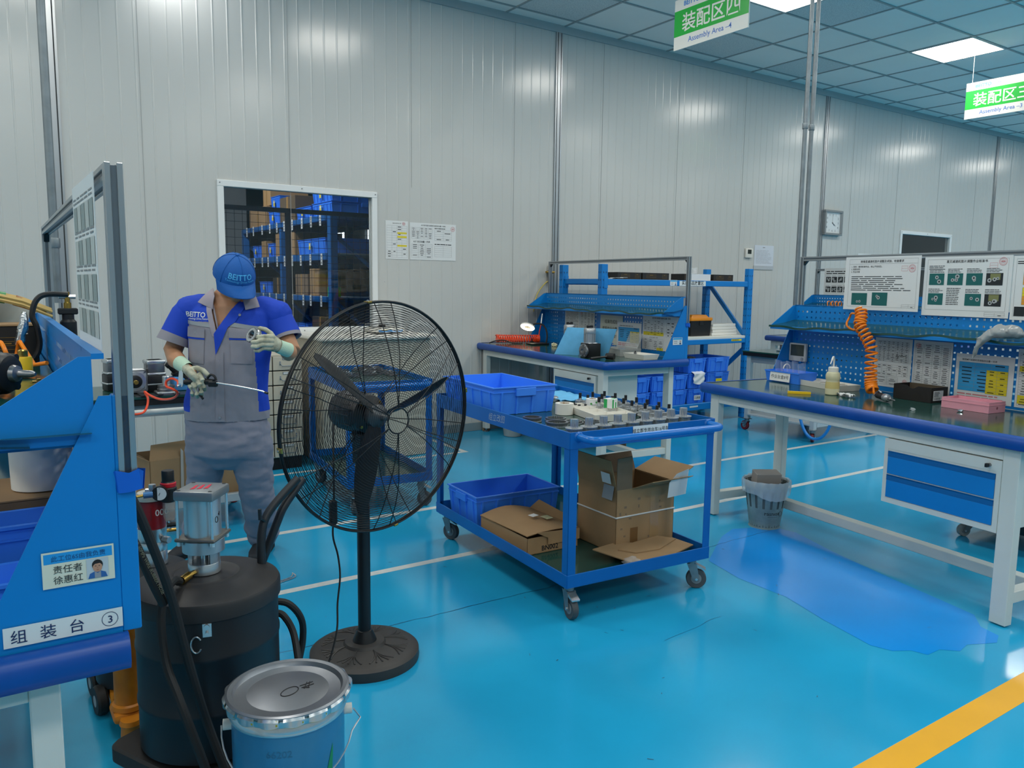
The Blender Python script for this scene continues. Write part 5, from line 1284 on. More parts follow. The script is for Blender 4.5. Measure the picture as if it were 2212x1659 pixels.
    g = G(); g.add([(-.03, -.10, .03), (.03, -.10, .03), (.04, -.15, .055), (.0, -.16, .08), (-.03, -.14, .06)], [(0, 1, 2, 3, 4)], CLEAR); g.build('loose_end', t)
    # printed card and air fitting at the near corner of the far pegboard end
    g = G(); g.box(-.012, .012, -.004, .004, 0, .03, GREY, .002); g.cyl((0, 0, .012), (0, -.02, .012), .004, BRASS, n=8); solo(g, 'metal_clip', 'small grey clip at the far corner of the right bench', 'clip', P(.66, .0-.015, RZ+.001), a)
rb_things()

# waste bin under the right bench
def waste_bin():
    t = thing('waste_bin', 'grey slotted waste bin with plastic liner under the right bench', 'waste bin', (4.075, 3.135, 0), -.4)
    gp = mat('grey bin plastic', '#8fa3a2', .5, noise=.3, nscale=9, col2='#6c807f'); H = .30; r0, r1 = .092, .137
    g = G(); n = 48; ks = [0, .01, .05, .135, .245, .28, .30]; vs = []; fs = []
    for z in ks:
        rr = r0+(r1-r0)*(z/H)+(.006 if z in (0,) else 0); vs += [(rr*cos(2*pi*i/n), rr*sin(2*pi*i/n), z) for i in range(n)]
    for j in range(len(ks)-1):
        for i in range(n):
            if ks[j] == .135 and i % 3 == 1: continue
            fs.append((j*n+i, j*n+(i+1) % n, (j+1)*n+(i+1) % n, (j+1)*n+i))
    fs.append(tuple(range(n))[::-1]); g.add(vs, fs, gp); g.lathe([(.094, .012), (.130, .29)], mat('liner in bin', '#5b6462', .6), n=32, capt=False); g.build('bin_body', t)
    def wrap(s, a0, z0, size, m, off=0):
        q, f, w = text_geo(s, off); R = r0+(r1-r0)*(z0/H)+.0025; return [((R)*cos(a0+(x-w/2)*size/R), R*sin(a0+(x-w/2)*size/R), z0+y*size) for x, y in q], f
    g = G(); q, f = wrap('Fashion', radians(-95), .095, .034, INK); g.add(q, f, INK)
    R = r0+(r1-r0)*(.1/H)+.0025
    g.tube([(R*cos(radians(-62)+.16*cos(e)), R*sin(radians(-62)+.16*cos(e)), .102+.015*sin(e)) for e in [i*2*pi/14 for i in range(15)]], .0009, INK, n=4); g.tube([(R*cos(radians(-110)+.02*i), R*sin(radians(-110)+.02*i), .085) for i in range(30)], .0006, INK, n=4); g.build('printed_mark', t)
    g = G(); n = 60; r = random.Random(7); rings = []
    for k, (rr, z) in enumerate(((.128, .27), (.134, .298), (.142, .305), (.147, .29), (.146, .255), (.142, .225))): rings.append([((rr+.004*sin(i*1.7+k)+.003*r.random()*(k > 1))*cos(2*pi*i/n), (rr+.004*sin(i*1.7+k)+.003*r.random()*(k > 1))*sin(2*pi*i/n), z-(.035*max(0, sin(i*.16+.6)) if k == 5 else 0)+.004*r.random()) for i in range(n)])
    g.loft(rings, mat('translucent bin liner', '#dfe6ea', .25, alpha=.5, bump=.4, bscale=50), caps=False); g.build('liner_bag', t)
    g = G(); M = Matrix.Translation((.0, .01, .262)) @ Matrix.Rotation(.12, 4, 'X') @ Matrix.Rotation(.05, 4, 'Z'); g.box(-.078, .078, -.05, .05, 0, .085, mat('grey beige carton', '#a29a94', .7), .002, M=M); t2 = solo(g, 'paper_box', 'grey cardboard box sticking out of the waste bin', 'box', (4.075, 3.135, 0.002), -.62)
waste_bin()

# ================================================================ things on the middle bench
def mb_things():
    Z = MZ+.001; a = MBF.a
    def P(s, t, z=Z): return MBF.p(s, t, z)
    g = G(); pts = coil([P(.50, 2.12, MZ+.045), P(.52, 1.95, MZ+.043), P(.60, 1.85, MZ+.041), P(.66, 1.70, MZ+.041)], .036, 26, 14)
    pts = coil([P(.16, 2.12, MZ+.05), P(.28, 2.10, MZ+.046), P(.42, 2.08, MZ+.044), P(.56, 2.05, MZ+.044), P(.62, 2.03, MZ+.044)], .036, 22, 14)
    g.tube(pts+[Vector(P(.66, 2.10, MZ+.11)), Vector(P(.68, 2.10, MZ+.19))], .0058, RED, n=7); g.tube([P(.68, 2.10, MZ+.19), P(.70, 2.11, MZ+.30)], .009, STEEL, n=8); solo(g, 'coiled_air_hose', 'red coiled air hose lying at the far end of the middle bench', 'hose')
    # ring lamp
    t = thing('ring_lamp', 'lit magnifier ring lamp on a curved black arm on the middle bench', 'lamp', P(.47, 1.82), a)
    g = G(); g.box(-.10, .10, -.07, .07, 0, .016, BLACK, .006, 2); g.build('base', t)
    c = Vector((-.075, .07, .178)); nv = Vector((-.42, -.30, -.86)).normalized()
    g = G(); g.tube(smooth_path([(.085, -.03, .012), (.095, -.03, .09), (.085, -.01, .165), (.05, .02, .205), (.0, .05, .205), (-.02, .06, .195)]), .0085, BLACK, n=10); g.build('arm', t)
    g = G(); e1 = nv.orthogonal().normalized(); e2 = nv.cross(e1); R = .060; 
    g.lathe([(.032, -.008), (.072, -.008), (.075, -.002), (.075, .006), (.070, .008), (.034, .008), (.032, -.008)], mat('lamp housing', '#d8d6d0', .4), o=c, ax=nv, n=40, capt=False, capb=False); g.build('lamp_head', t)
    g = G(); em = mat('lit lamp diffuser', (1, .93, .78), .5, emit=7); g.lathe([(.033, .0085), (.071, .0085), (.069, .012), (.036, .012), (.033, .0085)], em, o=c, ax=nv, n=40, capt=False, capb=False); g.build('diffuser', t)
    g = G(); g.lathe([(.032, .0), (.001, .001)], mat('lens glass', '#d9cdb8', .1, alpha=.35), o=c, ax=nv, n=30); g.build('lens', t)
    g = G(); g.tube(smooth_path([P(.07, 2.10, Z+.006), P(.12, 2.05, Z+.03), P(.2, 2.02, Z+.035), P(.28, 1.99, Z+.008), P(.36, 1.93, Z+.008)]), .006, BLACK, n=7); solo(g, 'power_cable', 'black cable looping in front of the red coil', 'cable')
    g = G(); g.box(-.02, .02, -.012, .012, 0, .022, BLACK, .003); g.cyl((0, 0, .02), (0, 0, .05), .006, BLACK, n=8); g.box(-.05, .03, -.009, .009, .0, .012, BLACK, .003); solo(g, 'tool_holder', 'small black holder beside the lamp base on the middle bench', 'holder', P(.50, 1.98), a)
    bm = bmesh.new(); bmesh.ops.create_icosphere(bm, subdivisions=3, radius=.03); r = random.Random(3)
    for w in bm.verts: w.co *= r.uniform(.6, 1.15); w.co.z = max(0, w.co.z*.8+.012)
    g = G(); g.bm(bm, mat('cream rag', '#d8d3b0', .8)); solo(g, 'rag_ball', 'crumpled cream rag beside the ring lamp base', 'rag', P(.50, 1.55))
    def gear_motor(label, s, t_, rz):
        t = thing('gear_motor', label, 'gear motor', P(s, t_), rz)
        g = G(); g.box(-.05, .075, -.058, .058, 0, .118, mat('black gearbox', '#141517', .4), .004, 2); g.build('gearbox', t)
        g = G(); g.lathe([(.056, 0), (.058, .003), (.058, .014), (.052, .018), (.034, .020), (.034, .024), (.018, .026), (.016, .02), (.001, .012)], DSTEEL, o=(-.05, 0, .058), ax=(-1, 0, 0), n=40)
        for k in range(6): q = k*pi/3; g.cyl((-.068, .046*cos(q), .058+.046*sin(q)), (-.071, .046*cos(q), .058+.046*sin(q)), .005, STEEL, n=8)
        g.build('output_flange', t)
        g = G(); g.box(-.05, .05, -.05, .05, .118, .124, ALUC, .003); g.lathe([(.046, .124), (.046, .21), (.043, .214)], ALUC, n=32)
        for k in range(16): q = 2*pi*k/16; M = Matrix.Rotation(q, 4, 'Z'); g.box(.044, .050, -.003, .003, .126, .20, ALUC, M=M)
        g.lathe([(.050, .20), (.051, .203), (.051, .235), (.046, .243), (.02, .248)], ALUC, n=32); g.build('motor_body', t)
        g = G(); 
        for x in (-.018, .018): g.box(x-.012, x+.012, -.010, .010, .246, .268, BLACK, .003)
        g.box(-.006, .006, -.006, .006, .246, .262, BLACK); g.build('connector', t)
    gear_motor('gear motor with round flange standing in front of the light blue pad', .14, .43, a-1.02+pi/2-.5)
    gear_motor('gear motor standing behind the light blue pad, partly hidden', .30, .98, a-.3)
    t = thing('padded_folder', 'light blue padded folder standing open between the two gear motors', 'folder', (0, 0, 0))
    def pad(p0, p1, h, lean):
        g = G(); p0, p1 = Vector(p0), Vector(p1); d = (p1-p0).normalized(); nn = Vector((d.y, -d.x, 0)); n, m = 8, 8; vs = []
        for i in range(n+1):
            for j in range(m+1):
                x, y = i/n, j/m; b = .010*(sin(pi*x)*sin(pi*y))**.5 if 0 < x < 1 and 0 < y < 1 else 0; vs.append(p0+(p1-p0)*x+Vector(lean)*y+Vector((0, 0, h*y))+nn*(b+.003))
        k = len(vs); vs += [v-nn*2*(.003) for v in vs]
        fs = [(i*(m+1)+j, (i+1)*(m+1)+j, (i+1)*(m+1)+j+1, i*(m+1)+j+1) for i in range(n) for j in range(m)]
        g.add(vs, fs+[tuple(k+e for e in f[::-1]) for f in fs], PADB); return g
    q = Vector(MBF.p(0, 0, 0))
    pad(P(.03, .80), P(.16, .62), .235, Vector(P(.12, .74))-Vector(P(.03, .80))).build('cover', t)
    pad(P(.17, .62), P(.30, .40), .24, Vector(P(.30, .56))-Vector(P(.28, .66))).build('cover', t)
    crate('small blue box behind the flanged gear motor', P(.62, .92), a, .16, .13, .075, None, None, ribs=False, cname='plastic_box')
    t = thing('air_valve', 'black and brass air valve with two round knobs beside the gear motor flange', 'valve', P(.33, .52), a); g = G(); g.box(-.03, .03, -.03, .05, .012, .04, BLACK, .006, 2); g.tube(smooth_path([(0, .02, .03), (.03, .05, .055), (.06, .07, .05)]), .008, BLACK, n=8); g.build('valve_body', t)
    for y, m in ((.02, DSTEEL), (-.035, BRASS)): g = G(); g.lathe([(.018, 0), (.021, .004), (.021, .02), (.014, .024)], m, o=(-.028, y, .024), ax=(-1, 0, 0), n=22); g.build('round_knob', t)
    t = thing('organiser_box', 'clear plastic compartment organiser on the middle bench', 'organiser', P(.56, .55), a-.16); cl = mat('clear rigid plastic', '#cdd0cb', .12, alpha=.38)
    g = G(); A, Bq, h = .10, .17, .055
    for x0, x1, y0, y1 in ((-A, A, -Bq, -Bq+.002), (-A, A, Bq-.002, Bq), (-A, -A+.002, -Bq, Bq), (A-.002, A, -Bq, Bq)): g.box(x0, x1, y0, y1, 0, h, cl)
    g.box(-A, A, -Bq, Bq, 0, .002, cl); g.box(-A-.003, A+.003, -Bq-.003, Bq+.003, h, h+.006, cl)
    for k in range(1, 8): y = -Bq+2*Bq*k/8; g.box(-A+.002, A-.002, y-.001, y+.001, .002, h-.002, cl)
    g.box(-.001, .001, -Bq+.002, Bq-.002, .002, h-.002, cl); g.build('case', t); g = G(); g.prism([(-.12, 0), (.12, 0), (.12, .13), (-.12, .13)], (A, .02, h), (0, 1, 0), (.45, 0, 1), (.003, 0, 0), cl); g.build('raised_lid', t)
    t = thing('parts_tray', 'low white tray with a few steel parts at the near end of the middle bench', 'tray', P(.49, .185), a+.05); g = G(); A, Bq, h = .085, .13, .042
    def rect(x, y, z): return [(-x, -y, z), (x, -y, z), (x, y, z), (-x, y, z)]
    g.loft([rect(A-.012, Bq-.012, 0), rect(A, Bq, h), rect(A-.004, Bq-.004, h), rect(A-.018, Bq-.018, .005)], WPLAS); g.build('tray_shell', t)
    g = G(); g.cyl((-.02, .05, .005), (-.02, .05, .05), .012, DSTEEL, n=14); g.cyl((-.02, .05, .05), (-.02, .05, .06), .005, BLACK, n=8)
    for k in range(5): g.cyl((0, .02-.012*k, .006), (0, .02-.012*k, .03), .004, STEEL, n=8)
    g.build('steel_parts', t)['kind'] = 'stuff'
    t = thing('rubber_mallet', 'black rubber mallet lying on the middle bench near its front corner', 'mallet', P(.20, .21, Z), a+.52); M = Matrix.Rotation(0, 4, 'Z'); g = G(); g.cyl((-.01, -.035, .026), (-.01, .035, .026), .026, RUB, n=22); g.build('mallet_head', t)
    g = G(); g.tube([(-.0, 0, .026), (-.10, .06, .02), (-.17, .10, .013)], [.008, .009, .011], BLACK, n=10); g.build('handle', t)
mb_things()
# ================================================================ storage rack behind the middle bench
def upright(root, x, y0, y1, h, braces):
    for y in (y0, y1):
        g = G(); g.box(x-.04, x+.04, y-.03, y+.03, .005, h, BLUE, .004); hl = mat('punched slot', '#0b4d80', .5)
        for k in range(int(h/.075)):
            z = .06+k*.075
            for s in (-1, 1): g.prism([(-.006, -.012), (.006, -.004), (.006, .012), (-.006, .004)], (x+s*.018, y-.0304, z), (s, 0, 0), (0, 0, 1), (0, -.0004, 0), hl); g.prism([(-.006, -.012), (.006, -.004), (.006, .012), (-.006, .004)], (x-.0404, y+s*.014, z), (0, s, 0), (0, 0, 1), (-.0004, 0, 0), hl)
        g.build('post', root)
    for z0, z1 in braces:
        g = G(); a = Vector((x, y0+.03, z0)); b = Vector((x, y1-.03, z1)); d = b-a; n = Vector((0, -d.z, d.y)).normalized()*.024
        g.prism([(0, 0), (1, 0), (1, 1), (0, 1)], a-n-Vector((.012, 0, 0)), d, n*2, (.024, 0, 0), BLUE); g.build('brace', root)
def storage_rack():
    t = thing('storage_rack', 'tall blue storage rack behind the middle workbench', 'rack', (0, 0, 0)); y0, y1 = 6.03, 6.66
    upright(t, 5.15, y0, y1, 1.715, [(.5, 1.1), (1.545, 1.545)]); upright(t, 7.33, y0, y1, 1.715, [(.96, 1.55), (.80, .30)])
    for z0, z1 in ((1.51, 1.57), (.875, .93), (.15, .225)):
        for y in (y0, y1):
            g = G(); g.box(5.19, 7.29, y-.028, y+.005, z0, z1, BLUE, .005)
            for x in (5.19, 7.29): g.box(x-.05 if x < 6 else x, x if x < 6 else x+.05, y-.034, y-.03, z0-.03, z1+.03, BLUE, .001)
            g.build('beam', t)
    for z, m in ((1.553, GREY), (.93, mat('white shelf board', '#dcdcd4', .5)), (.20, GREY)):
        g = G(); g.box(5.16, 7.32, y0+.006 if z != .93 else y0-.02, y1-.03, z, z+.018 if z != .93 else z+.028, m, .002); g.build('shelf_board', t)
    g = G(); y = y0-.0285; u, v = Vector((1, 0, 0)), Vector((0, 0, 1))
    g.prism([(0, 0), (.40, 0), (.40, .052), (0, .052)], (6.19, y, 1.512), u, v, (0, -.001, 0), WHITE); g.text('实装部品放置区', Vector((6.39, y-.0012, 1.526)), u, v, .048, INK, 'CENTER', .01); g.build('shelf_label', t)
    id_plate(t, (6.05, y-.0005, 1.512), u, v); o = [c for c in COL.objects if c.parent == t and c.name.startswith('name_plate')][0]; 
    g = G(); g.prism([(0, 0), (.17, 0), (.17, .02), (0, .02)], (7.05, y-.0003, .90), u, v, (0, -.001, 0), YEL); dash_lines(g, Vector((7.06, y-.0016, .903)), u, v, .15, .014, 1, INK); g.build('yellow_label', t)
    g = G(); g.prism([(0, 0), (.13, 0), (.13, .018), (0, .018)], (6.42, y-.0003, .185), u, v, (0, -.001, 0), WHITE); g.build('white_label', t)
    def black_box(x0, x1, label, white=False, film=False):
        m = mat('white carton', '#d6d8da', .6) if white else mat('black carton', '#1e1c1b', .55); w = x1-x0; h = .07
        b = thing('shoe_size_carton', label, 'box', (x0, 6.08, 1.572)); b.name = 'parts_carton'
        g = G(); n = 16; top = [(w*i/n, h-(.012*max(0, 1-((i-5)/1.2)**2)**.5)) for i in range(n+1)]
        g.prism([(0, 0), (w, 0)]+top[::-1], (0, 0, 0), u, v, (0, .003, 0), m); g.box(0, w, .003, .2, 0, h, m)
        gp = mat('gold print', '#8a6a2c', .5)
        if not white: table(g, Vector((w*.15, -.0004, .018)), u, v, w*.35, .034, 1, 3, m=gp, ink=gp); table(g, Vector((w*.74, -.0004, .016)), u, v, w*.17, .038, 1, 3, m=gp, ink=gp)
        g.build('carton_body', b)
    black_box(5.39, 5.71, 'black carton leftmost on the rack top shelf'); black_box(5.73, 6.11, 'black carton second from the left on the rack top shelf'); black_box(6.34, 6.44, 'black carton half hidden behind the frame post on the rack top'); black_box(6.45, 6.75, 'white carton on the rack top shelf', True); black_box(6.80, 7.12, 'black carton rightmost on the rack top shelf')
    g = G(); r = random.Random(2)
    for k in range(4): a = r.uniform(0, .3); g.box(0+.06*k, .1+.06*k, 0, .09, .003+.004*k, .006+.004*k, WHITE, M=Matrix.Rotation(a, 4, 'Z'))
    solo(g, 'paper_scraps', 'pale paper scraps at the left of the black cartons on the rack top', 'paper', (5.24, 6.07, 1.572))
    b = thing('plastic_film', 'clear crumpled film standing behind the white carton on the rack', 'film', (6.72, 6.32, 1.572)); g = G(); r = random.Random(8)
    for k in range(5): a = r.uniform(0, 3); g.add([(-.05*cos(a), -.05*sin(a), 0), (.05*cos(a), .05*sin(a), 0), (.08*cos(a+.2), .08*sin(a), .12), (-.04*cos(a), -.06*sin(a), .15)], [(0, 1, 2, 3)], CLEAR)
    g.build('film', b)
    b = thing('tool_box', 'black toolbox with orange lid on the rack shelf', 'toolbox', (6.52, 6.12, .959)); g = G(); g.loft([[(x0, y0, z), (x1, y0, z), (x1, y1, z), (x0, y1, z)] for x0, x1, y0, y1, z in ((.01, .31, .01, .19, 0), (0, .32, 0, .2, .17))], BLACK); g.box(.13, .19, -.006, .006, .12, .18, BLACK, .003); g.build('box_body', b)
    g = G(); oc = mat('orange lid', '#e08a1c', .4); g.box(-.01, .33, -.01, .21, .17, .205, oc, .006, 2); g.loft([[(x0, y0, z), (x1, y0, z), (x1, y1, z), (x0, y1, z)] for x0, x1, y0, y1, z in ((.02, .30, .02, .18, .205), (.05, .27, .04, .16, .235))], oc); g.build('lid', b)
    for k in range(4):
        g = G(); g.box(0, .41-.01*(k % 2), 0, .26, 0, .031, mat('white foam', '#e1e0da', .8), .004); solo(g, 'foam_tray', ['lowest white foam sheet in the rack stack', 'second white foam sheet from below in the rack stack', 'third white foam sheet from below in the rack stack', 'top white foam sheet of the rack stack'][k], 'foam sheet', (6.87+.01*(k % 2), 6.13, .959+.0325*k), .02*(k-1), 'white foam sheets on the rack')
    # blue crates on the lowest shelf
    lab = {(1, 2): None}
    rows = [(5.92, 0), (6.10, 0), (6.29, 0), (6.62, .0), (6.95, 0)]
    cols = [('first crate column from the left', 5.72), ('second crate column', 6.0), ('third crate column', 6.28), ('fourth crate column under the toolbox', 6.56), ('right-hand crate column', 6.90)]
    dims = [.26, .26, .26, .27, .36]; hs = .168
    hgt = [2, 2, 2, 3, 3]
    for c, (nm, x) in enumerate(cols):
        for k in range(hgt[c]):
            lv = ('bottom', 'second', 'top')[k] if hgt[c] == 3 else ('bottom', 'top')[k]
            pl = ('工具盒', 1) if (c, k) == (3, 0) else (('y', 1) if (c, k) == (4, 1) else None)
            crate('%s blue crate in the %s on the rack bottom shelf' % (lv, nm), (x, 6.23, .222+k*hs), -pi/2, .40, dims[c], hs-.004, 'stacked blue crates on the rack bottom shelf', pl, cname='stacking_crate')
    g = G(); n = 8; vs = []
    for i in range(n+1):
        for j in range(n+1): vs.append((.17*i/n-.01*j/n, -.004-.012*sin(j*.7+i*.5)**2, -.115*j/n-.02*sin(pi*i/n)*(j/n)))
    for i in range(n+1): vs[i*(n+1)] = (.17*i/n, .035, .004); 
    fs = [(i*(n+1)+j, (i+1)*(n+1)+j, (i+1)*(n+1)+j+1, i*(n+1)+j+1) for i in range(n) for j in range(n)]; k = len(vs)
    g.add(vs+[(x, y-.002, z) for x, y, z in vs], fs+[tuple(k+e for e in f[::-1]) for f in fs], mat('white plastic bag', '#e4e6e6', .35)); solo(g, 'plastic_bag', 'white plastic bag hanging from a crate on the rack', 'bag', (6.47, 6.012, .572))
    bm = bmesh.new(); bmesh.ops.create_icosphere(bm, subdivisions=3, radius=.1); r = random.Random(5)
    for w in bm.verts: w.co *= r.uniform(.7, 1.1); w.co.z = max(w.co.z*.35, -.02)
    g = G(); g.bm(bm, mat('dark parts in film', '#5c6064', .25, .4)); solo(g, 'bagged_parts', 'dark parts in clear film in the top crate under the toolbox', 'parts', (6.56, 6.2, .70))
storage_rack()

# under the middle bench
def under_mb():
    g = G(); g.box(-.004, .004, 0, 1.25, .01, .70, CARDD, .001); solo(g, 'dark_cardboard', 'large dark cardboard sheet standing under the middle bench', 'cardboard', MBF.p(.80, .75, 0), MBF.a)
    g = G(); g.box(0, .09, 0, .012, 0, .90, CARD, .001); g.box(.003, .085, -.01, 0, 0, .86, CARDD, .001); solo(g, 'cardboard_sheets', 'folded brown cardboard wedged between the middle bench and the wall', 'cardboard', (4.25, 6.80, .001), .1)
    g = G(); gp = mat('grey bin plastic', '#8fa3a2', .5); g.lathe([(.085, 0), (.09, .005), (.12, .28), (.125, .285), (.118, .285), (.086, .01)], mat('plain grey bin', '#9da4a4', .5), n=36); solo(g, 'waste_bin', 'plain grey waste bin under the middle bench', 'waste bin', (4.375, 6.44, 0.001))
under_mb()

# ================================================================ office furniture by the window
def file_cabinet():
    t = thing('file_cabinet', 'beige cabinet of small file drawers behind the person', 'cabinet', (0, 0, 0)); x0, x1, y0, y1 = 1.66, 2.14, 6.17, 6.84
    g = G(); g.box(x0, x1, y0+.012, y1, .10, .93, CREAM, .003); g.build('carcass', t)
    g = G(); g.box(x0+.01, x1-.01, y0+.03, y1-.02, 0.001, .10, mat('black plinth', '#121315', .6)); g.build('plinth', t)
    g = G(); g.box(x0+.01, x1-.01, y0+.006, y0+.012, .112, .915, mat('drawer gap', '#151515', .8)); g.build('drawer_gaps', t)
    h = (.922-.105)/7
    for c in range(2):
        for k in range(7):
            a = x0+.006+c*.236; z = .106+k*h; g = G(); g.box(a, a+.228, y0-.006, y0+.008, z, z+h-.009, CREAM, .003); d = g.build('drawer', t)
            g = G(); zz = z+.035
            g.tube([(a+.055, y0-.004, zz+.022), (a+.055, y0-.022, zz+.016), (a+.066, y0-.03, zz), (a+.162, y0-.03, zz), (a+.173, y0-.022, zz+.016), (a+.173, y0-.004, zz+.022)], .0045, ZINC, n=7); g.box(a+.05, a+.06, y0-.009, y0-.005, zz+.005, zz+.035, STEEL); g.box(a+.168, a+.178, y0-.009, y0-.005, zz+.005, zz+.035, STEEL); g.build('handle', d)
            g = G(); g.box(a+.075, a+.155, y0-.009, y0-.006, z+h-.034, z+h-.014, ZINC); g.quad((a+.08, y0-.0095, z+h-.031), (.07, 0, 0), (0, 0, .014), WHITE); g.build('label_holder', d)
    t = thing('desk', 'beige panel desk with white top under the window, behind the fan', 'desk', (0, 0, 0)); g = G(); g.box(2.29, 3.27, 6.12, 6.84, .005, 1.03, CREAM, .003); g.build('body', t); g = G(); g.box(2.25, 3.31, 6.06, 6.845, 1.03, 1.062, mat('white desk top', '#dcd9d0', .35), .012, 2); g.build('desk_top', t)
    t = thing('bench_scale', 'white weighing scale with yellow and blue panel on the desk', 'scale', (2.98, 6.40, 1.063)); g = G(); g.box(-.14, .14, -.10, .16, .008, .05, WPLAS, .012, 2); 
    for sx in (-.11, .11):
        for sy in (-.07, .13): g.cyl((sx, sy, 0), (sx, sy, .01), .014, BLACK, n=10)
    g.build('scale_base', t); g = G(); g.box(-.15, .15, .0, .17, .075, .083, STEEL, .003); g.cyl((0, .08, .045), (0, .08, .078), .03, BLACK, n=14); g.build('weighing_plate', t)
    g = G(); u, v = Vector((1, 0, 0)), Vector((0, .45, 1)).normalized(); o = Vector((-.125, -.105, .012)); g.prism([(0, 0), (.25, 0), (.25, .042), (0, .042)], o, u, v, (0, -.004, 0), WPLAS); o = o+Vector((0, -.0046, 0)); g.quad(o+u*.01+v*.004, u*.23, v*.034, mat('scale panel blue', '#4f8fca', .4)); g.quad(o+u*.016+v*.022+Vector((0, -.0004, 0)), u*.11, v*.012, YEL)
    for k in range(6): g.quad(o+u*(.14+.015*k)+v*.01+Vector((0, -.0004, 0)), u*.010, v*.009, WHITE)
    g.build('control_panel', t)
file_cabinet()

# ================================================================ wheeled benches
def wheeled_bench(label, x0, x1, y0, y1, z, glass=False, rail=False, caster_r=.05, hose=False):
    t = thing('wheeled_bench', label, 'bench', (0, 0, 0)); g = G(); g.box(x0, x1, y0, y1, z-.014, z, MATG, .002); g.build('bench_mat', t)
    g = G(); g.box(x0+.004, x1-.004, y0+.004, y1-.004, z-.05, z-.0145, BLACK, .003); g.build('bench_top', t)
    lg = mat('pale grey frame', '#b9c0c2', .45); redw = mat('red caster wheel', '#7d1d20', .4)
    for x in (x0+.06, x1-.06):
        for y in (y0+.06, y1-.06):
            g = G(); g.box(x-.025, x+.025, y-.025, y+.025, .125, z-.05, lg, .003); l = g.build('leg', t); 
    for i, (x, y) in enumerate(((x0+.06, y0+.06), (x0+.06, y1-.06), (x1-.06, y0+.06), (x1-.06, y1-.06))): caster(t, x, y, .125, .5+i, caster_r, redw)
    g = G(); g.box(x0+.05, x1-.05, y0+.04, y1-.04, z-.12, z-.051, GREY, .002); g.build('top_frame', t)
    for y in (y0+.05, y1-.05): g = G(); g.box(x0+.085, x1-.085, y-.02, y+.02, .15, .20, lg, .003); g.build('stretcher', t)
    g = G(); g.box(x0+.03, x1-.03, y0+.072, y1-.072, .165, .18, lg); g.build('lower_shelf', t)
    if rail: g = G(); g.tube(smooth_path([(x0+.05, y0+.045, z-.07), (x0+.06, y0-.03, z-.075), (x0+.10, y0-.055, z-.078), (x1-.10, y0-.055, z-.078), (x1-.06, y0-.03, z-.075), (x1-.05, y0+.045, z-.07)]), .016, mat('pale grey rail', '#c3c8c6', .35), n=12); g.build('push_rail', t)
    if hose: g = G(); g.tube(smooth_path([(x0-.03, y0+.18, .42), (x0-.04, y0+.13, .22), (x0-.04, y0+.06, .10), (x0-.03, y0-.02, .06), (x0-.02, y0-.10, .09), (x0, y0-.16, .2), (x0+.02, y0-.18, .40)]), .014, mat('blue hose', '#1a7cc9', .35), n=10); g.build('hanging_hose', t)
    return t
wheeled_bench('wheeled bench with green glassy top behind the person, loaded with gear motors', .42, 1.46, 4.86, 5.48, .838, rail=True)
wheeled_bench('wheeled bench with red casters far behind the right workbench', 6.66, 7.82, 4.60, 5.52, .845, hose=True)

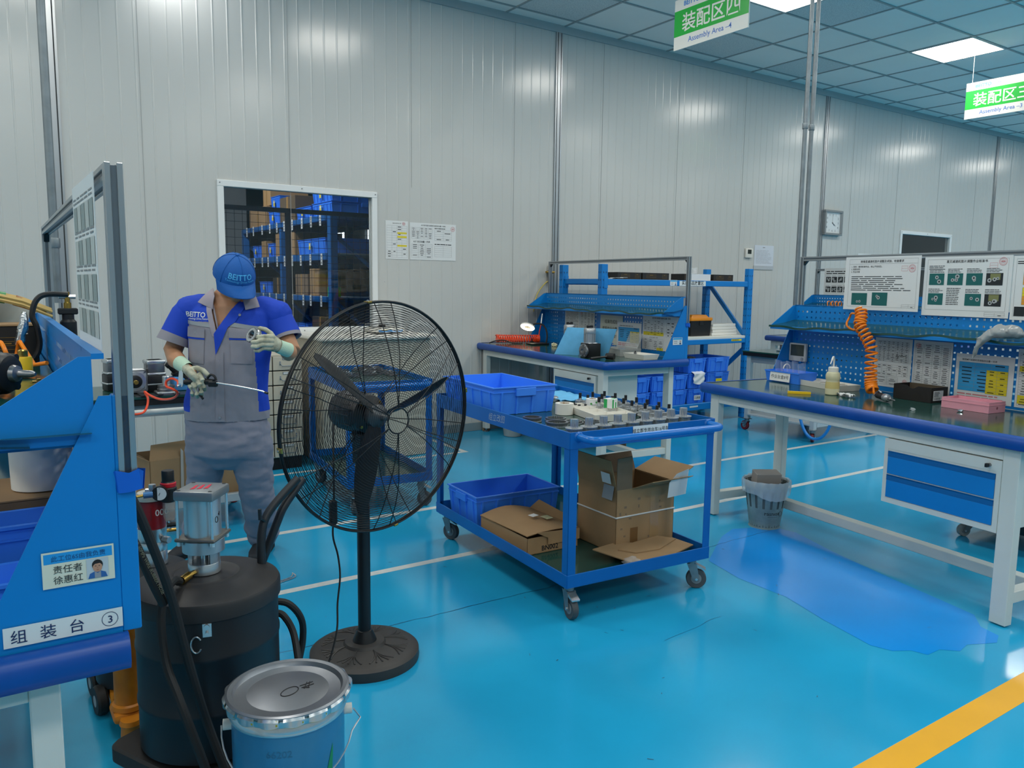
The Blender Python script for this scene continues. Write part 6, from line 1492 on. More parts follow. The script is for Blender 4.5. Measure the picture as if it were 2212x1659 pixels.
def left_bench_parts():
    z = .839
    def motor(label, x, y, rz, kind):
        t = thing('gear_motor', label, 'gear motor', (x, y, z), rz)
        if kind == 0:                           # flange facing the viewer
            g = G(); g.box(-.065, .065, -.012, .0, .012, .142, ALUC, .016, 2); g.lathe([(.057, 0), (.057, .006), (.040, .008)], STEEL, o=(0, -.012, .077), ax=(0, -1, 0), n=32); g.lathe([(.039, .0), (.036, .006), (.022, .010)], BLACKM, o=(0, -.018, .077), ax=(0, -1, 0), n=28)
            for a in range(4): q = pi/4+a*pi/2; g.cyl((.078*cos(q)*.95, -.0125, .077+.078*sin(q)*.95), (.078*cos(q)*.95, -.016, .077+.078*sin(q)*.95), .005, DSTEEL, n=8)
            g.build('flange', t); g = G(); g.lathe([(.013, .02), (.013, .055), (.011, .058)], BRASS, o=(0, -.012, .077), ax=(0, -1, 0), n=18); g.build('shaft', t)
            g = G(); g.box(-.055, .055, .0, .14, .02, .135, ALUC, .01, 2); 
            for k in range(6): g.box(-.058, .058, .02+.02*k, .028+.02*k, .016, .139, ALUC, .002)
            g.box(-.05, .05, .02, .12, 0, .02, BLACKM); g.build('housing', t)
        elif kind == 1:
            g = G(); g.box(-.055, .055, -.05, .05, .0, .10, BLACKM, .006, 2); g.box(-.06, .06, -.055, .055, .04, .05, STEEL, .003); g.build('gearbox', t); g = G(); g.box(-.05, .05, -.045, .045, .101, .19, DSTEEL, .012, 2); g.box(-.054, .054, -.05, .05, .165, .19, STEEL, .008, 2); g.box(-.053, .053, -.049, .049, .10, .115, STEEL, .006, 2); g.build('motor_block', t)
        else:
            g = G(); g.lathe([(.05, 0), (.05, .03), (.047, .034), (.047, .05), (.030, .055)], DSTEEL, n=30); g.box(-.06, .06, -.06, .06, 0, .016, STEEL, .005); g.build('gear_flange', t); g = G(); g.lathe([(.022, .05), (.022, .10), (.018, .105)], STEEL, n=24); g.build('shaft_collar', t)
    motor('gear motor with square silver flange facing out on the wheeled bench, at left', .735, 4.99, -.05, 0)
    motor('upright black and steel gear motor behind the silver flange motor', .86, 5.10, .1, 1)
    motor('flat dark gear flange with shaft collar in front of the upright gear motor', .895, 4.95, 0, 2)
    motor('gear motor partly hidden behind the frame post on the wheeled bench', .66, 5.25, .2, 1)
    t = thing('motor_assembly', 'tilted black and blue motor beside the gloved hand', 'motor', (1.0, 5.08, z), .2); g = G(); M = Matrix.Translation((0, 0, .10)) @ Matrix.Rotation(radians(-40), 4, 'Y'); g.lathe([(.035, -.06), (.042, -.055), (.042, .03), (.03, .035), (.03, .07), (.034, .075), (.034, .095), (.025, .1)], BLACKM, n=26, M=M); g.build('motor_body', t); g = G(); g.box(-.05, .03, -.04, .04, 0.0, .085, mat('light blue cover', '#4c93d2', .5), .008, 2); g.build('blue_cover', t)
    g = G(); 
    for k in range(6): g.box(-.16, .26, -.06+.02*k, -.052+.02*k, 0, .004, DSTEEL)
    for k in range(5): g.box(-.14+.09*k, -.11+.09*k, -.08, .06, .004, .012, BLACKM, .002)
    solo(g, 'slotted_plate', 'dark slotted steel plate at the front of the wheeled bench', 'plate', (.88, 4.925, z))
    for k, (x, y) in enumerate(((.72, 4.93),)): pass
    # cardboard on the lower shelf
    t = thing('cardboard_box', 'open cardboard box on the lower shelf behind the person', 'box', (.92, 5.13, .181), .10); g = G(); a, b, h = .15, .16, .26
    for x0, x1, y0, y1 in ((-a, a, -b, -b+.004), (-a, a, b-.004, b), (-a, -a+.004, -b, b), (a-.004, a, -b, b)): g.box(x0, x1, y0, y1, 0, h, CARD)
    g.box(-a, a, -b, b, 0, .004, CARD); g.build('carton', t); g = G(); g.prism([(-a, 0), (a, 0), (a-.01, .10), (-a+.02, .09)], (0, -b, h), (1, 0, 0), (0, .35, 1), (0, .004, 0), CARD); g.prism([(-b, 0), (b, 0), (b-.02, .1), (-b+.02, .1)], (-a, 0, h), (0, 1, 0), (-.9, 0, .5), (.004, 0, 0), CARD); g.build('flaps', t); g = G(); g.prism([(0, 0), (.018, 0), (.022, .30), (.008, .32)], (.02, -b-.006, 0), (1, 0, 0), (0, 0, 1), (0, .004, 0), mat('shiny tape', '#b9b6ae', .2)); g.build('tape_strip', t)
    t = thing('cardboard_box', 'second cardboard box on the lower shelf, seen between the legs of the person', 'box', (1.24, 5.10, .181), -.05); g = G(); g.box(-.15, .13, -.14, .16, 0, .25, CARD, .003); g.build('carton', t); g = G(); g.box(-.15, .13, -.005, .02, .2501, .2512, mat('shiny tape', '#b9b6ae', .2)); g.build('tape_strip', t)
left_bench_parts()

# a second blue workbench far behind the right one, its end showing beside the boards
B2F = Fr(8.20, 6.45, -.09)
workbench('workbench', 'farthest blue workbench, mostly hidden behind the boards of the right bench', B2F, 2.1, .84, .91, -1, .79, None, plate=False, seed=12)
def b2_things():
    u = Vector((sin(B2F.a), -cos(B2F.a), 0)); v = Vector((0, 0, 1))
    def grid(g, o, u, v, w, h):
        r = random.Random(41); table(g, o+u*.02+v*.012, u, v, w-.04, h-.024, 1, 1, dens=0); dash_lines(g, o+u*.03+v*(h-.08), u, v, w-.08, .05, 2, INK, r)
        for j in range(2):
            for i in range(5): photo(g, o+u*(.03+.09*i)+v*(.03+.12*j), u, v, .075, .07, 3, r); dash_lines(g, o+u*(.03+.09*i)+v*(.105+.12*j), u, v, .075, .012, 1, GREYINK, r)
    sheet('instruction_board', 'small board of ten dark photos on the farthest workbench frame', 'board', B2F.p(.78, -.20, 1.43), u, v, .50, .33, grid)
    sheet('instruction_board', 'board beside the ten-photo board on the farthest workbench, half hidden', 'board', B2F.p(.78, -.72, 1.43), u, v, .50, .33, grid)
    g = G(); g.tube(coil([B2F.p(.60, -.42, 1.31), B2F.p(.60, -.62, 1.31)], .04, 4, 14), .006, ORANGE, n=6); solo(g, 'coiled_air_hose', 'short orange coil on the shelf of the farthest workbench', 'hose')
    z = .846
    t = thing('steel_fixture', 'small steel fixture on the wheeled bench far behind the right bench', 'fixture', (7.0, 5.25, z)); g = G(); g.box(-.07, .07, -.05, .05, 0, .015, STEEL, .003); g.cyl((-.03, 0, .015), (-.03, 0, .07), .03, DSTEEL, n=16); g.build('base', t); g = G(); g.cyl((.04, 0, .015), (.04, 0, .10), .014, STEEL, n=12); g.box(.0, .08, -.012, .012, .085, .10, DSTEEL, .003); g.build('post', t)
b2_things()
def black_trolley():
    t = thing('flat_trolley', 'low black trolley on casters behind the right bench drawers', 'trolley', (5.28, 1.85, 0)); g = G(); g.box(-.36, .36, -.55, .55, .10, .24, mat('black trolley deck', '#15171b', .4), .008, 2); g.build('deck', t)
    for x in (-.30, .30):
        for y in (-.48, .48): caster(t, x, y, .10, 2.6, .038, mat('pale caster wheel', '#8d918f', .5), False)
black_trolley()

# ================================================================ pipes and wall items
def pipe(name, label, x, y, z0, r):
    t = thing('air_pipe', label, 'pipe', (x, y, z0)); g = G(); g.cyl((0, 0, 0), (0, 0, CZ-z0), r, ZINC, n=18); g.build('pipe_tube', t)
    g = G()
    for k in range(2): zz = .25+k*1.3; g.lathe([(r+.004, -.02), (r+.005, -.016), (r+.005, .016), (r+.004, .02)], ZINC, o=(0, 0, zz), n=18)
    g.build('pipe_coupling', t)
pipe('a', 'galvanised air pipe dropping from the ceiling behind the left bench', .285, 3.85, 1.40, .0165)
pipe('b', 'left one of the two air pipes dropping beside the right bench', 4.975, 3.66, 1.10, .0155)
pipe('c', 'right one of the two air pipes dropping beside the right bench', 5.055, 3.665, 1.10, .0155)
def wall_items():
    y = WY-.004; u, v = Vector((1, 0, 0)), Vector((0, 0, 1))
    def left(g, o, u, v, w, h):
        r = random.Random(51); g.text('每日点检作业 表', o+u*w*.5+v*(h-.028), u, v, .012, INK, 'CENTER'); table(g, o+u*.012+v*.015, u, v, w-.024, h-.06, 4, 13, rnd=r, dens=.3)
        for k in (.33, .56, .66): g.quad(o+u*(w*.52)+v*(h*k)+u.cross(v)*.0004, u*(w*.42), v*.017, YEL)
        stamp(g, o+u*(w-.045)+v*(h-.025), u, v, .016)
    sheet('notice_sheet', 'white table sheet with yellow bars on the wall right of the window', 'notice', (3.2, y, 1.727), u, v, .233, .356, left)
    def right(g, o, u, v, w, h):
        r = random.Random(52); g.text('AST系列直交减速机油脂加注量一览表', o+u*w*.5+v*(h-.028), u, v, .016, INK, 'CENTER')
        table(g, o+u*.015+v*.20, u, v, .225, .105, 5, 7, rnd=r, dens=.8); g.text('AST 加注油量一览表', o+u*.125+v*.165, u, v, .02, INK, 'CENTER', .008); table(g, o+u*.015+v*.02, u, v, .225, .13, 3, 8, rnd=r); table(g, o+u*.265+v*.19, u, v, .19, .10, 2, 5, rnd=r, dens=.2); table(g, o+u*.265+v*.035, u, v, .19, .10, 2, 5, rnd=r, dens=.2); dash_lines(g, o+u*.265+v*.145, u, v, .19, .016, 1, INK, r); dash_lines(g, o+u*.265+v*.297, u, v, .12, .014, 1, INK, r); stamp(g, o+u*(w-.035)+v*(h-.045), u, v, .024)
    sheet('notice_sheet', 'wide white sheet of grease tables on the wall right of the window', 'notice', (3.453, y, 1.727), u, v, .502, .35, right)
    def lines(g, o, u, v, w, h): dash_lines(g, o+u*.03+v*.03, u, v, w-.06, h-.09, 11, GREYINK, random.Random(3), .18); dash_lines(g, o+u*w*.42+v*(h-.035), u, v, w*.16, .012, 1, INK)
    sheet('notice_sheet', 'white ruled sheet in a plastic pocket beside the thermostat', 'notice', (8.43, y, 1.785), u, v, .385, .27, lines, m=mat('pale bluish paper', '#ccd1da', .5))
    g = G(); g.box(0, .395, -.006, 0, 0, .05, mat('pocket lip', '#b3b8bd', .3)); g.build('pocket', None); o = bpy.data.objects['pocket']; o.location = (8.425, WY-.004, 1.74); tag(o, 'grey plastic pocket lip under the ruled sheet on the wall', 'pocket')
    sheet('notice_sheet', 'small white card on the wall just above the right bench boards', 'notice', (10.73, y, 1.93), u, v, .33, .09, lambda g, o, u, v, w, h: dash_lines(g, o+u*.07+v*.035, u, v, w-.14, .03, 1, INK, random.Random(4)))
    t = thing('thermostat', 'white wall thermostat with dark screen', 'thermostat', (8.24, WY, 1.885)); g = G(); g.box(0, .13, -.03, -.003, 0, .12, WPLAS, .006, 2); g.build('case', t); g = G(); g.box(.028, .10, -.0315, -.03, .05, .105, mat('lcd dark', '#2d3330', .15)); g.build('screen', t)
    t = thing('wall_clock', 'square grey-framed wall clock showing twenty past four', 'clock', (10.025, WY, 2.42)); fr = mat('grey clock frame', '#8c9091', .35, .4); a, b, k = .205, .172, .03
    g = G()
    for x0, x1, z0, z1 in ((-a, a, b-k, b), (-a, a, -b, -b+k), (-a, -a+k, -b+k, b-k), (a-k, a, -b+k, b-k)): g.box(x0, x1, -.06, -.003, z0, z1, fr, .004)
    g.build('clock_frame', t); g = G(); g.box(-a+k, a-k, -.03, -.004, -b+k, b-k, WHITE)
    for h in range(1, 13): an = radians(90-30*h); rx, rz = .135, .108; c, s = cos(an), sin(an); m = max(abs(c), abs(s)); g.text(str(h), Vector((rx*c/m*(.95 if m == abs(c) else .9), -.0304, rz*s/m-.014)), u, v, .04, INK, 'CENTER', .005)
    g.build('clock_face', t)
    g = G()
    for deg, l, w in ((-40, .06, .006), (-30, .085, .004), (90, .09, .0015)): d = Vector((cos(radians(deg)), 0, sin(radians(deg)))); n = Vector((-d.z, 0, d.x)); g.prism([(-.15, -1), (1, -.5), (1, .5), (-.15, 1)], (0, -.033, 0), d*l, n*w, (0, -.001, 0), INK)
    g.cyl((0, -.036, 0), (0, -.03, 0), .007, INK, n=12); g.build('hands', t)
    g = G(); g.quad((-a+k, -.058, -b+k), (2*a-2*k, 0, 0), (0, 0, 2*b-2*k), mat('clock glass', '#eef2f4', .05, alpha=.12)); g.build('glass', t)
    t = thing('air_regulator', 'small brass and black air valve on the wall joint behind the middle bench', 'regulator', (5.10, WY-.028, 1.52)); g = G(); g.cyl((0, 0, 0), (0, 0, .14), .02, BLACK, n=14); g.cyl((-.05, 0, .12), (.06, 0, .12), .012, BRASS, n=10); g.build('valve_body', t); g = G(); g.cyl((0, 0, .14), (0, 0, .20), .012, BRASS, n=10); g.build('brass_stem', t)
    g = G(); g.tube(smooth_path([(0, 0, .03), (-.06, 0, .0), (-.16, .004, -.12), (-.2, .006, -.3)]), .006, mat('yellow air tube', '#c9b55a', .4), n=6); g.build('air_tube', t)
wall_items()

# ================================================================ the storeroom beyond the windows
def storeroom():
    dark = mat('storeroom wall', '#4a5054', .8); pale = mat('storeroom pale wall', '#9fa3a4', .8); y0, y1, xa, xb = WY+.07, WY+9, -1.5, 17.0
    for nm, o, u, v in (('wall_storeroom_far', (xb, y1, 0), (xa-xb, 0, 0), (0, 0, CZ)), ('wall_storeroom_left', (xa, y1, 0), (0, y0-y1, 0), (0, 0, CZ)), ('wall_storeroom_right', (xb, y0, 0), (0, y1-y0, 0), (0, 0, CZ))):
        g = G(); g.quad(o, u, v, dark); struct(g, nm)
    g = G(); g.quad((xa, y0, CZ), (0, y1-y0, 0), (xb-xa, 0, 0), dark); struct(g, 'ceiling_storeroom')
    g = G(); z = CZ                              # back face of the panel wall, with the window openings
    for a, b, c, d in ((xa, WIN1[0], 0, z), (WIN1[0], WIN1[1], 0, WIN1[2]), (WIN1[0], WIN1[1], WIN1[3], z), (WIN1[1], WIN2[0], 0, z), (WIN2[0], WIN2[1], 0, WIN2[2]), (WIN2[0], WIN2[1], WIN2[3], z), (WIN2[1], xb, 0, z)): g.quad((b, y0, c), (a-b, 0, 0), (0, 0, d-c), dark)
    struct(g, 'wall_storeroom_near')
    g = G(); g.box(1.0, 3.9, 13.9, 13.95, 0, CZ, pale); struct(g, 'wall_storeroom_partition')
    em = mat('daylight window', '#e8f2f6', .5, emit=1.6)
    for k, (x0, x1, z0, z1) in enumerate(((5.35, 5.62, 2.2, 2.55), (5.95, 6.45, 2.25, 2.62), (6.95, 7.5, 2.0, 2.62))):
        w = thing('window_%d' % (k+3), '', 'w', (0, 0, 0)); del w['label']; del w['category']; w['kind'] = 'structure'
        g = G(); g.quad((x1, y1-.03, z0), (x0-x1, 0, 0), (0, 0, z1-z0), em); g.build('pane', w)
        g = G()
        for x in [x0+(x1-x0)*i/6 for i in range(7)]: g.box(x-.008, x+.008, y1-.06, y1-.04, z0-.03, z1+.03, BLACK)
        g.build('window_bars', w)
    l = bpy.data.lights.new('storeroom_fill_light', 'AREA'); l.shape = 'RECTANGLE'; l.size = .3; l.size_y = 4; l.energy = 60; o = bpy.data.objects.new('storeroom_fill_light', l); COL.objects.link(o); o.location = (1.3, 8.6, 4.0)  # added area light out of view, brightens the rack; no visible fixture
    o.rotation_euler = (0, radians(-38), 0)
    # wire mesh partition
    t = thing('mesh_partition', 'black wire mesh partition just behind the window', 'partition', (0, 7.30, 0)); g = G(); bk = mat('dark navy steel', '#1b2536', .5)
    g.box(1.2, 3.4, -.02, .02, 2.13, 2.17, bk); g.box(1.2, 3.4, -.02, .02, .02, .06, bk)
    for x in (1.2, 2.42, 3.38): g.box(x-.02, x+.02, -.022, .022, .0, 2.17, bk)
    g.build('frame', t); g = G()
    for k in range(31): x = 1.24+k*.07; g.cyl((x, 0, .06), (x, 0, 2.13), .0018, bk, n=4)
    for k in range(30): z = .07+k*.07; g.cyl((1.2, .004, z), (3.4, .004, z), .0018, bk, n=4)
    g.build('wire_mesh', t)
    # long rack seen through the window
    t = thing('storeroom_rack', 'blue storeroom rack with white shelf tags seen through the window', 'rack', (0, 0, 0)); rb = mat('storeroom rack blue', '#1c5c9c', .45)
    xf, xr = 3.115, 3.95
    for y in (8.03, 9.62, 11.25):
        for x in (xf, xr): g = G(); g.box(x-.02, x+.06, y-.045, y+.045, .0, 2.2, rb, .004); g.build('post', t)
        g = G(); a = Vector((xf+.04, y, 2.0)); b = Vector((xr, y, 1.35)); g.tube([a, b], .022, rb, n=6); g.tube([Vector((xf+.04, y, 1.3)), Vector((xr, y, .6))], .022, rb, n=6); g.build('brace', t)
    for z0, z1 in ((2.145, 2.205), (1.735, 1.81), (1.29, 1.35), (.75, .82)):
        for x in (xf-.02, xr+.02): g = G(); g.box(x-.015, x+.02, 8.07, 11.2, z0, z1, rb, .004); g.build('beam', t)
        g = G(); g.box(xf, xr+.02, 8.0, 11.25, z1-.012, z1, GREY); g.build('shelf_board', t)
        if z0 > 1:
            r = random.Random(int(z0*100))
            for k in range(10):
                yy = 8.2+k*.3+r.uniform(-.06, .06); g = G(); g.box(xf-.0385, xf-.0375, yy, yy+.05, z0-.05, z0+.07, WHITE)
                for q in range(3): g.quad((xf-.0388, yy+.04, z0-.03+.03*q), (0, -.03, 0), (0, 0, .014), GREYINK)
                g.build('shelf_tag', t)
    def carton(x, y, z, L, W, H, label, m=CARD):
        g = G(); g.box(0, W, 0, L, 0, H, m, .004); g.box(-.0008, W*.5, L*.45, L*.55, 0, H+.001, mat('tan tape', '#a9834f', .3)); solo(g, 'storeroom_carton', label, 'box', (x, y, z), 0)
    def bl(x, y, z, L, W, H, label):
        g = crate_mesh(L, W, H, True); solo(g, 'storeroom_crate', label, 'crate', (x+W/2, y+L/2, z), pi/2, 'blue crates in the storeroom rack')
        u, v = Vector((0, -1, 0)), Vector((0, 0, 1)); q = G(); q.quad((0, 0, 0), u*.05, v*.07, YEL); q.quad((-.0006, -.005, .04), u*.04, v*.02, WHITE); c = COL.objects[-1]; 
        o = q.build('yellow_tag'); o.parent = bpy.data.objects[[o for o in bpy.data.objects.keys() if o.startswith('storeroom_crate')][-1]]; o.matrix_parent_inverse = Matrix.Identity(4); o.rotation_euler = (0, 0, -pi/2); o.location = (.025, W/2+.012, H*.3)
    bl(3.14, 8.06, 2.206, .58, .80, .15, 'nearest blue crate on the top of the storeroom rack'); bl(3.14, 8.06, 2.358, .58, .8, .14, 'blue crate stacked on the nearest top crate in the storeroom')
    bl(3.14, 8.68, 2.206, .5, .7, .14, 'second blue crate along the top of the storeroom rack'); carton(3.14, 9.2, 2.206, .55, .7, .30, 'brown carton wrapped in film on the storeroom rack top', mat('film wrapped carton', '#6f5f4c', .3)); bl(3.14, 9.8, 2.206, .42, .6, .17, 'third blue crate along the storeroom rack top'); bl(3.16, 9.82, 2.378, .36, .5, .18, 'blue crate raised behind the wrapped carton in the storeroom'); carton(3.14, 10.3, 2.206, .75, .6, .26, 'long brown carton at the far end of the storeroom rack top'); carton(3.18, 10.25, 2.468, .3, .5, .22, 'tall pale carton highest on the storeroom rack', mat('pale carton', '#b79263', .8))
    bl(3.14, 8.25, 1.811, .9, .75, .17, 'wide blue crate on the second storeroom shelf'); carton(3.14, 9.25, 1.811, .22, .6, .28, 'brown carton beside the middle post on the second storeroom shelf'); carton(3.14, 9.70, 1.811, .25, .6, .29, 'brown carton past the middle post on the second storeroom shelf'); bl(3.14, 10.0, 1.811, .28, .6, .17, 'blue crate between cartons on the second storeroom shelf'); carton(3.14, 10.34, 1.811, .2, .6, .21, 'narrow brown carton on the second storeroom shelf'); bl(3.14, 10.6, 1.811, .35, .6, .16, 'farthest blue crate on the second storeroom shelf')
    carton(3.14, 8.45, 1.351, .3, .6, .30, 'tall brown carton on the third storeroom shelf'); carton(3.14, 8.82, 1.351, .42, .6, .24, 'wide brown carton on the third storeroom shelf', CARDD); carton(3.14, 9.7, 1.351, .4, .6, .2, 'dark carton on the third storeroom shelf', mat('dark storeroom carton', '#3a332c', .8)); bl(3.14, 10.2, 1.351, .5, .6, .15, 'blue crate on the third storeroom shelf')
    carton(3.14, 8.2, .821, .5, .6, .3, 'dark carton on the lowest visible storeroom shelf', mat('dark storeroom carton', '#3a332c', .8)); bl(3.14, 8.85, .821, .5, .6, .2, 'blue crate on the lowest visible storeroom shelf')
    g = G(); g.box(0, .1, 0, .12, 0, .10, mat('green plastic box', '#2fd03c', .4)); solo(g, 'green_box', 'small bright green box low in the storeroom rack', 'box', (3.12, 8.36, 1.351-.23+.0), 0); 
    o = bpy.data.objects['green_box']; o.location = (3.14, 8.08, 1.351)
storeroom()
# ================================================================ the worker
from mathutils import noise as mnoise
from mathutils.bvhtree import BVHTree
def v3(*a): return Vector(a)
def limb_mesh(secs, n=20, side=(1, 0, 0), capn=3):
    """closed tapered tube: secs = [(centre, a, b)], a along 'side', b across it; rounded ends"""
    P = [Vector(s[0]) for s in secs]; side = Vector(side); rings = []
    T = [(P[min(i+1, len(P)-1)]-P[max(i-1, 0)]).normalized() for i in range(len(P))]
    def ring(c, t, a, b):
        e = (side-t*side.dot(t)); e = e.normalized() if e.length > 1e-4 else t.orthogonal().normalized(); f = t.cross(e)
        return [c+e*a*cos(2*pi*k/n)+f*b*sin(2*pi*k/n) for k in range(n)]
    for q in range(capn):
        a = pi/2*(1-(q+.35)/(capn)); m = (secs[0][1]+secs[0][2])/2*.9; rings.append(ring(P[0]-T[0]*m*sin(a), T[0], secs[0][1]*cos(a), secs[0][2]*cos(a)))
    for i, s in enumerate(secs): rings.append(ring(P[i], T[i], s[1], s[2]))
    for q in range(capn-1, -1, -1):
        a = pi/2*(1-(q+.35)/(capn)); m = (secs[-1][1]+secs[-1][2])/2*.9; rings.append(ring(P[-1]+T[-1]*m*sin(a), T[-1], secs[-1][1]*cos(a), secs[-1][2]*cos(a)))
    return rings
def ellipsoid(c, ax, r, n=20, m=12):
    c = Vector(c); X, Y, Z = [Vector(a) for a in ax]; rings = []
    for j in range(m):
        th = pi*(j+.5)/m; rings.append([c+X*r[0]*sin(th)*cos(2*pi*k/n)+Y*r[1]*sin(th)*sin(2*pi*k/n)-Z*r[2]*cos(th) for k in range(n)])
    return rings
def fuse(parts, voxel, smooth=4):
    """one continuous surface out of overlapping closed lofts"""
    g = G()
    for r in parts: g.loft(r, WHITE)
    o = g.build('fuse_tmp'); bm = bmesh.new(); bm.from_mesh(o.data); bmesh.ops.recalc_face_normals(bm, faces=bm.faces); bm.to_mesh(o.data); bm.free()
    md = o.modifiers.new('r', 'REMESH'); md.mode = 'VOXEL'; md.voxel_size = voxel
    sm = o.modifiers.new('s', 'SMOOTH'); sm.factor = .5; sm.iterations = smooth
    dg = bpy.context.evaluated_depsgraph_get(); me = bpy.data.meshes.new_from_object(o.evaluated_get(dg))
    vs = [v.co.copy() for v in me.vertices]; ns = [v.normal.copy() for v in me.vertices]; fs = [tuple(p.vertices) for p in me.polygons]
    d = o.data; bpy.data.objects.remove(o); bpy.data.meshes.remove(d); bpy.data.meshes.remove(me)
    return vs, ns, fs
def wrinkle(vs, ns, amp, fr, stretch=(1, 1, 1), mask=None, seed=0):
    out = []
    for v, n in zip(vs, ns):
        p = Vector((v.x*stretch[0], v.y*stretch[1], v.z*stretch[2]))*fr+Vector((seed, seed*2.3, 0))
        h = mnoise.noise(p)+.5*mnoise.noise(p*2.1); h = h*abs(h)**.3 if h else 0
        out.append(v+n*(amp*h*(mask(v) if mask else 1)))
    return out
SKIN = mat('skin', '#b98765', .5, noise=.06, nscale=30); SHB = mat('royal blue cotton', '#0b3fb8', .75, bump=.12, bscale=220); SHG = mat('grey cotton', '#8d8a93', .78, bump=.12, bscale=220)
TRG = mat('grey trouser cotton', '#7f8190', .78, bump=.12, bscale=200); COLL = mat('collar grey', '#9a929c', .78, bump=.1, bscale=200); STRIP = mat('grey reflective strip', '#8a9096', .5)
CAPB = mat('cap blue cotton', '#0f5aa8', .7, bump=.2, bscale=260); GLOVE = mat('white knit glove', '#c9c9b4', .85, noise=.35, nscale=22, col2='#8f8d78', bump=.4, bscale=180); GLCUFF = mat('pale green glove cuff', '#b7d2bb', .85, bump=.35, bscale=160)
SHOE = mat('dark grey shoe', '#2c2f34', .7, noise=.2, nscale=30)
def person():
    PX, PY, PA = 1.042, 4.178, radians(-34.09)
    t = thing('person', 'person in blue cap and blue and grey work uniform looking down at a steel gear', 'person', (PX, PY, 0), PA)
    # head frame: bowed forward and turned to the viewer's right
    f = v3(.56, -.64, -.52).normalized(); up = (v3(-.04, 0, 1)-f*f.dot(v3(-.04, 0, 1))).normalized(); sd = f.cross(up).normalized()   # sd: the head's own right = viewer's left
    C = v3(.092, -.085, 1.530); AX = (sd, f, up)
    H = lambda s, a, b: C+sd*s+f*a+up*b
    # ---- body: one continuous skin
    parts = [ellipsoid(C+up*.012-f*.008, AX, (.074, .090, .090)), ellipsoid(H(0, .030, -.052), AX, (.056, .062, .066)), ellipsoid(H(0, .062, -.092), AX, (.030, .026, .022)),
             limb_mesh([(H(0, .086, .010), .009, .008), (H(0, .098, -.018), .012, .010), (H(0, .106, -.034), .016, .010)], 12, sd),
             ellipsoid(H(0, .090, -.064), AX, (.024, .010, .010)), ellipsoid(H(0, .084, .022), AX, (.052, .014, .012)),
             ellipsoid(H(.078, -.008, -.016), AX, (.009, .020, .032)), ellipsoid(H(-.078, -.008, -.016), AX, (.009, .020, .032)),
             ellipsoid(H(.045, .068, -.030), AX, (.024, .020, .024)), ellipsoid(H(-.045, .068, -.030), AX, (.024, .020, .024)),
             limb_mesh([(v3(.045, .035, 1.34), .064, .062), (v3(.05, .015, 1.40), .056, .056), (H(0, -.03, -.06), .056, .058)], 20)]
    torso = [((.045, .012, 1.405), .115, .062), ((.045, -.002, 1.36), .175, .088), ((.045, -.006, 1.28), .175, .108), ((.03, -.012, 1.12), .165, .112), ((.015, 0, .95), .16, .11), ((.0, .005, .82), .17, .115)]
    parts += [limb_mesh(torso, 28)]
    LA = [((-.145, .025, 1.375), .058, .058), ((-.205, .008, 1.27), .052, .052), ((-.258, -.02, 1.145), .047, .047), ((-.215, -.085, 1.105), .046, .044), ((-.150, -.160, 1.082), .034, .031), ((-.118, -.195, 1.072), .028, .024), ((-.07, -.235, 1.045), .034, .016)]
    RA = [((.235, .025, 1.35), .058, .058), ((.295, .0, 1.25), .052, .052), ((.358, -.045, 1.145), .047, .047), ((.362, -.11, 1.150), .044, .043), ((.355, -.180, 1.175), .034, .031), ((.342, -.208, 1.186), .028, .024), ((.310, -.232, 1.208), .016, .030)]
    parts += [limb_mesh(LA, 18, (0, 0, 1)), limb_mesh(RA, 18, (0, 1, 0))]
    parts += [limb_mesh([((-.09, .01, .80), .085, .09), ((-.125, .04, .62), .07, .075), ((-.158, .07, .42), .05, .055), ((-.22, .15, .25), .045, .05), ((-.285, .245, .09), .034, .038), ((-.295, .20, .045), .034, .03)], 16),
              limb_mesh([((.09, .01, .80), .085, .09), ((.11, .04, .62), .07, .075), ((.117, .08, .40), .05, .055), ((.108, .16, .25), .045, .05), ((.097, .25, .09), .034, .038), ((.097, .21, .045), .034, .03)], 16)]
    vs, ns, fs = fuse(parts, .0046, 3)
    g = G(); g.add(vs, fs, SKIN); body = g.build('body', t, sharp=180)
    # face details
    g = G(); ink = mat('dark brow hair', '#1d1714', .7)
    for s in (-1, 1): g.tube([H(s*.016, .0945, .026), H(s*.032, .090, .031), H(s*.05, .078, .026)], [.003, .004, .002], ink, n=6)
    g.build('eyebrows', t)
    g = G()
    for s in (-1, 1): g.loft(ellipsoid(H(s*.031, .078, .004), AX, (.012, .011, .006), 12, 8), mat('eye white', '#d9d2c8', .3)); g.loft(ellipsoid(H(s*.031, .086, .002), AX, (.005, .004, .005), 10, 6), INK)
    g.build('eyes', t)
    g = G(); g.loft(ellipsoid(H(0, .0995, -.062), AX, (.023, .006, .0035), 14, 6), mat('lips', '#8d5548', .5)); g.loft(ellipsoid(H(0, .0985, -.069), AX, (.018, .006, .004), 14, 6), mat('lips', '#8d5548', .5)); g.build('lips', t)
    # hair at the sides and back under the cap
    hv, hn, hf = fuse([ellipsoid(C+up*.002-f*.014, AX, (.081, .094, .094), 28, 18)], .004, 2); keep = []
    for q in hf:
        c = sum((hv[i] for i in q), Vector())/len(q)-C; a, b, s = c.dot(f), c.dot(up), c.dot(sd)
        if b > -.055 and not (a > .035 and b < .05) and b < .055: keep.append(q)
    g = G(); g.add(hv, keep, mat('black hair', '#161312', .7, bump=.5, bscale=300)); g.build('hair', t)
    # cap
    rings = []; N = 40
    er = lambda az: (.098, .116)
    for j in range(13):
        el = radians(-6+96*j/12.2); rings.append([C+up*(.002+.108*sin(el))+sd*(.100*cos(el)*cos(2*pi*k/N))+f*((.114 if sin(2*pi*k/N) > 0 else .104)*cos(el)*sin(2*pi*k/N)-.006) for k in range(N)])
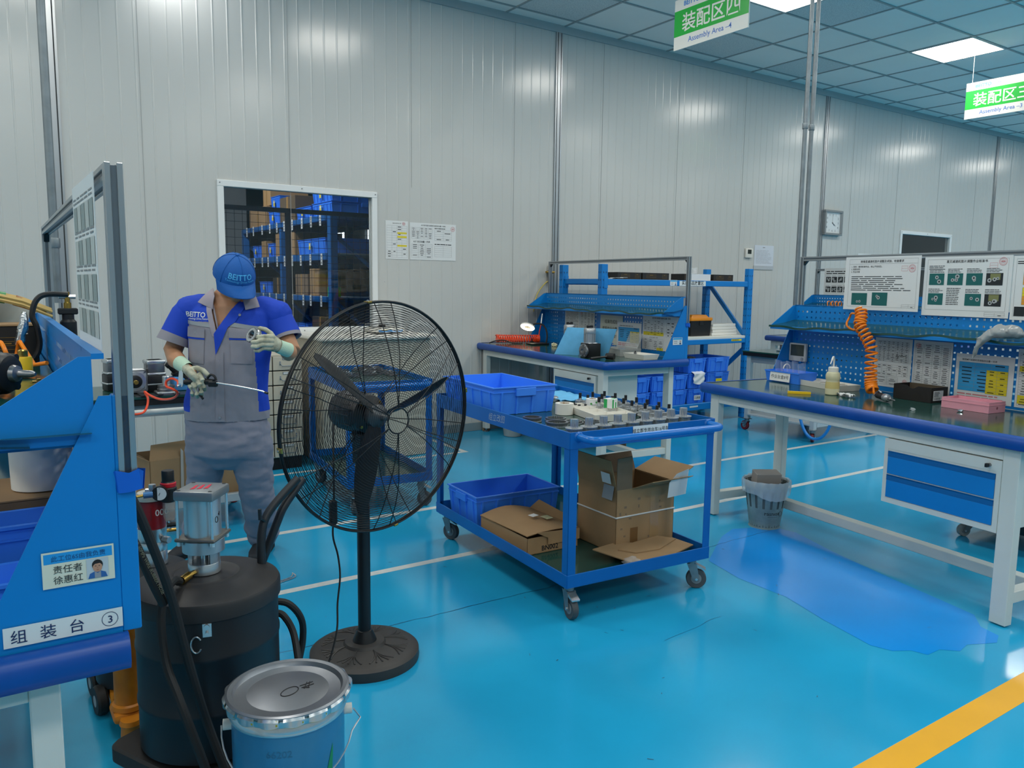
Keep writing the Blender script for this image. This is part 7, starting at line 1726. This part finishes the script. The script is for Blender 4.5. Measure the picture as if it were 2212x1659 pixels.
    g = G(); g.loft(rings, CAPB, caps=False)
    for k in range(6):
        a = 2*pi*k/6+pi/6; g.tube([C+up*(.002+.1095*sin(e))+sd*(.1012*cos(e)*cos(a))+f*((.1152 if sin(a) > 0 else .1052)*cos(e)*sin(a)-.006) for e in [radians(-4+92*i/12) for i in range(13)]], .0011, CAPB, n=5)
    cb = C+up*.112-f*.006; g.cyl(cb-up*.003, cb+up*.004, .010, CAPB, r1=.006, n=12)
    cap = g.build('cap', t, sharp=180)
    g = G(); rows = []; M_ = 22
    for j in range(9):
        r = j/8; row = []
        for i in range(M_+1):
            a = radians(12+156*i/M_); w = sin(a); ext = .070*r*(max(0, w)**.8)
            p = C+up*(-.004-.020*r*r-.024*(cos(a)**2)*r-.006*(cos(a)**2)+(.012 if j == 0 else 0))+sd*(.100*cos(a)*(1-.05*r)*(.96 if j == 0 else 1))+f*(.114*w*(.95 if j == 0 else 1)-.006+ext)
            row.append(p)
        rows.append(row)
    vs = [p for r in rows for p in r]; W_ = M_+1; k = len(vs); vs2 = vs+[p-up*.004 for p in vs]
    fs = [(j*W_+i, j*W_+i+1, (j+1)*W_+i+1, (j+1)*W_+i) for j in range(8) for i in range(M_)]
    edge = [(8*W_+i, 8*W_+i+1, k+8*W_+i+1, k+8*W_+i) for i in range(M_)]
    g.add(vs2, fs+[tuple(k+e for e in q[::-1]) for q in fs]+edge, CAPB); g.build('brim', cap)
    g = G(); lb = mat('cap logo light blue', '#4fb0ea', .6)
    def cap_text(s, x0, el0, size, m, off):
        tv, tf, w = text_geo(s, off); out = []
        for x, y in tv:
            az = pi/2+(x-w/2)*size/.113+x0; el = el0+y*size/.112    # +sd is the viewer's left
            az = pi/2+((x-w/2)*size/.113+x0); e = el
            out.append(C+up*(.002+.1095*sin(e))-sd*(.1015*cos(e)*sin((x-w/2)*size/.105+x0))+f*(.1155*cos(e)*cos((x-w/2)*size/.105+x0)-.0055))
        g.add(out, tf, m)
    cap_text('BEITTO', -.12, radians(16), .040, lb, .02); cap_text('Technology Drive Future', -.10, radians(8.5), .0155, lb, .006); g.build('cap_logo', cap)
    # ---- shirt
    tor = [((.0, .008, .795), .214, .142), ((.0, .006, .85), .216, .148), ((.012, -.004, .95), .200, .142), ((.026, -.014, 1.10), .205, .140), ((.042, -.008, 1.25), .218, .138), ((.045, .004, 1.33), .222, .122), ((.045, .018, 1.385), .185, .098), ((.047, .022, 1.425), .105, .074)]
    sp = [limb_mesh(tor, 36, capn=2), limb_mesh([((-.10, .02, 1.37), .075, .07), ((-.18, .018, 1.345), .082, .076)], 20, (0, 1, 0)), limb_mesh([((.19, .02, 1.36), .075, .07), ((.275, .015, 1.33), .082, .076)], 20, (0, 1, 0))]
    vs, ns, fs = fuse(sp, .0062, 5)
    vs = wrinkle(vs, ns, .008, 8, (1, 1, .55), lambda v: .35+.65*max(0, min(1, (1.15-v.z)/.25)), 3)
    vs = wrinkle(vs, ns, .003, 20, (1.2, 1, .7), None, 8)
    def inV(c):
        if c.y > -.02: return False
        z = c.z; a, b = .016, .020
        if z < 1.24: return False
        k = (z-1.24)/.16
        return a-.060*k < c.x < b+.105*k
    g = G(); g.v = [tuple(v) for v in vs]; g.mats = [SHB, SHG]; zhi = 1.42
    for q in fs:
        c = sum((vs[i] for i in q), Vector())/len(q)
        if inV(c) or c.z > 1.433 or c.z < .795: continue
        nx = (c.x-.02)/.21; line = 1.298 if c.x < .05 else 1.292-.10*(c.x-.05)
        blue = c.z > line or (abs(nx) > .80 and c.z > .84 and not (c.z > 1.0 and c.x < 0 and abs(nx) < .84)) or c.y > .06
        g.f.append(q); g.m.append(0 if blue else 1)
    sh = g.build('shirt', t, sharp=180)
    full = BVHTree.FromPolygons(vs, fs)
    def patch(poly, m, name, par, off=.003, res=.012, y0=-.6):
        """a sewn-on piece: polygon in the frontal x,z plane laid over the shirt"""
        bm = bmesh.new(); bm.faces.new([bm.verts.new((p[0], y0, p[1])) for p in poly]); bmesh.ops.triangulate(bm, faces=bm.faces[:])
        for _ in range(6):
            e = [e for e in bm.edges if e.calc_length() > res]
            if not e: break
            bmesh.ops.subdivide_edges(bm, edges=e, cuts=1); bmesh.ops.triangulate(bm, faces=bm.faces[:])
        for v in bm.verts:
            h = full.ray_cast(Vector((v.co.x, y0, v.co.z)), Vector((0, 1, 0)))
            v.co = (h[0]+h[1]*off*(1 if h[1].y < 0 else -1)) if h[0] else Vector((v.co.x, -.05, v.co.z))
        bmesh.ops.recalc_face_normals(bm, faces=bm.faces)
        g = G(); g.bm(bm, m); k = len(g.v); return g.build(name, par, sharp=180)
    def ptext(s, x, z, size, m, off, par, slope=0):
        tv, tf, w = text_geo(s, off); g = G(); out = []
        for a, b in tv:
            X, Zz = x+a*size, z+b*size+slope*a*size; h = full.ray_cast(Vector((X, -.6, Zz)), Vector((0, 1, 0))); out.append(h[0]+Vector((0, -.0022, 0)) if h[0] else Vector((X, -.1, Zz)))
        g.add(out, tf, m); return g.build('chest_logo', par)
    ptext('BEITTO', -.168, 1.322, .036, WHITE, .018, sh, -.02); ptext('Technology Drive Future', -.166, 1.308, .0135, WHITE, .008, sh)
    patch([(-.178, 1.306), (.002, 1.288), (.002, 1.268), (-.178, 1.287)], STRIP, 'strip', sh); patch([(.075, 1.300), (.235, 1.272), (.235, 1.253), (.062, 1.280)], STRIP, 'strip', sh)
    patch([(.004, 1.240), (.108, 1.398), (.150, 1.385), (.105, 1.300), (.072, 1.272), (.012, 1.135)], SHB, 'lapel', sh, .006)
    patch([(.024, 1.228), (-.034, 1.412), (-.062, 1.412), (-.004, 1.228)], COLL, 'neck_facing', sh, .005)
    for x0, nm in ((-.150, 0), (.078, 1)):
        patch([(x0, 1.272), (x0+.105, 1.262), (x0+.105, 1.218), (x0, 1.222)], SHG, 'pocket_flap', sh, .007); patch([(x0, 1.222), (x0+.105, 1.218), (x0+.105, 1.210), (x0, 1.213)], SHB, 'pocket_piping', sh, .005); patch([(x0+.004, 1.222), (x0+.102, 1.216), (x0+.098, 1.09), (x0+.006, 1.095)], SHG, 'pocket', sh, .003)
    patch([(.012, 1.14), (.050, 1.15), (.040, .80), (-.004, .80)], SHG, 'placket', sh, .005)
    g = G()
    for x, z in ((-.098, 1.245), (.018, .822), (.125, 1.335)): h = full.ray_cast(Vector((x, -.6, z)), Vector((0, 1, 0)))[0]; g.cyl(h+v3(0, -.006, 0), h+v3(0, -.010, 0), .0065, mat('snap button', '#a9a6a8', .4, .5), n=14)
    g.build('snap_buttons', sh)
    # collar flaps: curved sheets around the neck
    def sheet3(P, name, m, nu=8, nv=6, bulge=.012, th=.003):
        a, b, c, d = [Vector(p) for p in P]; g = G(); vs = []; nn = (b-a).cross(d-a).normalized()
        if nn.y > 0: nn = -nn
        for i in range(nu+1):
            for j in range(nv+1):
                x, y = i/nu, j/nv; p = a.lerp(b, x).lerp(d.lerp(c, x), y); vs.append(p+nn*bulge*sin(pi*x)*sin(pi*min(1, y*.8+.1)))
        k = len(vs); fs = [(i*(nv+1)+j, (i+1)*(nv+1)+j, (i+1)*(nv+1)+j+1, i*(nv+1)+j+1) for i in range(nu) for j in range(nv)]
        bd = [i*(nv+1) for i in range(nu+1)]; g.add(vs+[v-nn*th for v in vs], fs+[tuple(k+e for e in q[::-1]) for q in fs], m); return g.build(name, sh, sharp=180)
    sheet3([(-.045, -.01, 1.466), (-.100, -.075, 1.395), (-.012, -.112, 1.362), (-.010, -.088, 1.425)], 'collar_flap', COLL)
    sheet3([(.125, -.085, 1.425), (.150, -.108, 1.360), (.212, -.080, 1.375), (.175, -.035, 1.435)], 'collar_flap', COLL)
    sheet3([(-.012, -.100, 1.395), (-.004, -.118, 1.350), (.022, -.142, 1.250), (.020, -.128, 1.275)], 'collar_facing', COLL, bulge=.003)
    g = G(); R_ = [[v3(.048+.075*cos(a)*k, .035+.060*sin(a)*k, z) for a in [radians(-20+220*i/20) for i in range(21)]] for k, z in ((1.08, 1.41), (1.0, 1.455), (.97, 1.462), (.93, 1.45))]
    vs = [p for r in R_ for p in r]; g.add(vs, [(j*21+i, j*21+i+1, (j+1)*21+i+1, (j+1)*21+i) for j in range(3) for i in range(20)], COLL); g.build('collar_stand', sh, sharp=180)
    # sleeves with grey cuffs
    def sleeve(secs, cuff, name, side):
        rg = limb_mesh(secs, 28, side, capn=1)[1:-1]; g = G(); n = 28; vs = [p for r in rg for p in r]; cen = [Vector(s[0]) for s in secs]; out = []
        for j, r in enumerate(rg):
            for p in r:
                d = (p-cen[j]); q = p*9+Vector((name == 'a', 4.1, j*.15)); out.append(p+d.normalized()*.008*mnoise.noise(q)*min(1, j/2))
        m = len(secs); fs = [(j*n+i, j*n+(i+1) % n, (j+1)*n+(i+1) % n, (j+1)*n+i) for j in range(m-1) for i in range(n)]
        k = m-1-cuff
        g.add(out, [q for q in fs if q[0] < k*n], SHB); s = g.build('sleeve', sh, sharp=180)
        g = G(); g.add(out, [q for q in fs if q[0] >= k*n], SHG); inn = [p+(cen[-1]-p).normalized()*.006 for p in out[(m-1)*n:]]; inn2 = [p+(cen[-1]-p).normalized()*.010+(cen[-2]-cen[-1])*.9 for p in out[(m-1)*n:]]
        g.loft([out[(m-1)*n:], inn, inn2], SHG, caps=False); g.build('cuff', s, sharp=180)
    sleeve([((-.125, .02, 1.36), .050, .055), ((-.165, .018, 1.350), .080, .080), ((-.195, .012, 1.315), .084, .080), ((-.218, .004, 1.275), .085, .078), ((-.232, -.004, 1.24), .087, .078), ((-.240, -.008, 1.222), .088, .078), ((-.248, -.014, 1.200), .090, .080), ((-.254, -.018, 1.182), .092, .082)], 2, 'a', (0, 1, 0))
    sleeve([((.215, .02, 1.345), .050, .055), ((.256, .018, 1.335), .078, .076), ((.282, .012, 1.30), .080, .072), ((.300, .004, 1.265), .080, .070), ((.312, -.002, 1.245), .081, .070), ((.320, -.006, 1.228), .082, .070), ((.327, -.010, 1.212), .083, .070)], 1, 'b', (0, 1, 0))
    # ---- trousers
    def leg(P): return limb_mesh(P, 26, capn=1)
    tp = [limb_mesh([((.0, .008, .85), .196, .132), ((.0, .004, .76), .212, .140), ((-.002, .0, .68), .216, .138)], 32, capn=2),
          leg([((-.108, .015, .74), .108, .128), ((-.118, .035, .63), .112, .122), ((-.142, .05, .50), .094, .102), ((-.160, .07, .42), .086, .094), ((-.195, .12, .30), .080, .088), ((-.240, .19, .19), .077, .082), ((-.268, .22, .13), .082, .086), ((-.276, .232, .105), .074, .08), ((-.282, .24, .08), .08, .084)]),
          leg([((.105, .015, .74), .108, .128), ((.112, .035, .63), .112, .122), ((.118, .06, .50), .096, .104), ((.117, .08, .40), .090, .096), ((.112, .13, .28), .086, .090), ((.104, .19, .195), .084, .086), ((.100, .215, .16), .096, .096), ((.098, .225, .135), .080, .084), ((.097, .235, .11), .092, .094), ((.096, .24, .09), .084, .088)])]
    vs, ns, fs = fuse(tp, .0066, 4); vs = wrinkle(vs, ns, .013, 7, (.8, 1, 1.7), None, 5); vs = wrinkle(vs, ns, .004, 17, (.7, 1, 1.6), None, 9)
    g = G(); g.v = [tuple(v) for v in vs]; g.mats = [TRG]
    for q in fs:
        c = sum((vs[i] for i in q), Vector())/len(q)
        if c.z > .86: continue
        g.f.append(q); g.m.append(0)
    g.build('trousers', t, sharp=180)
    # ---- shoes
    def shoe(x, y, rz):
        g = G(); M = Matrix.Translation((x, y, 0)) @ Matrix.Rotation(rz, 4, 'Z')
        vs, ns, fs = fuse([limb_mesh([((0, .075, .045), .036, .040), ((0, .03, .05), .040, .044), ((0, -.04, .045), .044, .036), ((0, -.11, .034), .046, .028), ((0, -.155, .028), .036, .022)], 20), limb_mesh([((0, .05, .06), .036, .042), ((0, .055, .12), .038, .042)], 18)], .004, 3)
        g.add([(v.x, v.y, max(v.z, .012)) for v in vs], fs, SHOE, M); s = g.build('shoe', t, sharp=180)
        g = G(); sole = [(.046*(1-.35*abs(k/10-.35)**1.5)*(1 if k < 9 else .8), .10-.295*k/10) for k in range(11)]; pl = [(a, b) for a, b in sole]+[(-a, b) for a, b in sole[::-1]]; g.prism(pl, (0, 0, 0.001), (1, 0, 0), (0, 1, 0), (0, 0, .02), mat('black sole', '#151617', .7), M); g.build('sole', s)
        g = G()
        for k in range(4): g.tube([M @ v3(-.026, -.02-.022*k, .083-.012*k), M @ v3(0, -.028-.022*k, .094-.013*k), M @ v3(.026, -.02-.022*k, .083-.012*k)], .0028, mat('grey lace', '#4a4e55', .8), n=5)
        g.build('laces', s)
    shoe(-.285, .205, -.35); shoe(.097, .215, .05)
    # ---- gloves, five fingers each
    def finger(P, r): 
        return limb_mesh([(P[0], r*1.08, r*1.08), (P[1], r*1.02, r*1.02), (P[2], r*.95, r*.95), (P[3], r*.85, r*.85)], 12, (0, 0, 1), 3)
    def glove(parts, cuff, name):
        vs, ns, fs = fuse(parts, .0024, 2); g = G(); g.add(vs, fs, GLOVE); gl = g.build('glove', t, sharp=180)
        g = G(); n = 24; rg = limb_mesh(cuff, n, (0, 0, 1), 1)[1:-1]; vs = [p for r in rg for p in r]
        g.add(vs, [(j*n+i, j*n+(i+1) % n, (j+1)*n+(i+1) % n, (j+1)*n+i) for j in range(len(rg)-1) for i in range(n)], GLCUFF); g.build('glove_cuff', gl, sharp=180)
    # viewer's left hand: back of the hand to the viewer, fingers hooked down around the gun
    w = v3(-.128, -.185, 1.077); kn = v3(-.048, -.262, 1.030)
    P = [limb_mesh([(w, .029, .027), (v3(-.100, -.212, 1.062), .035, .024), (v3(-.068, -.242, 1.043), .042, .022), (v3(-.050, -.258, 1.030), .041, .019)], 20, (.55, .2, -.8))]
    bases = [v3(-.016, -.268, 1.040), v3(-.030, -.272, 1.020), v3(-.052, -.270, 1.006), v3(-.076, -.262, 1.000)]
    for k, b in enumerate(bases):
        l = (1, 1.1, 1.02, .82)[k]
        P.append(finger([b+v3(-.016, .016, .010), b+v3(.008, -.012, -.016)*l, b+v3(.012, -.008, -.046)*l, b+v3(.004, .018, -.064)*l], (.0115, .012, .0115, .0102)[k]))
    P.append(finger([v3(-.082, -.220, 1.072), v3(-.050, -.238, 1.080), v3(-.012, -.255, 1.070), v3(.014, -.268, 1.050)], .0128))
    glove(P, [(v3(-.172, -.140, 1.092), .038, .036), (v3(-.150, -.163, 1.086), .037, .034), (v3(-.122, -.190, 1.075), .035, .031), (v3(-.108, -.203, 1.068), .036, .029)], 'l')
    # viewer's right hand: fingers wrapped in front of the gear, thumb on top
    P = [limb_mesh([(v3(.348, -.200, 1.183), .029, .027), (v3(.330, -.222, 1.196), .024, .036), (v3(.308, -.238, 1.208), .021, .042), (v3(.296, -.245, 1.212), .019, .041)], 20, (.5, -.85, 0))]
    bases = [v3(.302, -.252, 1.240), v3(.300, -.262, 1.222), v3(.298, -.264, 1.203), v3(.298, -.256, 1.184)]
    for k, b in enumerate(bases):
        l = (.95, 1.08, 1.05, .9)[k]
        P.append(finger([b+v3(.020, .012, -.004), b+v3(-.012, -.028, .0)*l, b+v3(-.034, -.042, -.002-.004*k)*l, b+v3(-.054, -.030, -.004-.003*k)*l], (.0112, .0118, .0115, .0100)[k]))
    P.append(finger([v3(.322, -.215, 1.225), v3(.304, -.214, 1.252), v3(.280, -.218, 1.270), v3(.256, -.226, 1.276)], .0125))
    glove(P, [(v3(.374, -.160, 1.166), .036, .036), (v3(.362, -.180, 1.174), .035, .034), (v3(.347, -.203, 1.184), .034, .031), (v3(.338, -.214, 1.190), .033, .032)], 'r')
    return t, Matrix.Translation((PX, PY, 0)) @ Matrix.Rotation(PA, 4, 'Z')
HOSE = [(0.801, 4.129, 1.005), (0.785, 4.178, 1.015), (0.765, 4.214, 1.0), (0.763, 4.211, 0.973), (0.782, 4.173, 0.964), (0.806, 4.177, 0.944), (0.805, 4.234, 0.913), (0.788, 4.363, 0.886), (0.776, 4.551, 0.868), (0.766, 4.74, 0.866), (0.758, 4.83, 0.873), (0.767, 4.79, 0.842), (0.759, 4.765, 0.804), (0.735, 4.742, 0.77), (0.688, 4.717, 0.765), (0.634, 4.694, 0.778), (0.546, 4.699, 0.80), (.48, 4.71, .74), (.44, 4.73, .5), (.43, 4.72, .1), (.40, 4.6, .008), (.2, 4.3, .008)]
PERSON, PM = person()
def held():
    loc = PM @ v3(.238, -.264, 1.242); t = thing('steel_gear', 'steel ring gear held up in the gloved hand on the right', 'gear', loc); ax = (PM.to_3x3() @ v3(-.55, -.72, .42)).normalized()
    g = G(); g.lathe([(.022, -.016), (.036, -.016), (.036, -.004), (.033, -.002), (.033, .004), (.036, .006), (.036, .016), (.022, .016), (.022, -.016)], STEEL, ax=ax, n=40, capt=False, capb=False); g.build('gear_ring', t)
    e1 = ax.orthogonal().normalized(); e2 = ax.cross(e1); g = G()
    for k in range(30): a = 2*pi*k/30; p = e1*cos(a)+e2*sin(a); g.cyl(p*.0355-ax*.016, p*.0355+ax*-.004, .0026, DSTEEL, n=6); g.cyl(p*.0355+ax*.006, p*.0355+ax*.016, .0026, DSTEEL, n=6)
    q = g.build('gear_teeth', t); g = G(); g.lathe([(.018, -.012), (.0215, -.012), (.0215, .012), (.018, .012), (.018, -.012)], DSTEEL, ax=ax, n=30, capt=False, capb=False); g.build('inner_race', t)
    # air blow gun
    t = thing('air_gun', 'air blow gun with long thin nozzle held in the gloved hand on the left', 'air gun', PM @ v3(0, 0, 0)); t.rotation_euler = (0, 0, radians(-34.09))
    g = G(); g.tube([v3(-.105, -.262, 1.012), v3(-.06, -.256, 1.015), v3(-.01, -.262, 1.018), v3(.045, -.278, 1.018)], [.014, .016, .016, .013], BLACK, n=12); g.tube(smooth_path([v3(.012, -.272, 1.036), v3(.03, -.276, 1.052), v3(.05, -.282, 1.046), v3(.058, -.285, 1.026)]), .006, BLACK, n=8)
    g.tube(smooth_path([v3(-.03, -.26, 1.0), v3(-.028, -.262, .965), v3(-.022, -.268, .945), v3(-.012, -.275, .935)]), [.008]*12+[.006]*7, BLACK, n=8); g.box(.02, .062, -.292, -.268, .995, 1.022, BLACK, .004); g.build('gun_body', t)
    g = G(); A = v3(.055, -.285, 1.016); B = v3(.292, -.360, .990); Cc = v3(.318, -.372, .984); g.tube(smooth_path([A, A.lerp(B, .5)+v3(0, 0, .002), B, Cc]), .0038, STEEL, n=10); g.build('nozzle_tube', t); g = G(); g.tube([Cc, Cc+(Cc-B).normalized()*.018], .0055, BLACK, n=10); g.build('nozzle_tip', t)
    g = G(); g.prism([(-.012, -.035), (.010, -.038), (.016, -.02), (.014, .03), (.004, .042), (-.010, .038), (-.014, .0)], v3(-.118, -.272, 1.03), (.9, -.35, 0), (.05, 0, 1), v3(.0, .004, 0), mat('white metal plate', '#d9dcdc', .35, .4)); g.build('white_plate', t)
    g = G(); g.cyl(v3(-.125, -.265, .998), v3(-.10, -.262, 1.008), .011, mat('blue grey fitting', '#7f9bb5', .35, .5), n=10); g.cyl(v3(-.135, -.266, .994), v3(-.12, -.264, 1.0), .008, STEEL, n=8); g.build('hose_fitting', t)
    pts = [PM @ v3(-.135, -.266, .994)]+[v3(*p) for p in HOSE]
    g = G(); g.tube(smooth_path(pts), .0062, RED, n=8); solo(g, 'air_hose', 'orange red air hose looping from the air gun over the wheeled bench edge', 'hose')
held()
